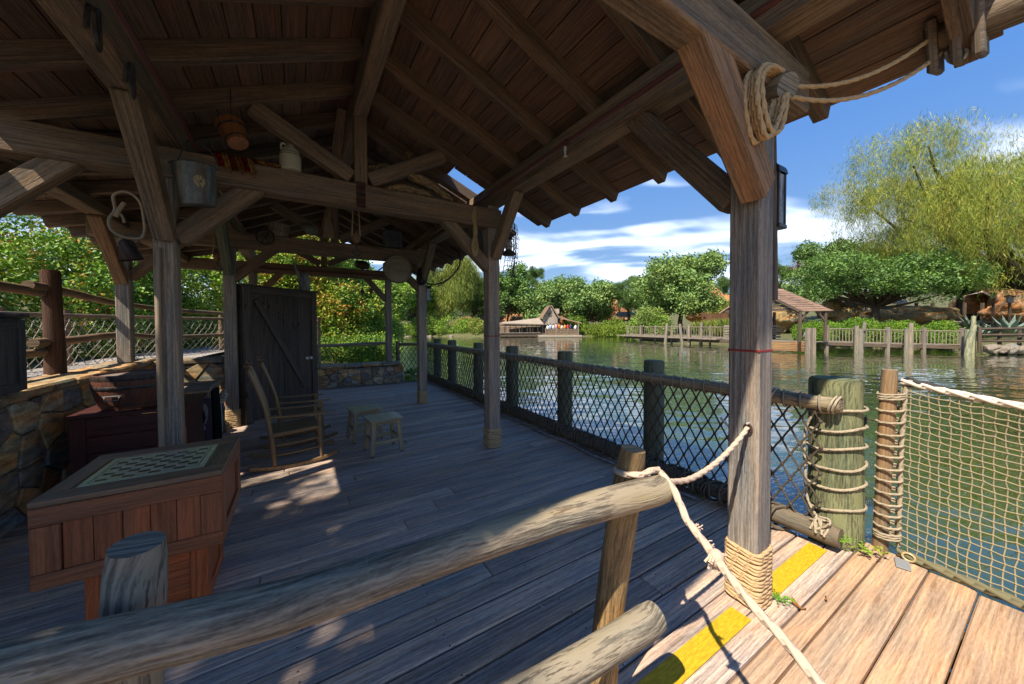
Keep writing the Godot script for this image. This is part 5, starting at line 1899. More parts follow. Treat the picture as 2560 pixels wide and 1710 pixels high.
func make_goods():
	var iron := mat("dark_iron", Color(0.06, 0.055, 0.05), 0.55, "rust", 0.6, 0.5)
	# galvanised bucket
	var gb := thing("metal_bucket", "dull galvanised bucket with worn label hung by the left inner post", "bucket", Vector3(-0.68, 2.62, -3.78))
	var tilt := Basis(Vector3(0, 0, 1), 0.10) * Basis(Vector3(1, 0, 0), 0.10)
	var m := mb()
	m.lathe(bucket_prof(0.108, 0.142, 0.30), Vector3(-0.67, 2.63, -3.78), tilt, 28)
	part(gb, "pail", m, mat("zinc", Color(0.20, 0.20, 0.185), 0.55, "stone", 0.5, 0.5))
	var lb := mb()
	var ring := []
	for i in 15:
		var t := i / 14.0
		ring.append(t)
	for i in 14:
		for j in 5:
			var a0 := lerpf(0.98, 1.52, i / 14.0)
			var a1 := lerpf(0.98, 1.52, (i + 1) / 14.0)
			var half := 0.045 * sqrt(maxf(0.0, 1.0 - pow((i + 0.5) / 7.0 - 1.0, 2)))
			if rng.randf() < 0.18:
				continue
			var y0 := 0.165 + lerpf(-half, half, j / 5.0)
			var y1 := 0.165 + lerpf(-half, half, (j + 1) / 5.0)
			var q := []
			for c in [[a0, y0], [a1, y0], [a1, y1], [a0, y1]]:
				var r: float = 0.108 + 0.034 * c[1] / 0.30 + 0.0015
				q.append(Vector3(-0.67, 2.63, -3.78) + tilt * Vector3(cos(c[0]) * r, c[1], sin(c[0]) * r))
			lb.poly(q, tilt * Vector3(cos(a0), 0, sin(a0)))
	part(gb, "worn_label", lb, mat("old_label", Color(0.34, 0.28, 0.16), 0.8, "", 0, 0.3))
	var bh := mb()
	bh.tube(curve([Vector3(-0.81, 2.93, -3.78), Vector3(-0.76, 3.1, -3.80), Vector3(-0.72, 3.17, -3.82), Vector3(-0.60, 3.1, -3.80), Vector3(-0.54, 2.95, -3.78)], 0.05), 0.005, 6)
	part(gb, "bail", bh, iron)
	# wooden bucket hung tilted
	var wb := thing("wooden_bucket", "orange-brown wooden bucket hung tilted above the first cross beam", "bucket", Vector3(-0.43, 3.3, -3.95))
	var t2 := Basis(Vector3(0, 0, 1), 0.35) * Basis(Vector3(1, 0, 0), -0.35)
	for i in 14:
		var s := mb(0.08)
		s.lathe([Vector2(0.085, 0.0), Vector2(0.112, 0.20), Vector2(0.10, 0.20), Vector2(0.073, 0.0)], Vector3(-0.43, 3.27, -3.95), t2, 2, TAU * i / 14.0 + 0.008, TAU * (i + 1) / 14.0 - 0.008)
		part(wb, "stave", s, mat("bucket_wood", Color(0.38, 0.15, 0.055), 0.5, "wood", 0.6, 0.4))
	var bb := mb()
	bb.lathe([Vector2(0.0, 0.0), Vector2(0.08, 0.0)], Vector3(-0.43, 3.27, -3.95), t2, 18)
	bb.col = Color(1, 1, 1)
	part(wb, "bottom", bb, mat("bucket_bottom_wood", Color(0.46, 0.21, 0.10), 0.5, "wood", 0.6, 0.4))
	for q in [[0.0885, 0.015], [0.105, 0.13]]:
		var h := mb()
		h.lathe([Vector2(q[0], q[1]), Vector2(q[0] + 0.004, q[1] + 0.001), Vector2(q[0] + 0.006, q[1] + 0.015), Vector2(q[0] + 0.002, q[1] + 0.016)], Vector3(-0.43, 3.27, -3.95), t2, 28)
		part(wb, "hoop", h, iron)
	hang_line(wb, Vector3(-0.48, 3.46, -3.97), Vector3(-0.48, 3.74, -3.97))
	# stoneware jug on the tie beam
	var jm := mb()
	jm.lathe([Vector2(0.0, 0.0), Vector2(0.088, 0.0), Vector2(0.092, 0.02), Vector2(0.092, 0.15), Vector2(0.075, 0.205), Vector2(0.04, 0.235), Vector2(0.028, 0.25), Vector2(0.034, 0.262), Vector2(0.0, 0.264)], Vector3(-0.04, 3.15, -4.07), Basis.IDENTITY, 26)
	var jg := thing("stoneware_jug", "cream stoneware jug with dark bands on the first cross beam", "jug", Vector3(-0.04, 3.15, -4.07))
	part(jg, "body", jm, mat("stoneware", Color(0.46, 0.42, 0.29), 0.3, "", 0, 0.5))
	var jh := mb()
	jh.tube(curve([Vector3(-0.075, 3.395, -4.05), Vector3(-0.105, 3.40, -4.04), Vector3(-0.115, 3.36, -4.04), Vector3(-0.095, 3.33, -4.045)], 0.015), 0.009, 7)
	part(jg, "handle", jh, mat("stoneware", Color(0.46, 0.42, 0.29), 0.3, "", 0, 0.5))
	for y in [0.145, 0.165]:
		var bd := mb()
		bd.lathe([Vector2(0.0928, y), Vector2(0.0932, y + 0.003), Vector2(0.0925, y + 0.006)], Vector3(-0.04, 3.15, -4.07), Basis.IDENTITY, 28)
		part(jg, "band", bd, mat("dark_glaze", Color(0.03, 0.025, 0.02), 0.4, "", 0, 0.5))
	# plaid blanket over the beam
	var bl := thing("plaid_blanket", "red and ochre plaid blanket folded over the first cross beam", "blanket", Vector3(-0.45, 3.15, -4.05))
	var cols := [Color(0.16, 0.018, 0.015), Color(0.30, 0.16, 0.04), Color(0.13, 0.02, 0.018), Color(0.22, 0.09, 0.03), Color(0.15, 0.02, 0.016), Color(0.28, 0.15, 0.05)]
	for i in 6:
		var s := mb()
		s.col = cols[i]
		var x := -0.60 + i * 0.045
		var pr := [Vector3(x, 3.16, -4.19), Vector3(x + 0.01, 3.185, -4.1), Vector3(x + 0.015, 3.175, -4.02), Vector3(x + 0.03, 3.13, -3.998), Vector3(x + 0.05, 3.06 - 0.01 * (i % 3), -3.993)]
		for k in 4:
			s.beam(pr[k], pr[k + 1], 0.047, 0.02, Vector3(0, 0.7, 0.7), 0.006)
		part(bl, "stripe", s, mat("wool", Color(1, 1, 1), 0.95, "grit", 0.8, 0.1))
	for i in 4:
		var s := mb()
		s.col = cols[[0, 1, 3, 5][i]]
		s.beam(Vector3(-0.35 + i * 0.06, 3.175, -4.06), Vector3(-0.29 + i * 0.06, 3.17 - 0.004 * i, -4.03), 0.09, 0.03, Vector3.UP, 0.01)
		part(bl, "fold", s, mat("wool", Color(1, 1, 1), 0.95, "grit", 0.8, 0.1))
	for i in 6:
		var f := mb()
		f.col = Color(0.40, 0.20, 0.06)
		f.beam(Vector3(-0.54 + i * 0.04, 3.06, -3.992), Vector3(-0.53 + i * 0.042, 3.015 - 0.01 * (i % 2), -3.99), 0.012, 0.006, Vector3(0, 0, 1), 0.002)
		part(bl, "fringe", f, mat("wool", Color(1, 1, 1), 0.95, "grit", 0.8, 0.1))
	# canvas rolls
	var no := FastNoiseLite.new()
	no.frequency = 6.0
	var canv := mat("canvas", Color(0.40, 0.285, 0.155), 0.9, "grit", 0.5, 0.2)
	var roll := func(label: String, pts: Array, rad: Array):
		var r := mb()
		var c := curve(pts, 0.035)
		var rr := []
		for i in c.size():
			var t := float(i) / (c.size() - 1) * (rad.size() - 1)
			var k := mini(int(t), rad.size() - 2)
			rr.append(lerpf(rad[k], rad[k + 1], t - k) * (1.0 + 0.22 * no.get_noise_3dv(c[i] * 2.0)))
		r.tube(c, rr, 12, true, 5, 9.0, 0.16)
		solo("canvas_roll", r, canv, label, "canvas")
	roll.call("tan canvas roll lying along the first cross beam's right half", [Vector3(0.86, 3.17, -4.12), Vector3(1.0, 3.205, -4.10), Vector3(1.2, 3.215, -4.10), Vector3(1.38, 3.20, -4.12)], [0.02, 0.05, 0.055, 0.045, 0.03])
	roll.call("tan canvas roll leaning down from the right roof strut", [Vector3(1.14, 3.40, -4.14), Vector3(1.26, 3.36, -4.10), Vector3(1.42, 3.30, -4.08), Vector3(1.56, 3.22, -4.09), Vector3(1.66, 3.185, -4.10)], [0.05, 0.06, 0.058, 0.04, 0.02])
	roll.call("ochre sailcloth bundle tucked behind the king post and right strut", [Vector3(0.70, 3.38, -4.20), Vector3(0.85, 3.45, -4.22), Vector3(1.02, 3.48, -4.24), Vector3(1.14, 3.58, -4.25), Vector3(1.17, 3.70, -4.25)], [0.05, 0.06, 0.035, 0.035, 0.05])
	# hank of pale rope by the right post
	var hk := mb()
	for i in 8:
		var x := 1.915 + 0.007 * (i - 3.5)
		var zz := -4.005 + 0.008 * (i % 3)
		hk.tube(curve([Vector3(1.92, 3.13, -4.005), Vector3(x - 0.012, 3.0, zz), Vector3(1.92 + (x - 1.92) * 0.5, 2.88, zz), Vector3(1.92 + (x - 1.92) * 0.5, 2.78, zz), Vector3(x + 0.7 * (x - 1.92), 2.62, zz + 0.01), Vector3(1.92 + (x - 1.92) * 0.6, 2.50 + 0.01 * (i % 3), zz)], 0.03), 0.0075, 6, true, 3, 110.0, 0.25)
	for i in 7:
		var rg := PackedVector3Array()
		for j in 13:
			var a := TAU * j / 12.0
			rg.append(Vector3(1.92 + 0.026 * cos(a), 2.78 + i * 0.014, -4.0 + 0.022 * sin(a)))
		hk.tube(rg, 0.007, 6, false)
	solo("rope_hank", hk, mat("hank_rope", Color(0.38, 0.28, 0.15), 0.9, "", 0, 0.2), "bound hank of straw-coloured rope on the first cross beam", "rope")
	# bent wooden ox bow and basket-like bell at the left
	var ob := mb()
	ob.tube(curve([Vector3(-1.05, 2.44, -3.99), Vector3(-1.07, 2.64, -3.98), Vector3(-1.14, 2.71, -3.97), Vector3(-1.215, 2.67, -3.97), Vector3(-1.21, 2.56, -3.97), Vector3(-1.24, 2.48, -3.96), Vector3(-1.23, 2.40, -3.96), Vector3(-1.16, 2.35, -3.97), Vector3(-1.07, 2.36, -3.98), Vector3(-1.05, 2.45, -3.99)], 0.02), 0.011, 8)
	ob.tube(curve([Vector3(-1.155, 2.62, -3.96), Vector3(-1.19, 2.54, -3.95), Vector3(-1.20, 2.50, -3.95)], 0.02), 0.016, 8)
	ob.tube(curve([Vector3(-1.19, 2.54, -3.95), Vector3(-1.165, 2.51, -3.95), Vector3(-1.155, 2.46, -3.95)], 0.02), 0.009, 8)
	solo("ox_bow", ob, mat("bow_wood", Color(0.36, 0.275, 0.17), 0.6, "wood", 0.5, 0.35), "pale bent-wood ox bow hung on the left inner post", "ox bow")
	var cb := thing("cow_bell", "dark rusty iron cow bell hung beside the left inner post", "bell", Vector3(-1.13, 2.16, -3.98))
	var cm := mb()
	cm.lathe([Vector2(0.0, 0.165), Vector2(0.03, 0.16), Vector2(0.045, 0.14), Vector2(0.07, 0.01), Vector2(0.074, 0.0), Vector2(0.066, 0.0), Vector2(0.038, 0.14), Vector2(0.0, 0.15)], Vector3(-1.13, 2.175, -3.98), Basis(Vector3(0, 0, 1), 0.2) * Basis.from_scale(Vector3(1.0, 1, 0.7)), 16)
	part(cb, "bell", cm, mat("rusty_iron", Color(0.075, 0.038, 0.028), 0.75, "rust", 1.0, 0.4))
	var ch := mb()
	ch.tube(curve([Vector3(-1.18, 2.32, -3.98), Vector3(-1.15, 2.37, -3.98), Vector3(-1.10, 2.36, -3.98), Vector3(-1.08, 2.29, -3.98)], 0.02), 0.007, 6)
	part(cb, "strap", ch, iron)
	# iron hooks and pegs on the left plate
	for q in [[-3.05, "bent iron bar hooks hung on the inner left wall plate"], [-2.62, "dark iron boat hook head hung on the inner left wall plate"]]:
		var h := mb()
		var z: float = q[0]
		h.tube(curve([Vector3(-0.84, 3.25, z), Vector3(-0.835, 3.10, z), Vector3(-0.83, 3.03, z + 0.03), Vector3(-0.82, 3.05, z + 0.09), Vector3(-0.82, 3.14, z + 0.10), Vector3(-0.82, 3.16, z + 0.15), Vector3(-0.82, 3.04, z + 0.18)], 0.02), 0.012, 7)
		solo("iron_hook", h, iron, q[1], "hook")
	# lanterns
	lantern("oil_lantern", "dark oil lantern with frosted globe hung in netting beside the middle river post", Vector3(2.46, 2.58, -4.08), 3.25)
	sconce("black arched wall lantern on the rope-wrapped corner post", 2.415, -0.955, 2.2, 2.585, Vector3(1, 0, 0))
	sconce("black arched wall lantern on the post under the hoop net", 2.34, -7.19, 2.12, 2.46, Vector3(1, 0, 0))
	# fishing net round the lantern
	var nm := mb()
	for i in 9:
		var x := 2.36 + 0.028 * i
		var pts := []
		var pts2 := []
		for j in 12:
			var y := 3.0 - j * 0.065
			pts.append(Vector3(x + 0.014 * sin(j * PI + i) + 0.03 * sin(j * 0.4), y, -4.20 - 0.10 * sin(i * 0.7) + 0.01 * cos(j * 2.0)))
			pts2.append(Vector3(x - 0.014 * sin(j * PI + i + 0.7) + 0.03 * sin(j * 0.4), y, -4.02 + 0.05 * sin(i * 0.6) + 0.01 * cos(j * 2.3)))
		nm.tube(pv(pts), 0.004, 4, false)
		nm.tube(pv(pts2), 0.004, 4, false)
	for j in 12:
		var row := PackedVector3Array()
		for i in 9:
			row.append(Vector3(2.36 + 0.028 * i + 0.03 * sin(j * 0.4), 3.0 - j * 0.065 + 0.012 * (i % 2), -4.02 + 0.05 * sin(i * 0.6)))
		nm.tube(row, 0.004, 4, false)
	solo("fishing_net", nm, mat("net_cord", Color(0.09, 0.075, 0.065), 0.9, "", 0, 0.2), "dark fishing net hung behind the oil lantern", "net")
	# woven tray on the far post
	var tr := thing("woven_tray", "round pale coiled straw tray hung at the post beyond", "tray", Vector3(1.68, 2.72, -7.02))
	var tm := mb()
	var prof := [Vector2(0.0, 0.0)]
	for i in 11:
		var r := 0.022 * (i + 1)
		prof.append(Vector2(r - 0.008, 0.008)); prof.append(Vector2(r - 0.0005, 0.0))
	prof.append(Vector2(0.262, 0.03)); prof.append(Vector2(0.272, 0.055)); prof.append(Vector2(0.272, -0.03)); prof.append(Vector2(0.0, -0.02))
	tm.lathe(prof, Vector3(1.68, 2.72, -7.0), Basis(Vector3(1, 0, 0), PI / 2), 40)
	part(tr, "coils", tm, mat("straw", Color(0.36, 0.30, 0.22), 0.85, "wood", 0.6, 0.2))
	# slatted crate on the second beam
	var cr := thing("slatted_crate", "small grey slatted crate on the second cross beam", "crate", Vector3(1.62, 3.15, -7.19))
	var cw := mat("crate_wood", Color(0.16, 0.165, 0.18), 0.8, "weathered", 0.7, 0.3)
	for i in 3:
		var s := mb(0.08)
		s.beam(Vector3(1.475, 3.215 + i * 0.115, -7.09), Vector3(1.785, 3.215 + i * 0.115, -7.09), 0.014, 0.095, Vector3.UP, 0.003)
		part(cr, "slat", s, cw)
		var s2 := mb(0.08)
		s2.beam(Vector3(1.47, 3.215 + i * 0.115, -7.10), Vector3(1.47, 3.215 + i * 0.115, -7.28), 0.014, 0.095, Vector3.UP, 0.003)
		part(cr, "slat", s2, cw)
	for x in [1.485, 1.775]:
		var s := mb(0.05)
		s.beam(Vector3(x, 3.155, -7.078), Vector3(x, 3.495, -7.078), 0.02, 0.04, Vector3(1, 0, 0), 0.003)
		part(cr, "corner_post", s, cw)
	# tub, wheel and block-and-tackle on the second beam
	var tb := mb()
	tb.lathe([Vector2(0.0, 0.0), Vector2(0.135, 0.0), Vector2(0.16, 0.2), Vector2(0.15, 0.2), Vector2(0.125, 0.02), Vector2(0.0, 0.02)], Vector3(-0.26, 3.15, -7.17), Basis.IDENTITY, 22)
	var tt := thing("splint_basket", "grey splint-wood basket on the second cross beam", "basket", Vector3(-0.26, 3.15, -7.17))
	part(tt, "wall", tb, mat("splint_wood", Color(0.30, 0.24, 0.18), 0.8, "weathered", 0.8, 0.25))
	var tbr := mb()
	tbr.lathe([Vector2(0.139, 0.055), Vector2(0.147, 0.06), Vector2(0.149, 0.085), Vector2(0.142, 0.09)], Vector3(-0.26, 3.15, -7.17), Basis.IDENTITY, 22)
	part(tt, "band", tbr, mat("splint_wood", Color(0.30, 0.24, 0.18), 0.8, "weathered", 0.8, 0.25))
	var wh := thing("iron_pulley_wheel", "dark iron spoked wheel hung on the second cross beam", "wheel", Vector3(-0.44, 3.1, -7.05))
	var wm := mb()
	var rg := PackedVector3Array()
	for i in 25:
		var a := TAU * i / 24.0
		rg.append(Vector3(-0.44 + 0.12 * cos(a), 3.10 + 0.12 * sin(a), -7.05))
	wm.tube(rg, 0.014, 7, false)
	part(wh, "rim", wm, iron)
	for i in 6:
		var s := mb()
		var a := TAU * i / 6.0
		s.tube(pv([Vector3(-0.44, 3.10, -7.05), Vector3(-0.44 + 0.115 * cos(a), 3.10 + 0.115 * sin(a), -7.05)]), 0.008, 5)
		part(wh, "spoke", s, iron)
	for q in [[0.62, 3.14, -4.66, 2.50, "wooden block and tackle hung under the first cross beam"], [-1.05, 3.0, -6.98, 2.5, "rusty block with hook and chain hung by the inner far post"], [1.5, 2.9, -10.2, 2.32, "small iron hook and shackle hung from the far cross beam"], [1.72, 2.9, -10.2, 2.35, "iron pulley hook hung from the far cross beam by its knee brace"]]:
		var th := thing("block_and_tackle", q[4], "pulley", Vector3(q[0], q[3], q[2]))
		var x: float = q[0]
		var z: float = q[2]
		hang_line(th, Vector3(x, q[1], z), Vector3(x, q[3] + 0.30, z), 0.006)
		var b := mb()
		b.lathe([Vector2(0.0, 0.036), Vector2(0.05, 0.034), Vector2(0.065, 0.0), Vector2(0.05, -0.034), Vector2(0.0, -0.036)], Vector3(x, q[3] + 0.22, z), Basis(Vector3(1, 0, 0), PI / 2) * Basis.from_scale(Vector3(0.8, 1, 1.25)), 16)
		part(th, "block", b, mat("block_wood", Color(0.22, 0.12, 0.06), 0.6, "wood", 0.6, 0.35))
		var h := mb()
		h.tube(curve([Vector3(x, q[3] + 0.14, z), Vector3(x + 0.005, q[3] + 0.08, z), Vector3(x + 0.05, q[3] + 0.04, z), Vector3(x + 0.03, q[3], z), Vector3(x - 0.03, q[3] + 0.02, z), Vector3(x - 0.035, q[3] + 0.05, z)], 0.02), 0.010, 7)
		part(th, "hook", h, iron)
		if z > -9:
			var r := mb()
			for s in [-1.0, 1.0]:
				r.tube(sag(Vector3(x + 0.03 * s, q[1], z + 0.02), Vector3(x + 0.045 * s, q[3] + 0.23, z + 0.02), 0.0, 0.02), 0.008, 6, true, 3, 100.0, 0.25)
			part(th, "fall_rope", r, mat("hank_rope", Color(0.38, 0.28, 0.15), 0.9, "", 0, 0.2))
	# tassel of cords and a whitewashed float
	var fl := mb()
	fl.ball(Vector3(0.20, 3.28, -6.9), Vector3(0.13, 0.09, 0.09), 8, 14, Basis(Vector3(0, 0, 1), -0.5))
	solo("net_float", fl, mat("pale_green_float", Color(0.25, 0.27, 0.22), 0.5, "stone", 0.3, 0.4), "pale oval net float hung ahead of the second cross beam", "float")
	var ts := mb()
	for i in 18:
		ts.tube(curve([Vector3(0.44 + 0.004 * i, 3.52, -6.98), Vector3(0.42 + 0.008 * i, 3.35, -6.98 + 0.01 * sin(i)), Vector3(0.40 + 0.010 * i, 3.17 + 0.01 * (i % 4), -6.98)], 0.06), 0.006, 5)
	solo("cord_tassel", ts, mat("pale_cord", Color(0.36, 0.27, 0.18), 0.9, "", 0, 0.2), "pale tassel of cords hung by the second king post", "cord")
	# hoop net on the far river post
	var hn := thing("hoop_net", "black landing net on a large hoop hung at the far river post", "net", Vector3(2.3, 2.9, -6.95))
	var hm := mb()
	var hr := PackedVector3Array()
	for i in 29:
		var a := TAU * i / 28.0
		hr.append(Vector3(2.55 + 0.42 * cos(a), 2.86 + 0.34 * sin(a) + 0.25 * cos(a), -6.95 - 0.25 * sin(a)))
	hm.tube(hr, 0.016, 7, false)
	part(hn, "hoop", hm, iron)
	var bg := mb()
	for i in 20:
		var a := TAU * i / 20.0
		var p0 := Vector3(2.55 + 0.42 * cos(a), 2.86 + 0.34 * sin(a) + 0.25 * cos(a), -6.95 - 0.25 * sin(a))
		bg.tube(curve([p0, p0.lerp(Vector3(2.45, 2.62, -6.88), 0.45) - Vector3(0, 0.10, 0), Vector3(2.42, 2.52, -6.9) + Vector3(cos(a), 0, sin(a)) * 0.07], 0.06), 0.0035, 4, false)
	for k in [0.2, 0.4, 0.6, 0.8]:
		var rr := PackedVector3Array()
		for i in 25:
			var a := TAU * i / 24.0
			var p0 := Vector3(2.55 + 0.42 * cos(a), 2.86 + 0.34 * sin(a) + 0.25 * cos(a), -6.95 - 0.25 * sin(a))
			rr.append(p0.lerp(Vector3(2.42, 2.52, -6.9), k) - Vector3(0, 0.16 * k * (1 - k) * 2, 0))
		bg.tube(rr, 0.0035, 4, false)
	part(hn, "bag", bg, mat("net_cord", Color(0.09, 0.075, 0.065), 0.9, "", 0, 0.2))
	var cl := mb()
	for i in 6:
		var ring2 := PackedVector3Array()
		for j in 19:
			var a := TAU * j / 18.0
			ring2.append(Vector3(2.13 + 0.05 * cos(a) + 0.01 * i, 2.62 + 0.17 * sin(a), -7.07 + 0.012 * i))
		cl.tube(ring2, 0.011, 6, false)
	solo("hose_coil", cl, mat("black_rubber", Color(0.02, 0.02, 0.02), 0.6, "", 0, 0.4), "coil of black line hung on the far river post", "coil")
	# oil can and shoes on the closet
	var oc := thing("oil_can", "tall grey oil can with a long spout on the plank door closet", "can", Vector3(0.12, 2.33, -8.14))
	var om := mb()
	om.lathe([Vector2(0.0, 0.0), Vector2(0.105, 0.0), Vector2(0.105, 0.25), Vector2(0.06, 0.34), Vector2(0.035, 0.37), Vector2(0.0, 0.37)], Vector3(0.12, 2.328, -8.14), Basis.IDENTITY, 22)
	part(oc, "body", om, mat("zinc_pale", Color(0.36, 0.38, 0.40), 0.5, "stone", 0.4, 0.5))
	var os := mb()
	os.tube(pv([Vector3(0.05, 2.55, -8.10), Vector3(-0.02, 2.75, -8.03), Vector3(-0.08, 2.95, -7.98)]), [0.035, 0.02, 0.008], 8)
	part(oc, "spout", os, mat("zinc_pale", Color(0.36, 0.38, 0.40), 0.5, "stone", 0.4, 0.5))
	# keg on the far beam
	var kg := thing("small_keg", "small keg with white end lying on the far cross beam", "keg", Vector3(1.55, 3.28, -10.32))
	var km := mb()
	km.lathe([Vector2(0.0, -0.17), Vector2(0.10, -0.17), Vector2(0.125, 0.0), Vector2(0.10, 0.17), Vector2(0.0, 0.17)], Vector3(1.52, 3.28, -10.3), Basis(Vector3(0, 0, 1), PI / 2) * Basis(Vector3(1, 0, 0), 0.6), 20)
	part(kg, "barrel", km, mat("keg_wood", Color(0.12, 0.07, 0.04), 0.6, "wood", 0.6, 0.4))
	# pulley log, rope coil and lines at the corner post
	var pg := thing("mooring_peg", "thick round wooden peg driven through the top of corner post", "peg", Vector3(2.26, 2.93, -0.9))
	var pm := mb()
	pm.tube(pv([Vector3(2.23, 2.93, -0.99), Vector3(2.205, 2.905, -0.92), Vector3(2.175, 2.875, -0.835), Vector3(2.165, 2.865, -0.805), Vector3(2.163, 2.863, -0.80)]), [0.055, 0.06, 0.066, 0.068, 0.062], 18)
	part(pg, "peg", pm, mat("grey_log", Color(0.27, 0.235, 0.18), 0.8, "peeled", 1.0, 0.3))
	var co := mb()
	for i in 7:
		var dz := 0.010 * (i - 3)
		var a := 0.012 * ((i * 3) % 7 - 3)
		co.tube(curve([Vector3(2.14, 2.935, -0.845 + dz), Vector3(2.02 + a, 2.925, -0.85 + dz), Vector3(1.925 + a * 0.6, 2.84, -0.85 + dz), Vector3(1.925 + a, 2.70, -0.845 + dz), Vector3(2.0 + a, 2.585 + a * 0.8, -0.84 + dz), Vector3(2.085 + a, 2.63, -0.835 + dz), Vector3(2.13 + a * 0.5, 2.74, -0.83 + dz), Vector3(2.15, 2.82, -0.83 + dz)], 0.010), 0.0125, 9, true, 3, 95.0, 0.3)
	solo("rope_coil", co, mat("manila", Color(0.50, 0.345, 0.185), 0.9, "", 0, 0.2), "coil of tan rope looped over the corner post's wooden peg", "rope")
	var pu := thing("roof_pulley", "dark wooden pulley log with iron hook under the near eave", "pulley", Vector3(3.0, 3.2, -0.3))
	var q1 := mb()
	q1.tube(pv([Vector3(3.02, 3.20, -0.48), Vector3(3.04, 3.215, -0.32), Vector3(3.06, 3.22, -0.16)]), [0.075, 0.09, 0.095], 16)
	part(pu, "drum", q1, mat("drum_wood", Color(0.20, 0.15, 0.11), 0.8, "peeled", 0.9, 0.3))
	for z in [-0.44, -0.36, -0.29]:
		var c := mb()
		c.box(Vector3(3.02, 3.16, z), Basis(Vector3(0, 0, 1), 0.3), Vector3(0.21, 0.27, 0.04), 0.02)
		part(pu, "cheek", c, mat("joist_wood", Color(0.22, 0.17, 0.125), 0.9, "wood", 0.5))
	var q2 := mb()
	q2.tube(curve([Vector3(3.02, 3.11, -0.40), Vector3(3.02, 3.06, -0.39), Vector3(3.02, 3.03, -0.36), Vector3(3.02, 3.06, -0.33), Vector3(3.02, 3.10, -0.34)], 0.015), 0.009, 7)
	part(pu, "hook", q2, mat("steel", Color(0.45, 0.45, 0.44), 0.35, "", 0, 0.6))
	var man := mat("manila", Color(0.50, 0.345, 0.185), 0.9, "", 0, 0.2)
	for q in [[Vector3(2.225, 2.905, -0.83), Vector3(2.98, 3.22, -0.42), 0.10, "upper tan rope sagging from corner peg to eave pulley"], [Vector3(2.215, 2.845, -0.825), Vector3(3.01, 3.11, -0.42), 0.11, "lower tan rope sagging from corner peg to eave pulley"]]:
		var r := mb()
		r.tube(sag(q[0], q[1], q[2], 0.008), 0.0115, 9, true, 3, 100.0, 0.27)
		solo("tan_rope", r, man, q[3], "rope")
	# pole strapped to the corner post
	solo("boat_pole", log_tube([Vector3(2.375, 1.78, -0.935), Vector3(2.37, 2.3, -0.94), Vector3(2.36, 2.98, -0.95)], 0.019, 0.017, 10, 0.03), mat("brown_pole", Color(0.17, 0.125, 0.09), 0.7, "wood", 0.6, 0.35), "slim brown pole standing against the corner post's lantern", "pole")
	# half-round pole on the left inner post
	solo("boat_pole", log_tube([Vector3(-0.99, 0.56, -4.015), Vector3(-0.99, 1.6, -4.015), Vector3(-0.985, 2.3, -4.02)], 0.022, 0.018, 10, 0.04), mat("tan_pole", Color(0.40, 0.30, 0.20), 0.75, "wood", 0.6, 0.3), "slim tan pole fixed to the front of left inner post", "pole")

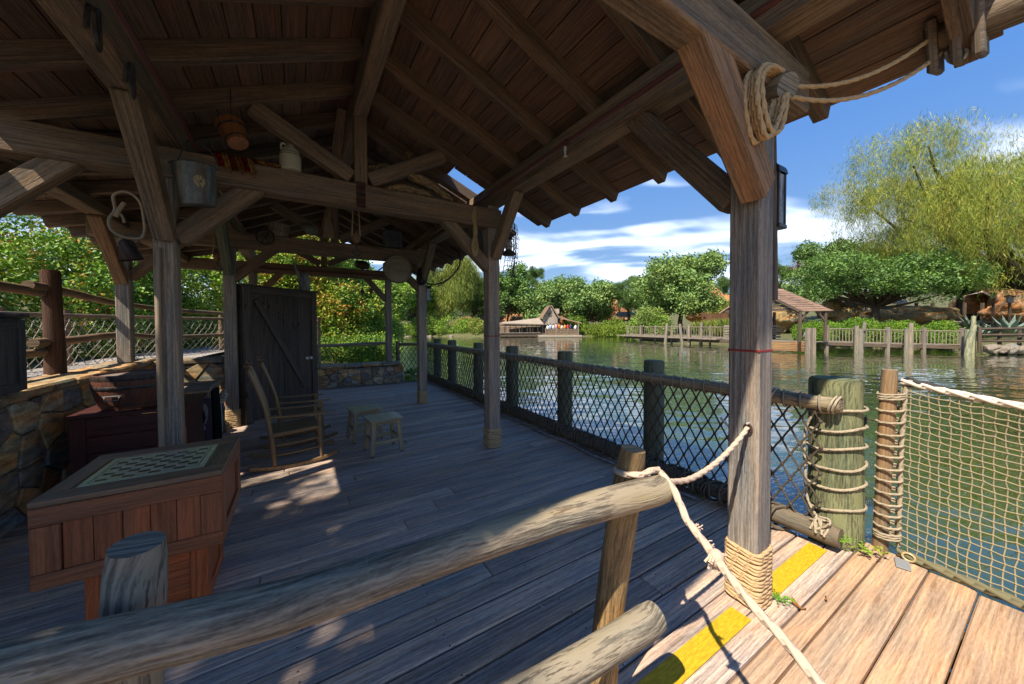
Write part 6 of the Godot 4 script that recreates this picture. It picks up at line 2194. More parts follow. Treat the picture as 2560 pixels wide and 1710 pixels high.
# ---------------------------------------------------------------- log fence on the bank
func make_bank_fences():
	var brown := mat("bank_log", Color(0.30, 0.20, 0.125), 0.85, "weathered", 1.0, 0.3)
	var th := thing("log_fence", "two-rail log fence on the stone wall beside the gravel path", "fence", Vector3(-2.4, 1.1, -6.1))
	part(th, "post", log_tube([Vector3(-2.36, 0.8, -6.08), Vector3(-2.36, 1.5, -6.08), Vector3(-2.375, 2.28, -6.08)], 0.082, 0.075, 16, 0.04), mat("dark_post", Color(0.125, 0.065, 0.04), 0.8, "weathered", 1.0, 0.3))
	part(th, "rail", log_tube([Vector3(-2.40, 2.08, -5.75), Vector3(-2.42, 2.06, -6.6), Vector3(-2.42, 2.0, -8.0), Vector3(-2.3, 1.98, -10.2), Vector3(-1.6, 1.97, -13.0)], 0.05, 0.042, 12, 0.05), brown)
	part(th, "rail", log_tube([Vector3(-2.42, 2.02, -6.15), Vector3(-2.42, 2.04, -5.0), Vector3(-2.42, 2.08, -3.0)], 0.05, 0.05, 12, 0.05), brown)
	part(th, "rail", log_tube([Vector3(-2.40, 1.47, -5.80), Vector3(-2.42, 1.47, -6.6), Vector3(-2.42, 1.50, -8.0), Vector3(-2.3, 1.40, -10.2), Vector3(-1.6, 1.38, -13.0)], 0.05, 0.042, 12, 0.05), brown)
	part(th, "rail", log_tube([Vector3(-2.42, 1.36, -6.12), Vector3(-2.42, 1.36, -5.0), Vector3(-2.42, 1.4, -3.0)], 0.045, 0.045, 12, 0.05), brown)
	var fp := mb(0.05)
	part(th, "post", log_tube([Vector3(-1.62, 0.8, -12.9), Vector3(-1.62, 2.2, -12.9)], 0.07, 0.065, 12, 0.03), brown)
	# net fence on the far side of the path
	var nf := thing("net_fence", "grey rope-net fence on log posts along far side of path", "fence", Vector3(-4.5, 0.8, -8.0))
	var tw := mat("net_fence_rope", Color(0.30, 0.27, 0.22), 0.92, "", 0, 0.2)
	var P := [Vector3(-4.45, 0.83, -1.0), Vector3(-4.50, 0.83, -5.6), Vector3(-4.42, 0.83, -8.2), Vector3(-3.95, 0.83, -10.9), Vector3(-2.9, 0.83, -13.6), Vector3(-1.2, 0.83, -16.0)]
	for i in P.size() - 1:
		part(nf, "rope_net", net_diamond(P[i], P[i + 1], 0.0, 1.0, 0.20, 9, 0.0075, 0.012, 0.06), tw)
		var tr := log_tube([P[i] + Vector3(0, 1.03, 0), P[i + 1] + Vector3(0, 1.03, 0)], 0.045, 0.042, 10, 0.04)
		part(nf, "top_rail", tr, brown)
		for k in 2:
			var q: Vector3 = P[i].lerp(P[i + 1], k * 0.5)
			part(nf, "post", log_tube([q - Vector3(0.12, 0.3, 0), q + Vector3(-0.12, 1.15, 0)], 0.07, 0.065, 12, 0.03), brown)
	# rail beyond the low wall
	var rl := thing("garden_rail", "single grey log rail behind the low stone wall", "railing", Vector3(1.2, 0.5, -10.8))
	part(rl, "rail", log_tube([Vector3(0.2, 1.07, -10.75), Vector3(1.2, 1.08, -10.7), Vector3(2.3, 1.10, -10.62)], 0.045, 0.045, 12, 0.03), mat("grey_log", Color(0.27, 0.235, 0.18), 0.8, "peeled", 1.0, 0.3))
	part(rl, "post", log_tube([Vector3(0.48, 0.45, -10.78), Vector3(0.48, 1.85, -10.78)], 0.04, 0.035, 10, 0.02), mat("tan_pole", Color(0.40, 0.30, 0.20), 0.75, "wood", 0.6, 0.3))
	var pd := mb()
	pd.box(Vector3(0.34, 0.98, -10.0), Basis.IDENTITY, Vector3(0.05, 0.07, 0.02), 0.005)
	pd.tube(curve([Vector3(0.325, 1.01, -10.0), Vector3(0.325, 1.06, -10.0), Vector3(0.355, 1.06, -10.0), Vector3(0.355, 1.01, -10.0)], 0.01), 0.006, 6)
	# dry leaves on the landing
	var lm := leaf_mat("leaf")
	for q in [[1990, 1512, 0.8, "curled brown oak leaf lying on the sunny landing boards"], [2065, 1500, 0.3, "small round brown leaf lying on the sunny landing boards"], [2003, 1522, 2.0, "tiny orange leaf scrap beside the curled brown leaf"]]:
		var p := on_level(q[0], q[1], 0.003)
		var m := MB.new()
		m.col = Color(0.33, 0.15, 0.05)
		var L := 0.045 if q[2] == 0.8 else 0.022
		var b := Basis(Vector3.UP, q[2])
		for i in 5:
			var t0 := lerpf(-1, 1, i / 5.0)
			var t1 := lerpf(-1, 1, (i + 1) / 5.0)
			var w0 := 0.3 * sqrt(maxf(0, 1 - t0 * t0)) * L
			var w1 := 0.3 * sqrt(maxf(0, 1 - t1 * t1)) * L
			var h0 := 0.004 + 0.012 * t0 * t0
			var h1 := 0.004 + 0.012 * t1 * t1
			for s in [-1.0, 1.0]:
				m.poly([p + b * Vector3(t0 * L, h0 * 0.3, 0), p + b * Vector3(t1 * L, h1 * 0.3, 0), p + b * Vector3(t1 * L, h1, s * w1), p + b * Vector3(t0 * L, h0, s * w0)], Vector3.UP)
		solo("dry_leaf", m, lm, q[3], "leaf")

# ---------------------------------------------------------------- plants
var clumps := {}
func clump(kind: String) -> ArrayMesh:
	if clumps.has(kind):
		return clumps[kind]
	var m := MB.new()
	var r := RandomNumberGenerator.new()
	r.seed = kind.hash()
	var n := 18
	var L := 0.42
	var wd := 0.19
	if kind == "fine":
		n = 24; L = 0.34; wd = 0.15
	elif kind == "feather":
		n = 30; L = 0.50; wd = 0.035
	elif kind == "needle":
		n = 34; L = 0.42; wd = 0.05
	elif kind == "grass":
		n = 22; L = 0.9; wd = 0.05
	for i in n:
		var d := Vector3(r.randf_range(-1, 1), r.randf_range(-1, 1), r.randf_range(-1, 1))
		if d.length() > 1.0:
			d = d.normalized() * r.randf()
		var ax := Vector3(r.randf_range(-1, 1), r.randf_range(-0.8, 0.5), r.randf_range(-1, 1)).normalized()
		if kind == "feather":
			ax = (Vector3(0, -1, 0) * r.randf_range(0.15, 1.2) + Vector3(r.randf_range(-1, 1), 0.1, r.randf_range(-1, 1))).normalized()
		elif kind == "needle":
			ax = (d.normalized() + Vector3(r.randf_range(-0.3, 0.3), 0.25, r.randf_range(-0.3, 0.3))).normalized()
			d *= 0.5
		elif kind == "grass":
			d = Vector3(d.x * 0.35, 0, d.z * 0.35)
			ax = Vector3(d.x * 2.2, 1, d.z * 2.2).normalized()
		var sd := ax.cross(Vector3(r.randf_range(-1, 1), r.randf_range(-1, 1), r.randf_range(-1, 1))).normalized()
		var nn := ax.cross(sd).normalized()
		if nn.y < 0:
			nn = -nn
		var sc := r.randf_range(0.7, 1.25)
		var a := d - ax * L * 0.5 * sc
		if kind == "grass":
			a = d
		var b := a + ax * L * 0.45 * sc
		var c := a + ax * L * sc - nn * L * 0.10
		var g := r.randf_range(0.82, 1.0)
		m.col = Color(g, g, g)
		m.poly([a, b + sd * wd * 0.5 * sc, c, b - sd * wd * 0.5 * sc], (nn + d * 0.35).normalized())
	clumps[kind] = m.mesh()
	return clumps[kind]

func foliage(th: Node3D, called: String, lobes: Array, count: int, size: float, pal: Array, kind := "leaf", fill := 0.35, label := ""):
	var mm := MultiMesh.new()
	mm.transform_format = MultiMesh.TRANSFORM_3D
	mm.use_colors = true
	mm.mesh = clump(kind)
	var vols := []
	var tot := 0.0
	for l in lobes:
		var r: Vector3 = l[1]
		var q := pow(r.x * r.y * r.z, 0.72)
		vols.append(q); tot += q
	mm.instance_count = count
	var no := FastNoiseLite.new()
	no.seed = count
	no.frequency = 0.9 / maxf(size * 4.0, 0.2)
	var off := th.position
	for i in count:
		var pick := rng.randf() * tot
		var k := 0
		while k < vols.size() - 1 and pick > vols[k]:
			pick -= vols[k]; k += 1
		var ctr: Vector3 = lobes[k][0]
		var rad: Vector3 = lobes[k][1]
		var d := Vector3(rng.randfn(), rng.randfn(), rng.randfn()).normalized()
		var t := pow(rng.randf(), 0.33) if rng.randf() < fill else rf(0.86, 1.06)
		var p := ctr + d * rad * t
		var nz := no.get_noise_3dv(p)
		for tries in 3:
			if nz > -0.16:
				break
			d = Vector3(rng.randfn(), rng.randfn(), rng.randfn()).normalized()
			p = ctr + d * rad * t
			nz = no.get_noise_3dv(p)
		p += d * rad * nz * 0.45
		var s := size * rf(0.75, 1.3)
		var b := Basis(Vector3.UP, rf(0, TAU))
		if kind != "feather" and kind != "grass":
			b = b * Basis(Vector3.RIGHT, rf(-0.9, 0.9))
		mm.set_instance_transform(i, Transform3D((b.scaled(Vector3(s * 0.8, s * 1.7, s * 0.8)) if kind == "feather" else b.scaled(Vector3(s, s, s))), p - off))
		var c: Color = pal[rng.randi() % pal.size()]
		var g := rf(0.72, 1.2)
		mm.set_instance_color(i, Color(c.r * g, c.g * g, c.b * g))
	var o := MultiMeshInstance3D.new()
	o.name = called
	o.multimesh = mm
	o.material_override = leaf_mat("leaf")
	o.set_meta("kind", "stuff")
	th.add_child(o, true)
	if label != "":
		o.set_meta("label", label)

const OAK := [Color(0.156, 0.282, 0.059), Color(0.115, 0.218, 0.051), Color(0.208, 0.344, 0.075), Color(0.143, 0.250, 0.084)]
const OAK2 := [Color(0.192, 0.325, 0.090), Color(0.146, 0.270, 0.079), Color(0.247, 0.371, 0.113), Color(0.293, 0.406, 0.113)]
const PALE := [Color(0.266, 0.344, 0.070), Color(0.312, 0.367, 0.062), Color(0.204, 0.289, 0.062), Color(0.360, 0.375, 0.077)]
const PINE := [Color(0.117, 0.209, 0.064), Color(0.154, 0.263, 0.073), Color(0.181, 0.290, 0.090)]
const BUSH := [Color(0.225, 0.375, 0.048), Color(0.169, 0.319, 0.041), Color(0.319, 0.450, 0.056), Color(0.122, 0.235, 0.041)]
const AUTUMN := [Color(0.20, 0.36, 0.045), Color(0.28, 0.42, 0.05), Color(0.15, 0.30, 0.045), Color(0.44, 0.44, 0.055), Color(0.52, 0.25, 0.04), Color(0.23, 0.38, 0.05), Color(0.30, 0.42, 0.06)]
const HEDGE := [Color(0.20, 0.36, 0.045), Color(0.28, 0.42, 0.05), Color(0.15, 0.30, 0.045), Color(0.23, 0.38, 0.05), Color(0.17, 0.32, 0.05), Color(0.32, 0.42, 0.06), Color(0.14, 0.27, 0.04), Color(0.21, 0.36, 0.05), Color(0.26, 0.40, 0.05), Color(0.50, 0.27, 0.05)]
const CYPRESS := [Color(0.324, 0.380, 0.056), Color(0.406, 0.421, 0.056), Color(0.251, 0.324, 0.056), Color(0.454, 0.421, 0.073), Color(0.211, 0.292, 0.065)]

# lobes of a crown inside an ellipsoid
func crown_lobes(ctr: Vector3, r: Vector3, n: int, droop := 0.0) -> Array:
	var out := []
	out.append([ctr, r * 0.45])
	for i in int(n * 1.7):
		var a := i * 2.39996 + rf(-0.3, 0.3)
		var el := rf(-0.9, 0.95)
		var d := Vector3(cos(a) * cos(el), sin(el), sin(a) * cos(el))
		var s := rf(0.14, 0.40)
		out.append([ctr + d * r * rf(0.4, 0.98) - Vector3(0, droop * r.y * (1 - el), 0), Vector3(r.x * s, r.y * s * 0.85, r.z * s)])
	return out

func limbs(base: Vector3, fork: Vector3, r0: float, lobes: Array, sides := 9, lean := 0.1) -> MB:
	var m := mb(0.05)
	var mid := (base + fork) * 0.5 + Vector3(rf(-lean, lean), 0, rf(-lean, lean)) * base.distance_to(fork)
	m.tube(curve([base - Vector3(0, 0.3, 0), mid, fork], base.distance_to(fork) / 6.0), [r0 * 1.25, r0 * 1.1, r0, r0 * 0.95, r0 * 0.9, r0 * 0.86, r0 * 0.82, r0 * 0.78, r0 * 0.74, r0 * 0.7, r0 * 0.7, r0 * 0.7], sides, false)
	for i in range(1, lobes.size()):
		var e: Vector3 = lobes[i][0]
		var md := fork.lerp(e, 0.5) + Vector3(rf(-0.1, 0.1), rf(-0.12, 0.05), rf(-0.1, 0.1)) * fork.distance_to(e)
		var c := curve([fork - Vector3(0, r0, 0), md, e], fork.distance_to(e) / 5.0)
		var rr := []
		for k in c.size():
			rr.append(lerpf(r0 * 0.55, r0 * 0.10, float(k) / (c.size() - 1)))
		m.tube(c, rr, 6, false)
	return m

func tree(called: String, label: String, px: float, dist: float, cy: float, hw: float, hh: float, n: int, count: int, size: float, pal: Array, kind := "leaf", group := "", trunk_r := 0.0, ground := 0.35, trunk_px := -1.0):
	rng.seed = hash(label) + int(px)
	var base := foot(px if trunk_px < 0 else trunk_px, dist, ground)
	var ctr := at_depth(px, cy, dist)
	var k := dist / F
	var r := Vector3(hw * k, hh * k, hw * k)
	var th := thing(called, label, "tree", base, group)
	var lobes := crown_lobes(ctr, r, n)
	var fork := Vector3(lerpf(base.x, ctr.x, 0.6), maxf(ctr.y - r.y * 0.75, base.y + 0.8), lerpf(base.z, ctr.z, 0.6))
	var tr := trunk_r if trunk_r > 0 else clampf(r.x * 0.06, 0.08, 0.5)
	part(th, "trunk", limbs(base, fork, tr, lobes), mat("bark", Color(0.13, 0.10, 0.075), 0.95, "weathered", 0.8, 0.2))
	foliage(th, "crown", lobes, count, size, pal, kind)

func shrub(called: String, label: String, lobes: Array, count: int, size: float, pal: Array, group := "", kind := "leaf"):
	rng.seed = hash(label)
	var c := Vector3.ZERO
	for l in lobes:
		c += l[0]
	c /= lobes.size()
	var low := 1e9
	for l in lobes:
		low = minf(low, l[0].y - l[1].y)
	var th := thing(called, label, "shrub", Vector3(c.x, low, c.z), group)
	for l in lobes:
		for i in 3:
			var m := mb()
			var b := Vector3(l[0].x + rf(-0.3, 0.3) * l[1].x, low - 0.1, l[0].z + rf(-0.3, 0.3) * l[1].z)
			m.tube(curve([b, b.lerp(l[0], 0.5) + Vector3(rf(-0.1, 0.1), 0, rf(-0.1, 0.1)), l[0] + Vector3(rf(-0.4, 0.4) * l[1].x, 0.3 * l[1].y, 0)], 0.4), 0.02 if size < 0.3 else 0.04, 5, false)
			part(th, "stem", m, mat("bark", Color(0.13, 0.10, 0.075), 0.95, "weathered", 0.8, 0.2))
	foliage(th, "foliage", lobes, count, size, pal, kind)

func make_near_plants():
	# the tall hedge of shrubs behind the path
	shrub("flowering_shrub", "tall shrub with orange tips above the net fence's open end", [[Vector3(-8.0, 2.4, -7.4), Vector3(1.5, 1.7, 2.0)], [Vector3(-9.4, 3.8, -7.4), Vector3(1.4, 1.4, 2.0)], [Vector3(-7.2, 1.5, -8.6), Vector3(0.9, 0.8, 1.3)]], 3600, 0.24, HEDGE)
	shrub("flowering_shrub", "dense glossy green shrub behind the net fence and dark log post", [[Vector3(-7.2, 2.2, -11.2), Vector3(1.5, 1.6, 2.0)], [Vector3(-8.8, 4.0, -11.8), Vector3(1.7, 1.7, 2.0)], [Vector3(-6.3, 1.4, -12.0), Vector3(1.0, 0.9, 1.2)]], 3400, 0.25, [BUSH[0], BUSH[1], BUSH[3], AUTUMN[4], BUSH[2]])
	shrub("flowering_shrub", "leafy shrub with orange flush seen between the inner left posts", [[Vector3(-5.3, 2.2, -14.5), Vector3(1.7, 1.6, 1.8)], [Vector3(-5.2, 4.0, -15.8), Vector3(2.0, 1.8, 1.6)], [Vector3(-3.9, 1.7, -16.8), Vector3(1.3, 1.0, 1.3)]], 3500, 0.24, HEDGE)
	shrub("flowering_shrub", "big dark green shrub at the path's bend beyond the net", [[Vector3(-2.6, 2.6, -19.0), Vector3(2.2, 2.0, 1.8)], [Vector3(-1.0, 3.6, -20.0), Vector3(2.2, 2.6, 1.8)], [Vector3(-4.4, 5.2, -20.5), Vector3(2.4, 2.0, 1.6)]], 3400, 0.29, [BUSH[0], BUSH[1], BUSH[2], AUTUMN[3]])
	shrub("flowering_shrub", "yellow and orange leaved shrub rising behind the plank door closet", [[Vector3(0.4, 2.9, -14.2), Vector3(1.2, 1.9, 1.1)], [Vector3(-0.3, 4.2, -14.6), Vector3(1.2, 1.4, 1.0)], [Vector3(1.2, 1.8, -13.4), Vector3(0.9, 1.2, 0.8)], [Vector3(0.8, 3.9, -14.4), Vector3(0.9, 0.9, 0.8)]], 4300, 0.21, [AUTUMN[1], AUTUMN[3], AUTUMN[4], AUTUMN[5], AUTUMN[6], AUTUMN[0]])
	shrub("flowering_shrub", "bright yellow-green bush over the low stone wall by the water", [[Vector3(2.2, 1.9, -14.6), Vector3(0.9, 1.3, 0.8)], [Vector3(2.9, 1.3, -15.6), Vector3(0.9, 1.0, 0.9)], [Vector3(1.9, 2.7, -14.9), Vector3(0.7, 0.8, 0.7)]], 2700, 0.20, [AUTUMN[1], AUTUMN[5], AUTUMN[6], AUTUMN[3], BUSH[2]])
	shrub("ground_shrub", "low dark green plants between the low wall and shrubs", [[Vector3(1.0, 0.75, -11.8), Vector3(1.4, 0.45, 0.5)], [Vector3(2.2, 0.8, -12.2), Vector3(0.7, 0.5, 0.6)]], 900, 0.16, BUSH)
	shrub("ground_shrub", "low ivy clump at the far corner of the rope fence", [[Vector3(2.9, 0.12, -10.2), Vector3(0.35, 0.2, 0.2)]], 160, 0.08, [BUSH[3], BUSH[1]])
	# a tree outside the picture whose crown breaks the sun into patches on the left of the deck
	var tb := Vector3(-7.4, 0.8, 1.2)
	rng.seed = 77
	var tth := thing("broadleaf_tree", "broad tree on the bank behind the near end of the path", "tree", tb)
	var tl := crown_lobes(Vector3(-7.5, 8.6, 0.0), Vector3(2.4, 1.8, 2.3), 10)
	part(tth, "trunk", limbs(tb, Vector3(-7.5, 6.4, 0.8), 0.2, tl), mat("bark", Color(0.13, 0.10, 0.075), 0.95, "weathered", 0.8, 0.2))
	foliage(tth, "crown", tl, 950, 0.40, BUSH)
	# weeds at the deck's edge
	var weed := func(called: String, label: String, p: Vector3, n: int, len: float, c: Color):
		var m := MB.new()
		for i in n:
			var a := rf(0, TAU)
			var out := Vector3(cos(a), 0, sin(a))
			var l := len * rf(0.5, 1.1)
			var pts := [p, p + out * l * 0.35 + Vector3(0, l * 0.5, 0), p + out * l * 0.8 + Vector3(0, l * 0.45, 0)]
			m.col = Color(c.r * rf(0.7, 1.2), c.g * rf(0.8, 1.1), c.b)
			m.tube(pv(pts), 0.0012, 3, false)
			for k in 4:
				var q: Vector3 = pts[1].lerp(pts[2], k / 3.0)
				var s := Vector3(rf(-1, 1), rf(-0.2, 0.5), rf(-1, 1)).normalized() * len * 0.14
				var w := s.cross(Vector3.UP).normalized() * len * 0.06
				m.poly([q, q + s * 0.5 + w, q + s, q + s * 0.5 - w], Vector3(rf(-0.3, 0.3), 1, rf(-0.3, 0.3)).normalized())
		solo(called, m, leaf_mat("leaf"), label, "weed")
	weed.call("weed", "tiny bright green weed at the foot of the rope wrap", Vector3(2.39, 0.0, -0.90), 22, 0.085, Color(0.16, 0.36, 0.02))
	weed.call("weed", "bright green sprig in the end of the bottom fence log", Vector3(3.27, 0.08, -0.85), 14, 0.08, Color(0.20, 0.42, 0.02))
	weed.call("weed", "straggling yellow-green weed between the pile and net pole", Vector3(3.42, 0.0, -0.76), 16, 0.17, Color(0.30, 0.38, 0.05))

# ---------------------------------------------------------------- the far shore
func make_person(label: String, at: Vector3, shirt: Color, pants: Color, h: float, turn: float):
	var th := thing("person", label, "person", at, "people on the log raft")
	var m := MB.new()
	var b := Basis(Vector3.UP, turn)
	var s := h / 1.72
	var P := func(x: float, y: float, z: float) -> Vector3:
		return at + b * (Vector3(x, y, z) * s)
	for sd in [-1.0, 1.0]:
		m.col = pants
		m.tube(pv([P.call(0.09 * sd, 0.02, 0), P.call(0.10 * sd, 0.45, 0.02), P.call(0.09 * sd, 0.90, 0)]), [0.05 * s, 0.06 * s, 0.085 * s], 7)
		m.col = shirt
		m.tube(pv([P.call(0.17 * sd, 1.40, 0), P.call(0.23 * sd, 1.12, 0.02), P.call(0.20 * sd, 0.92, 0.12)]), [0.055 * s, 0.045 * s, 0.035 * s], 6)
		m.col = Color(0.42, 0.26, 0.18)
		m.ball(P.call(0.195 * sd, 0.88, 0.14), Vector3(0.035, 0.05, 0.035) * s, 4, 6)
	m.col = shirt
	m.lathe([Vector2(0.0, 0.86), Vector2(0.16, 0.88), Vector2(0.15, 1.05), Vector2(0.18, 1.30), Vector2(0.17, 1.40), Vector2(0.06, 1.47), Vector2(0.0, 1.48)], at, b * Basis.from_scale(Vector3(s, s, s * 0.68)), 12)
	m.col = Color(0.42, 0.26, 0.18)
	m.tube(pv([P.call(0, 1.45, 0), P.call(0, 1.53, 0.01)]), 0.05 * s, 7)
	m.ball(P.call(0, 1.62, 0.01), Vector3(0.075, 0.105, 0.09) * s, 7, 10, b)
	m.ball(P.call(0, 1.61, 0.10), Vector3(0.012, 0.02, 0.02) * s, 4, 5, b)
	part(th, "body", m, mat("cloth", Color(1, 1, 1), 0.85, "", 0, 0.2))
	var hm := MB.new()
	hm.col = Color(0.05, 0.035, 0.025)
	hm.ball(P.call(0, 1.655, -0.015), Vector3(0.082, 0.085, 0.095) * s, 6, 10, b)
	part(th, "hair", hm, mat("cloth", Color(1, 1, 1), 0.85, "", 0, 0.2))

func rock(called: String, label: String, ctr: Vector3, r: Vector3, ma: Material, amp := 0.5, sd := 1, category := "rock", group := ""):
	var no := FastNoiseLite.new()
	no.seed = sd
	no.frequency = 0.55 / maxf(r.x * 0.5, 0.2)
	no.fractal_octaves = 4
	var m := mb(0.1, 0.05)
	m.lump(ctr, r, no, amp, 22, 30)
	solo(called, m, ma, label, category, group)

func baluster_run(th: Node3D, a: Vector3, b: Vector3, h: float, spacing: float, ma: Material, rail_w := 0.07):
	var tr := mb(0.08)
	tr.beam(a + Vector3(0, h, 0), b + Vector3(0, h, 0), rail_w * 1.3, rail_w, Vector3.UP, 0.008)
	part(th, "top_rail", tr, ma)
	var br := mb(0.08)
	br.beam(a + Vector3(0, 0.12, 0), b + Vector3(0, 0.12, 0), rail_w, rail_w, Vector3.UP, 0.008)
	part(th, "bottom_rail", br, ma)
	var n := int(a.distance_to(b) / spacing)
	for i in range(1, n):
		var p := a.lerp(b, float(i) / n)
		var m := mb(0.1)
		m.beam(p + Vector3(0, 0.15, 0), p + Vector3(rf(-0.01, 0.01), h - 0.03, 0), 0.045, 0.045, Vector3(0, 0, 1), 0.006)
		part(th, "baluster", m, ma)

func make_far_shore():
	var pale := mat("dock_wood", Color(0.36, 0.30, 0.235), 0.9, "weathered", 0.8, 0.2)
	var dark := mat("dock_dark_wood", Color(0.16, 0.12, 0.09), 0.9, "weathered", 0.8, 0.2)
	var grey := mat("pile_grey", Color(0.36, 0.31, 0.235), 0.9, "weathered", 0.8, 0.2)
	var shing := mat("shingle", Color(0.36, 0.235, 0.17), 0.9, "weathered", 0.8, 0.2)
	var fh := Vector3(cam_fwd.x, 0, cam_fwd.z).normalized()
	var rh := Vector3(cam_right.x, 0, cam_right.z).normalized()
	var GY := 0.35
	# --- the gabled raft landing
	var D := 54.0
	var mill := thing("raft_landing", "white gabled raft landing with long shed roof on far bank", "building", foot(1360, D, -0.4))
	var up := func(px: float, py: float, dd := 0.0) -> Vector3:
		return at_depth(px, py, D) + fh * dd
	var fl := mb()
	fl.beam(foot(1250, D + 1.5, -0.1), foot(1400, D + 1.5, -0.1), 4.0, 0.5)
	part(mill, "floor", fl, dark)
	var gw := mat("whitewash", Color(0.56, 0.47, 0.385), 0.9, "weathered", 0.8, 0.2)
	# gable boards
	for i in 9:
		var t0 := i / 9.0
		var x0 := lerpf(1357, 1394, t0)
		var x1 := lerpf(1357, 1394, (i + 1) / 9.0) - 0.4
		var top := func(x: float) -> float:
			return lerpf(794, 766, (x - 1357) / 19.0) if x < 1376 else lerpf(766, 795, (x - 1376) / 18.0)
		var m := mb(0.1, 0.04)
		m.poly([up.call(x0, 812), up.call(x1, 812), up.call(x1, top.call(x1)), up.call(x0, top.call(x0))], -fh, [Vector2(0, 0), Vector2(0, 0.4), Vector2(0.8, 0.4), Vector2(0.8, 0)])
		m.poly([up.call(x0, 812, 0.1), up.call(x1, 812, 0.1), up.call(x1, top.call(x1), 0.1), up.call(x0, top.call(x0), 0.1)], fh)
		part(mill, "gable_board", m, gw)
	var wn := mb()
	wn.beam(up.call(1375, 782, -0.05), up.call(1375, 791, -0.05), 0.06, 0.5, rh)
	part(mill, "loft_hatch", wn, dark)
	var slab := func(called: String, a: Vector3, b: Vector3, c: Vector3, d: Vector3, th: float, ma: Material, owner: Node3D):
		var nn := (b - a).cross(c - a).normalized()
		if nn.y < 0:
			nn = -nn
		var m := mb(0.06)
		var lo := [a, b, c, d]
		var hi := []
		for p in lo:
			hi.append(p + nn * th)
		var us := [Vector2(0, 0), Vector2(2, 0), Vector2(2, 4), Vector2(0, 4)]
		m.poly(hi, nn, us)
		m.poly(lo, -nn, us)
		for i in 4:
			var j := (i + 1) % 4
			var e: Vector3 = (lo[j] - lo[i]).cross(nn).normalized()
			if e.dot(lo[i] - (a + c) / 2) < 0:
				e = -e
			m.poly([lo[i], lo[j], hi[j], hi[i]], e)
		part(owner, called, m, ma)
	slab.call("roof_slope", up.call(1374, 765, -0.6), up.call(1374, 765, 6.0), up.call(1354, 797, 6.0), up.call(1354, 797, -0.6), 0.15, shing, mill)
	slab.call("roof_slope", up.call(1377, 765, -0.6), up.call(1377, 765, 6.0), up.call(1412, 795, 6.0), up.call(1396, 796, -0.6), 0.15, shing, mill)
	slab.call("roof_slope", up.call(1392, 793, 1.2), up.call(1412, 790, 6.0), up.call(1450, 805, 5.0), up.call(1455, 809, 0.4), 0.15, shing, mill)
	slab.call("shed_roof", up.call(1246, 810, -0.8), up.call(1358, 812, -0.8), up.call(1357, 795, 3.4), up.call(1262, 807, 3.4), 0.15, mat("pale_shingle", Color(0.50, 0.41, 0.32), 0.9, "weathered", 0.8, 0.2), mill)
	var ch := mb()
	ch.beam(up.call(1399, 770, 3.0), up.call(1399, 783, 3.0), 0.7, 0.6, rh)
	part(mill, "chimney", ch, gw)
	for px in [1262, 1275, 1290, 1305, 1318, 1332, 1345, 1357, 1394, 1428, 1448]:
		for dd in ([0.0, 3.0] if px < 1394 else [0.6]):
			var m := mb(0.1)
			var p: Vector3 = foot(px, D, -0.3) + fh * dd
			m.beam(p, Vector3(p.x, at_depth(px, 809, D).y + (0.4 if dd > 1 else 0.0), p.z), 0.16, 0.16, rh, 0.02)
			part(mill, "post", m, pale)
	baluster_run(mill, foot(1245, D - 0.6, 0.1), foot(1352, D - 0.6, 0.1), 1.1, 1.6, pale, 0.09)
	for i in 9:
		var m := mb(0.1, 0.05)
		var a := foot(1250 + i * 16.5, D + 4.2, -0.2)
		var b := foot(1250 + (i + 1) * 16.5 - 0.5, D + 4.2, -0.2)
		m.beam(a + Vector3(0, 0.75, 0), b + Vector3(0, 0.75, 0), 0.2, 1.5)
		part(mill, "back_wall_panel", m, mat("back_wall", Color(0.36, 0.25, 0.18), 0.9, "weathered", 0.8, 0.2))
	# --- raft with people
	var raft := thing("log_raft", "log raft with plank railing carrying a crowd at far landing", "raft", foot(1400, 51.5, WATER_Y))
	for i in 8:
		var m := mb(0.1)
		var a := foot(1347, 51.0, WATER_Y + 0.12) + fh * (i * 0.55)
		m.tube(pv([a, a + rh * 6.3]), 0.26, 10)
		part(raft, "log", m, grey)
	for y in [0.55, 0.85, 1.15]:
		var m := mb(0.1)
		m.beam(foot(1364, 51.1, WATER_Y + y), foot(1446, 51.1, WATER_Y + y), 0.06, 0.24)
		part(raft, "rail_plank", m, mat("raft_plank", Color(0.30, 0.21, 0.14), 0.9, "weathered", 0.8, 0.2))
	for px in [1364, 1392, 1420, 1446]:
		var m := mb(0.1)
		m.beam(foot(px, 51.05, WATER_Y + 0.2), foot(px, 51.05, WATER_Y + 1.45), 0.14, 0.14, rh)
		part(raft, "rail_post", m, grey)
	var sh := [["white shirt and dark shorts, at railing's left end", Color(0.75, 0.75, 0.76), Color(0.03, 0.035, 0.06)], ["pale blue shirt and white cap hair", Color(0.45, 0.55, 0.70), Color(0.25, 0.22, 0.18)], ["white top beside the pale blue shirt", Color(0.80, 0.79, 0.77), Color(0.10, 0.11, 0.16)], ["pink top near the raft's middle", Color(0.70, 0.38, 0.38), Color(0.30, 0.30, 0.32)], ["orange shirt in the raft's middle", Color(0.75, 0.28, 0.05), Color(0.08, 0.08, 0.09)], ["cream shirt beside the orange shirt", Color(0.72, 0.66, 0.55), Color(0.10, 0.10, 0.14)], ["bright orange vest towards right end", Color(0.80, 0.33, 0.06), Color(0.20, 0.18, 0.16)], ["red shirt between vest and blue shirt", Color(0.55, 0.06, 0.05), Color(0.12, 0.12, 0.14)], ["navy blue shirt right of the red shirt", Color(0.06, 0.09, 0.22), Color(0.40, 0.36, 0.30)], ["white shirt standing alone at right end post", Color(0.80, 0.80, 0.80), Color(0.10, 0.12, 0.2)]]
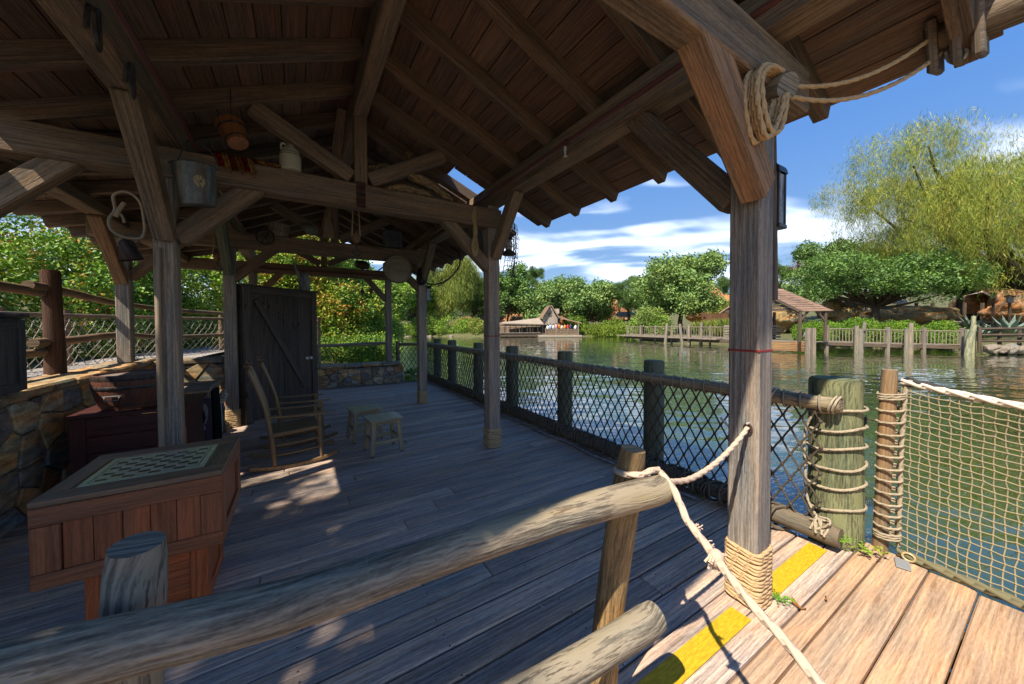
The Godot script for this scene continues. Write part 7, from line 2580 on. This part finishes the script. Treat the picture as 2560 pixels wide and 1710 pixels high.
	for i in sh.size():
		var p := foot(1369 + i * 7.2 + (5.0 if i == 9 else 0.0), 51.7 + (i % 3) * 0.6, WATER_Y + 0.38)
		make_person("person on the raft in " + sh[i][0], p, sh[i][1], sh[i][2], rf(1.6, 1.8), rf(-1.0, 1.0) + 2.6)
	# --- long dock with railing, left of the corner post
	var d1 := thing("river_dock", "long pale boardwalk dock with baluster railing left of shingled hut", "dock", foot(1700, 38, WATER_Y))
	var A := foot(1568, 42.5, 0.12)
	var B := foot(1832, 31.0, 0.12)
	var n := 26
	for i in n:
		var m := mb(0.1)
		var a := A.lerp(B, float(i) / n)
		var b := A.lerp(B, (i + 0.96) / n)
		m.beam(a + fh * 1.2, b + fh * 1.2, 2.4, 0.12)
		part(d1, "deck_board", m, pale)
	var ed := mb()
	ed.beam(A - Vector3(0, 0.2, 0), B - Vector3(0, 0.2, 0), 0.12, 0.3)
	part(d1, "edge_beam", ed, dark)
	baluster_run(d1, A + Vector3(0, 0.06, 0), B + Vector3(0, 0.06, 0), 1.05, 0.27, pale)
	for i in 7:
		var p := A.lerp(B, i / 6.0)
		var m := mb(0.1)
		m.beam(p - Vector3(0, 1.0, 0), p + Vector3(0, 1.25, 0), 0.17, 0.17, rh, 0.02)
		part(d1, "post", m, pale)
	for q in [[1662, 808, 0.10, 36.5], [1708, 810, -0.14, 35.0], [1722, 812, 0.0, 34.6], [1752, 806, 0.03, 33.8]]:
		var p := foot(q[0], q[3], 0)
		var m := mb(0.1)
		m.tube(pv([Vector3(p.x, -1.2, p.z), at_depth(q[0] + q[2] * 60, q[1], q[3])]), [0.16, 0.14], 10)
		solo("mooring_pile", m, grey, ["tall mooring pile rising by the tree's trunk at dock", "leaning mooring pile crossing the boardwalk railing", "short mooring pile beside the leaning pile at boardwalk", "upright grey mooring pile near the shingled hut's left side"][[1662, 1708, 1722, 1752].find(q[0])], "pile")
	# --- shingled boat hut
	var hut := thing("boat_hut", "open boat hut with brown shingled gable roof on the dock", "hut", foot(1975, 24.5, WATER_Y))
	var HD := 24.0
	var hp := func(px: float, py: float, dd := 0.0) -> Vector3:
		return at_depth(px, py, HD) + fh * dd
	# roof slope towards the river in courses of shingles
	var r0: Vector3 = hp.call(1931, 717, 1.6)
	var r1: Vector3 = hp.call(2006, 719, 1.6)
	var e0: Vector3 = hp.call(1974, 779, -0.9)
	var e1: Vector3 = hp.call(2049, 777, -0.9)
	for i in 10:
		var t0 := i / 10.0
		var t1 := (i + 1.25) / 10.0
		var k := 0
		while k < 9:
			var s0 := k / 9.0 + (0.055 if i % 2 == 1 else 0.0)
			var s1 := minf(s0 + 0.108, 1.02)
			var a := r0.lerp(r1, s0).lerp(e0.lerp(e1, s0), t0)
			var b := r0.lerp(r1, s1).lerp(e0.lerp(e1, s1), t0)
			var c := r0.lerp(r1, s1).lerp(e0.lerp(e1, s1), t1)
			var d := r0.lerp(r1, s0).lerp(e0.lerp(e1, s0), t1)
			var nn := (b - a).cross(d - a).normalized()
			if nn.y < 0:
				nn = -nn
			var m := mb(0.12, 0.04)
			var us := [Vector2(m.uo, m.vo), Vector2(m.uo, m.vo + 0.4), Vector2(m.uo + 0.2, m.vo + 0.4), Vector2(m.uo + 0.2, m.vo)]
			m.poly([a, b, c + nn * 0.035, d + nn * 0.035], nn, us)
			m.poly([d + nn * 0.035, c + nn * 0.035, c, d], (d - a).normalized())
			part(hut, "shingle", m, shing)
			k += 1
	slab.call("roof_deck", r0, r1, e1, e0, -0.05, dark, hut)
	var b0 := r0 + (r0 - e0) * Vector3(1, -1, 1)
	var b1 := r1 + (r1 - e1) * Vector3(1, -1, 1)
	slab.call("roof_slope", r0, r1, b1, b0, 0.08, shing, hut)
	var barge := mb()
	barge.beam(r0 - rh * 0.05, e0 - rh * 0.05, 0.07, 0.16)
	part(hut, "barge_board", barge, dark)
	# gable siding on the left
	for i in 7:
		var t0 := i / 7.0
		var a := r0.lerp(e0, t0) + rh * 0.1
		var b := r0.lerp(b0, t0) + rh * 0.1
		var m := mb(0.1)
		m.beam(a - Vector3(0, 0.10, 0), b - Vector3(0, 0.10, 0), 0.05, 0.2)
		part(hut, "siding_board", m, dark)
	for q in [[1976, -0.8], [2037, -0.8], [1966, 2.8], [2012, 2.8]]:
		var p: Vector3 = foot(q[0], HD, 0.3) + fh * q[1]
		var m := mb(0.08)
		m.beam(p, Vector3(p.x, e0.y + 0.05, p.z), 0.15, 0.15, rh, 0.01)
		part(hut, "post", m, dark)
		var k2 := mb()
		k2.beam(Vector3(p.x, e0.y - 0.7, p.z), Vector3(p.x, e0.y, p.z) + rh * (0.55 if q[0] < 1990 else -0.55), 0.09, 0.1)
		part(hut, "knee_brace", k2, dark)
	# hut platform and slat fence
	var pf := thing("hut_platform", "low slatted platform of orange boards under the boat hut", "platform", foot(1970, 24, WATER_Y))
	var q0 := foot(1870, 25.5, 0)
	var q1 := foot(2036, 23.2, 0)
	for i in 6:
		var m := mb(0.1)
		m.beam(q0 + Vector3(0, -0.30 + i * 0.115, 0), q1 + Vector3(0, -0.30 + i * 0.115, 0), 0.06, 0.085)
		part(pf, "side_slat", m, mat("orange_slat", Color(0.44, 0.24, 0.12), 0.9, "weathered", 0.8, 0.2))
	for i in 4:
		var m := mb(0.1)
		m.beam(q0 + fh * (0.45 + i * 0.82) + Vector3(0, 0.32, 0), q1 + fh * (0.45 + i * 0.82) + Vector3(0, 0.32, 0), 0.78, 0.06)
		part(pf, "deck_board", m, pale)
	for i in 5:
		var m := mb(0.1)
		m.beam(q0 + fh * 2.9 + Vector3(0, 0.55 + i * 0.2, 0), q1 + fh * 2.9 + Vector3(0, 0.55 + i * 0.2, 0), 0.06, 0.13)
		part(pf, "fence_board", m, pale)
	for px in [2020, 2034]:
		var p := foot(px, 23.1, 0)
		var m := mb()
		m.beam(p - Vector3(0, 1, 0), p + Vector3(0, 1.25, 0), 0.2, 0.2, rh)
		part(pf, "post", m, pale)
	var rc := mb()
	for i in 5:
		var ring := PackedVector3Array()
		var p := foot(2023, 23.6, 0.62)
		for j in 17:
			var a := TAU * j / 16.0
			ring.append(p + rh * (0.22 * cos(a)) + Vector3(0, 0.26 * sin(a) + 0.1, 0) + fh * 0.04 * i)
		rc.tube(ring, 0.035, 6, false)
	solo("rope_coil", rc, mat("dim_rope", Color(0.20, 0.19, 0.185), 0.92, "", 0, 0.2), "thick coil of rope hung on the boat hut's slat fence", "rope")
	# --- dock to the right
	var d2 := thing("river_dock", "weathered boardwalk with baluster railing in front of the clipped hedge", "dock", foot(2250, 23.5, WATER_Y))
	var E := [[2067, 24.6, 0.18], [2140, 24.2, 0.12], [2220, 23.8, 0.06], [2310, 23.4, 0.02], [2405, 22.9, -0.02]]
	var last := Vector3.ZERO
	for i in E.size():
		var p := foot(E[i][0], E[i][1], E[i][2])
		var pm := mb(0.1)
		pm.beam(p - Vector3(0, 1.2, 0), p + Vector3(0, 1.22, 0), 0.19, 0.19, rh, 0.02)
		part(d2, "post", pm, pale)
		if i > 0:
			baluster_run(d2, last, p, 1.02, 0.19, pale)
			var eb := mb()
			eb.beam(last - Vector3(0, 0.06, 0), p - Vector3(0, 0.06, 0), 0.14, 0.22)
			part(d2, "edge_beam", eb, dark)
			for k in 8:
				var bm := mb(0.1)
				var a := last.lerp(p, k / 8.0) + fh * 0.9
				var b := last.lerp(p, (k + 0.95) / 8.0) + fh * 0.9
				bm.beam(a, b, 1.8, 0.08)
				part(d2, "deck_board", bm, pale)
		last = p
	var pl := [["short pale pile, leftmost of the pair by the hedge's left half", 2142, 814, 24.0, 0.0, 0.17], ["tall pale pile behind the short pair by hedge's left half", 2162, 806, 24.3, 0.05, 0.15], ["stubby pale pile beside the boardwalk's second railing post", 2152, 822, 23.9, 0.0, 0.2], ["short pile tied to the taller pile at boardwalk middle", 2267, 822, 23.2, 0.0, 0.16], ["tall straight pile at the boardwalk's middle", 2278, 807, 23.1, 0.0, 0.17], ["broad greened pile at the boardwalk's right end", 2420, 823, 22.4, 0.0, 0.2], ["leaning greened pile at the boardwalk's right end", 2436, 812, 21.9, 0.12, 0.19], ["tallest pile behind the leaning one at right end", 2434, 790, 22.8, 0.0, 0.15]]
	for q in pl:
		var p := foot(q[1] - q[4] * 160, q[3], 0)
		var m := mb(0.1, 0.05)
		var tp := at_depth(q[1], q[2], q[3])
		m.tube(pv([Vector3(p.x, -1.3, p.z), Vector3(p.x, -0.2, p.z).lerp(tp, 0.4), tp]), [q[5] * 0.80, q[5] * 0.76, q[5] * 0.7], 12)
		solo("mooring_pile", m, mat("greened_pile", Color(0.36, 0.35, 0.22), 0.9, "peeled", 0.8, 0.2) if q[1] > 2400 else grey, q[0], "pile")
	# log fence at the right end with stones
	var lf := thing("rail_fence", "dark three-rail log fence at the right end of boardwalk", "fence", foot(2500, 22.5, 0.2))
	for y in [0.35, 0.75, 1.15]:
		part(lf, "rail", log_tube([foot(2448, 22.6, y), foot(2640, 21.5, y + 0.05)], 0.07, 0.07, 8, 0.04, 1.0), dark)
	for px in [2450, 2500, 2550, 2600]:
		part(lf, "post", log_tube([foot(px, 22.4, -0.3), foot(px, 22.4, 1.3)], 0.09, 0.09, 8, 0.03, 1.0), dark)
	var stn := mat("shore_stone", Color(0.44, 0.38, 0.30), 0.9, "stone", 0.8, 0.2)
	var cnt := 0
	for q in [[2480, 872, 22.0, 0.36], [2505, 874, 21.8, 0.30], [2528, 874, 21.9, 0.42], [2552, 876, 21.7, 0.33], [2575, 876, 21.6, 0.4]]:
		rock("shore_rock", "pale rounded boulder at the water's edge below the log fence", at_depth(q[0], q[1], q[2]), Vector3(q[3] * 1.3, q[3] * 0.85, q[3]), stn, 0.4, cnt + 3, "rock", "boulders below the log fence")
		cnt += 1
	for i in 26:
		var px := 1015 + i * 8.0 + rf(-3, 3)
		var p := on_level(px, 841 + rf(-0.6, 0.8), WATER_Y)
		rock("shore_rock", "pale flat rock along the far bank's waterline", p, Vector3(rf(0.35, 0.9), rf(0.15, 0.32), 0.5), stn, 0.5, i, "rock", "rocks along the far waterline")
	# --- red rocks
	var rr := mat("red_rock", Color(0.66, 0.34, 0.16), 0.95, "stone", 1.0, 0.2)
	var ry := mat("yellow_rock", Color(0.62, 0.42, 0.20), 0.95, "stone", 1.0, 0.2)
	for q in [["orange butte rock rising at right behind the agaves", 2490, 752, 52.0, 5.0, 3.2, rr], ["rounded orange boulder ledge nearer the lamp posts", 2560, 745, 46.0, 4.4, 3.4, rr], ["low orange rock shelf under the cypress branches", 2520, 778, 44.0, 3.6, 1.4, rr], ["small orange rock knob left of the butte", 2432, 735, 55.0, 2.4, 1.4, rr], ["orange rock seen behind the white gabled landing", 1318, 800, 78.0, 7.0, 4.0, rr], ["orange rock between far oaks right of landing", 1535, 783, 76.0, 3.4, 5.2, rr], ["orange rock beside the low thatched shelter", 1450, 800, 74.0, 4.0, 3.2, rr], ["reddish rock above the brown wooden wall", 1785, 762, 66.0, 5.0, 3.0, rr], ["yellow rock mound above the hedge's left half", 2090, 778, 38.0, 2.4, 1.3, ry], ["low yellow rock bank behind the clipped hedge", 2230, 790, 40.0, 6.5, 1.2, ry], ["yellow rock slope left of the boat hut's roof", 1935, 800, 40.0, 3.0, 1.4, ry], ["orange bank under the far left trees", 1180, 812, 76.0, 6.0, 2.0, rr]]:
		rock("butte_rock", q[0], at_depth(q[1], q[2], q[3]) - Vector3(0, q[5] * 0.25, 0), Vector3(q[4], q[5], q[4] * 0.7), q[6], 0.75, int(q[1]), "rock")
	# --- brown wooden wall, thatched shelter, lodge
	var bw := thing("wooden_wall", "brown board wall right of the big dockside tree", "wall", foot(1790, 42, GY))
	for i in 10:
		var m := mb(0.08)
		var a := foot(1757 + i * 6.7, 42.0, GY)
		m.beam(a, Vector3(a.x, at_depth(1790, 784, 42).y + (0.1 if i % 3 == 0 else 0.0), a.z), 0.08, 0.31, rh)
		part(bw, "board", m, mat("brown_board", Color(0.22, 0.115, 0.065), 0.9, "weathered", 0.8, 0.2))
	var ts := thing("thatched_shelter", "low shelter with pale thatched roof on posts beyond fence", "shelter", foot(1560, 62, GY))
	slab.call("roof_slope", at_depth(1545, 782, 63.5), at_depth(1610, 782, 63.5), at_depth(1625, 794, 61), at_depth(1533, 794, 61), 0.2, mat("thatch", Color(0.50, 0.37, 0.25), 0.95, "weathered", 0.8, 0.1), ts)
	for px in [1537, 1560, 1585, 1610, 1622]:
		var p := foot(px, 61.3, GY)
		var m := mb()
		m.beam(p, Vector3(p.x, at_depth(px, 794, 61.3).y, p.z), 0.2, 0.2, rh)
		part(ts, "post", m, dark)
	var bk := mb()
	bk.beam(foot(1533, 65, 1.3), foot(1625, 65, 1.3), 0.3, 2.0)
	part(ts, "back_wall", bk, dark)
	var ld := thing("lodge_building", "dark timber lodge with pale gabled roofs behind the oak", "building", foot(2300, 46, GY))
	var LD := 46.0
	slab.call("roof_slope", at_depth(2185, 752, LD + 3), at_depth(2262, 750, LD + 3), at_depth(2268, 760, LD), at_depth(2183, 762, LD), 0.25, mat("pale_roof", Color(0.56, 0.50, 0.45), 0.9, "weathered", 0.6, 0.2), ld)
	slab.call("roof_slope", at_depth(2400, 741, LD), at_depth(2455, 731, LD), at_depth(2455, 731, LD + 5), at_depth(2400, 741, LD + 5), 0.25, mat("pale_roof", Color(0.56, 0.50, 0.45), 0.9, "weathered", 0.6, 0.2), ld)
	slab.call("roof_slope", at_depth(2455, 731, LD), at_depth(2500, 752, LD), at_depth(2500, 752, LD + 5), at_depth(2455, 731, LD + 5), 0.25, mat("pale_roof", Color(0.56, 0.50, 0.45), 0.9, "weathered", 0.6, 0.2), ld)
	var lw := mb()
	lw.beam(foot(2183, LD + 3.2, 1.5), foot(2500, LD + 3.2, 1.5), 0.4, 2.4)
	part(ld, "wall", lw, dark)
	for px in [2165, 2200, 2245, 2290, 2330, 2375, 2410, 2455, 2495]:
		var p := foot(px, LD + 0.3, GY)
		var m := mb()
		m.beam(p, Vector3(p.x, at_depth(px, 757, LD).y, p.z), 0.25, 0.25, rh)
		part(ld, "post", m, dark)
	# --- rail fence behind the hedge
	var rf2 := thing("rail_fence", "pale split-rail fence behind hedge and agaves", "fence", foot(2400, 33, GY))
	var fy := 1.15
	for y in [0.5, 0.95]:
		part(rf2, "rail", log_tube([foot(2150, 37, GY + y + 0.3), foot(2330, 35, GY + y + 0.3), foot(2500, 33, GY + y + 0.25), foot(2640, 32, GY + y + 0.25)], 0.07, 0.07, 8, 0.03, 2.0), pale)
	for i in 13:
		var px := 2150 + i * 38.0
		var dd := lerpf(37, 32.2, i / 12.0)
		part(rf2, "post", log_tube([foot(px, dd - 0.1, GY - 0.1), foot(px, dd - 0.1, GY + 1.5)], 0.11, 0.1, 8, 0.03, 1.0), pale)
	# lamp posts
	for q in [[2482, 733, 36.0, "lamp post standing by the pale gabled lodge roof"], [2523, 741, 30.0, "taller lamp post in front of the orange boulder ledge"]]:
		var p := foot(q[0], q[2], GY)
		var tp := at_depth(q[0], q[1], q[2])
		var th := thing("lamp_post", q[3], "lamp post", p)
		var m := mb()
		m.tube(pv([p, Vector3(p.x, tp.y - 0.55, p.z)]), 0.09, 8)
		part(th, "pole", m, dark)
		var hb := mb()
		hb.box(Vector3(p.x, tp.y - 0.30, p.z), Basis(Vector3.UP, 0.4), Vector3(0.34, 0.5, 0.34), 0.03)
		part(th, "lantern_box", hb, mat("lamp_glass", Color(0.36, 0.37, 0.36), 0.18, "grit", 0.6, 0.6))
		var rb := mb()
		rb.lathe([Vector2(0.32, -0.06), Vector2(0.30, 0.0), Vector2(0.0, 0.16)], Vector3(p.x, tp.y, p.z), Basis.IDENTITY, 8)
		part(th, "roof", rb, dark)
	# low split fence in front of the thatched shelter
	var sf := thing("rail_fence", "tan split-rail fence in front of the thatched shelter", "fence", foot(1530, 58, GY))
	for y in [0.5, 0.9, 1.3]:
		part(sf, "rail", log_tube([foot(1475, 59, GY + y), foot(1600, 56, GY + y)], 0.09, 0.09, 6, 0.03, 2.0), pale)
	for i in 8:
		part(sf, "post", log_tube([foot(1475 + i * 18, lerpf(58.8, 55.8, i / 7.0), GY - 0.1), foot(1475 + i * 18, lerpf(58.8, 55.8, i / 7.0), GY + 1.6)], 0.12, 0.12, 6, 0.03, 1.0), pale)
	# agaves
	var ag := func(label: String, p: Vector3, L: float):
		var th := thing("agave_plant", label, "plant", p)
		for i in 20:
			var a := TAU * i / 20.0 * 2.39996
			var el := lerpf(0.25, 1.35, i / 20.0)
			var d := Vector3(cos(a) * cos(el), sin(el), sin(a) * cos(el))
			var sd := d.cross(Vector3.UP).normalized()
			var m := MB.new()
			m.col = Color(0.19, 0.25, 0.20) * rf(0.8, 1.2)
			var mid := p + d * L * 0.5
			var nn := sd.cross(d).normalized()
			var tip := p + d * L - Vector3(0, L * 0.08, 0)
			m.poly([p, mid + sd * L * 0.085, tip], nn)
			m.poly([p, mid - sd * L * 0.085, tip], nn)
			m.poly([p - nn * 0.04, mid + sd * L * 0.085, tip], -nn)
			m.poly([p - nn * 0.04, mid - sd * L * 0.085, tip], -nn)
			part(th, "blade", m, leaf_mat("leaf"))
	ag.call("large blue-grey agave behind the log fence at right", foot(2525, 25.5, 0.55), 1.9)
	ag.call("spiky agave in front of the pale gabled lodge roof", foot(2425, 33, 0.9), 1.7)
	ag.call("grey agave at the right end of the clipped hedge", foot(2458, 26.5, 0.35), 1.3)
	# --- trees
	tree("bald_cypress", "huge feathery yellow-green cypress overhanging the right bank", 2555, 30.0, 525, 345, 240, 26, 8200, 0.66, CYPRESS, "feather", "", 0.55, 0.35, 2640)
	tree("live_oak", "spreading dark green oak with forked trunk above the hedge", 2190, 33.0, 697, 168, 84, 18, 3300, 0.58, OAK, "fine", "", 0.34)
	tree("live_oak", "tall green tree behind the forked oak's left side", 2085, 46.0, 655, 75, 62, 10, 900, 0.8, PINE, "leaf")
	tree("live_oak", "rounded green crown behind the forked oak's middle", 2180, 48.0, 660, 95, 65, 10, 1200, 0.8, OAK2, "leaf")
	tree("live_oak", "low leafy crown under the cypress at far right", 2400, 38.0, 690, 110, 55, 10, 1300, 0.6, OAK2, "fine")
	tree("pine_tree", "slim pine left of the oak, seen beside corner post", 1948, 62.0, 690, 34, 42, 7, 420, 0.85, PINE, "needle")
	tree("dead_tree", "thin reddish half-bare tree between pine and oak", 2006, 60.0, 668, 26, 28, 6, 150, 0.7, [Color(0.28, 0.12, 0.09), Color(0.20, 0.14, 0.07)], "fine")
	tree("live_oak", "low bluish green tree beyond the hut roof", 1985, 66.0, 735, 80, 30, 9, 700, 0.9, OAK2, "leaf")
	tree("pine_tree", "pine with sparse crown under the cypress's right edge", 2540, 56.0, 690, 60, 45, 8, 700, 0.8, PINE, "needle")
	# between the middle and corner posts
	tree("broadleaf_tree", "largest light green tree leaning over the boardwalk dock", 1705, 46.0, 715, 88, 88, 16, 2100, 0.85, [OAK2[0], OAK2[2], OAK2[3], PALE[2]], "leaf", "", 0.32)
	tree("broadleaf_tree", "small pale green tree before the big dockside tree", 1628, 44.0, 790, 40, 30, 8, 520, 0.6, [PALE[2], OAK2[3], PALE[0]], "fine")
	tree("broadleaf_tree", "bushy tree filling between pine-topped and big dockside tree", 1640, 58.0, 735, 55, 50, 9, 900, 0.9, OAK2, "leaf")
	tree("pine_tree", "broad pine with pointed top left of big dockside tree", 1570, 60.0, 730, 50, 58, 9, 1000, 0.9, PINE, "needle")
	tree("live_oak", "wide grey-green oak behind the fence right of landing", 1475, 64.0, 750, 68, 58, 12, 1500, 1.0, OAK2, "leaf")
	tree("live_oak", "wide grey-green oak directly behind the white gable", 1365, 66.0, 757, 70, 52, 12, 1500, 1.0, OAK2, "leaf")
	tree("live_oak", "tall oak next to the middle river post", 1272, 66.0, 732, 52, 65, 11, 1300, 1.0, OAK, "leaf")
	tree("pine_tree", "lone tall pine standing above the landing's oaks", 1332, 84.0, 690, 26, 30, 7, 420, 1.0, PINE, "needle")
	tree("pine_tree", "small round-headed pine left of the corner post", 1803, 84.0, 715, 26, 32, 7, 420, 1.0, PINE, "needle")
	tree("broadleaf_tree", "hazy tree crown on the skyline over far oaks", 1400, 92.0, 732, 60, 28, 8, 600, 1.2, OAK2, "leaf")
	tree("broadleaf_tree", "round green bush-tree on the mound by brown wall", 1805, 56.0, 765, 42, 28, 8, 620, 0.7, PALE, "fine")
	# left of the middle river post
	tree("bald_cypress", "tall pale willowy cypress seen between two river posts", 1120, 64.0, 715, 78, 85, 14, 2600, 1.15, PALE, "feather", "", 0.5, 0.35, 1103)
	tree("broadleaf_tree", "dense green tree at left of the willowy cypress", 1030, 60.0, 745, 60, 65, 11, 1500, 0.95, BUSH, "leaf")
	tree("broadleaf_tree", "dark green tree just left of the middle river post", 1185, 74.0, 740, 50, 60, 10, 1100, 1.05, OAK, "leaf")
	tree("broadleaf_tree", "tall light tree over the deck's far corner", 960, 44.0, 735, 60, 70, 11, 1400, 0.75, [BUSH[0], BUSH[2], PALE[0]], "leaf")
	tree("broadleaf_tree", "green tree far beyond the closet and shrubs", 830, 46.0, 690, 80, 90, 11, 1500, 0.8, BUSH, "leaf")
	# a far wood closing the view
	for i in 20:
		var px := 700 + i * 105.0
		var dd := rf(100, 125)
		var th := foot(px, dd, 0.5)
		tree("wood_tree", "distant green tree in the wood behind the far shore", px + rf(-25, 25), dd, 770 + rf(-10, 8), rf(62, 85), rf(34, 48), 8, 420, 1.6, OAK2 if i % 2 == 0 else OAK, "leaf", "far wood trees")
	# --- shrubs on the shore
	shrub("clipped_hedge", "long clipped green hedge behind the right boardwalk", [[foot(2060, 29.0, 0.75), Vector3(2.2, 0.8, 1.2)], [foot(2150, 28.5, 0.8), Vector3(2.4, 0.95, 1.2)], [foot(2250, 27.6, 0.65), Vector3(2.5, 0.9, 1.1)], [foot(2350, 26.6, 0.55), Vector3(2.3, 0.9, 1.0)], [foot(2020, 29.5, 0.7), Vector3(1.4, 0.7, 1.0)]], 3600, 0.26, [Color(0.15, 0.28, 0.02), Color(0.10, 0.22, 0.02), Color(0.20, 0.31, 0.03)])
	shrub("shore_shrub", "bright yellow-green shrubs at the water left of boardwalk", [[foot(1478, 57, 0.3), Vector3(1.8, 1.2, 1.0)], [foot(1510, 56, 0.3), Vector3(2.0, 1.3, 1.0)], [foot(1540, 54, 0.5), Vector3(2.0, 1.5, 1.0)], [foot(1562, 52, 0.2), Vector3(1.4, 1.0, 1.0)]], 1200, 0.5, [Color(0.20, 0.30, 0.03), Color(0.26, 0.33, 0.04), Color(0.14, 0.24, 0.03)])
	shrub("shore_shrub", "rounded golden-green bush by the middle river post", [[foot(1193, 58, 0.9), Vector3(1.5, 1.5, 1.2)]], 320, 0.5, PALE)
	shrub("shore_shrub", "row of green shrubs along the far left bank", [[foot(1040, 59, 0.8), Vector3(1.8, 1.5, 1.2)], [foot(1075, 59.5, 1.0), Vector3(2.0, 1.8, 1.2)], [foot(1130, 59.5, 1.0), Vector3(2.4, 1.7, 1.2)], [foot(1160, 59, 0.8), Vector3(1.6, 1.5, 1.2)]], 1300, 0.55, [BUSH[0], BUSH[2], BUSH[1], PALE[0]])
	shrub("shore_shrub", "green shrubs beside the raft landing's right side", [[foot(1440, 60, 1.0), Vector3(2.2, 1.8, 1.2)], [foot(1600, 47, 0.9), Vector3(1.6, 1.4, 1.0)], [foot(1650, 43, 0.9), Vector3(1.6, 1.3, 1.0)]], 900, 0.5, BUSH)
	shrub("reed_bed", "reedy yellow-green grasses behind the boardwalk's right half", [[foot(1775, 38, 0.6), Vector3(2.2, 0.5, 1.2)], [foot(1810, 36, 0.6), Vector3(1.6, 0.5, 1.0)]], 260, 0.9, PALE, "", "grass")

func _ready():
	rng.seed = 20240611
	make_camera()
	make_sky_and_sun()
	make_textures()
	make_shore()
	make_ground()
	make_deck()
	make_shelter()
	make_river_fence()
	make_net_panel()
	make_log_railing()
	make_ropes()
	make_walls()
	make_checkers_table()
	var rc := make_rocking_chair()
	rc.position = Vector3(-0.03, 0, -4.98)
	rc.rotation.y = 0.06
	rc.set_meta("label", "honey-varnished rocking chair nearer the checkerboard table")
	var rc2 := copy(rc, "honey-varnished rocking chair nearer the plank door closet", "rocking chairs on the deck")
	rc2.position = Vector3(0.02, 0, -5.78)
	rc2.rotation.y = 0.10
	var st := make_stool()
	st.position = Vector3(0.925, 0, -4.74)
	st.rotation.y = 0.10
	st.set_meta("label", "pale wooden stool standing clear in front of its twin")
	var st2 := copy(st, "pale wooden stool half hidden behind its twin", "wooden stools on the deck")
	st2.position = Vector3(0.80, 0, -5.40)
	st2.rotation.y = 0.12
	make_closet()
	make_left_goods()
	make_goods()
	make_bank_fences()
	make_near_plants()
	make_far_shore()
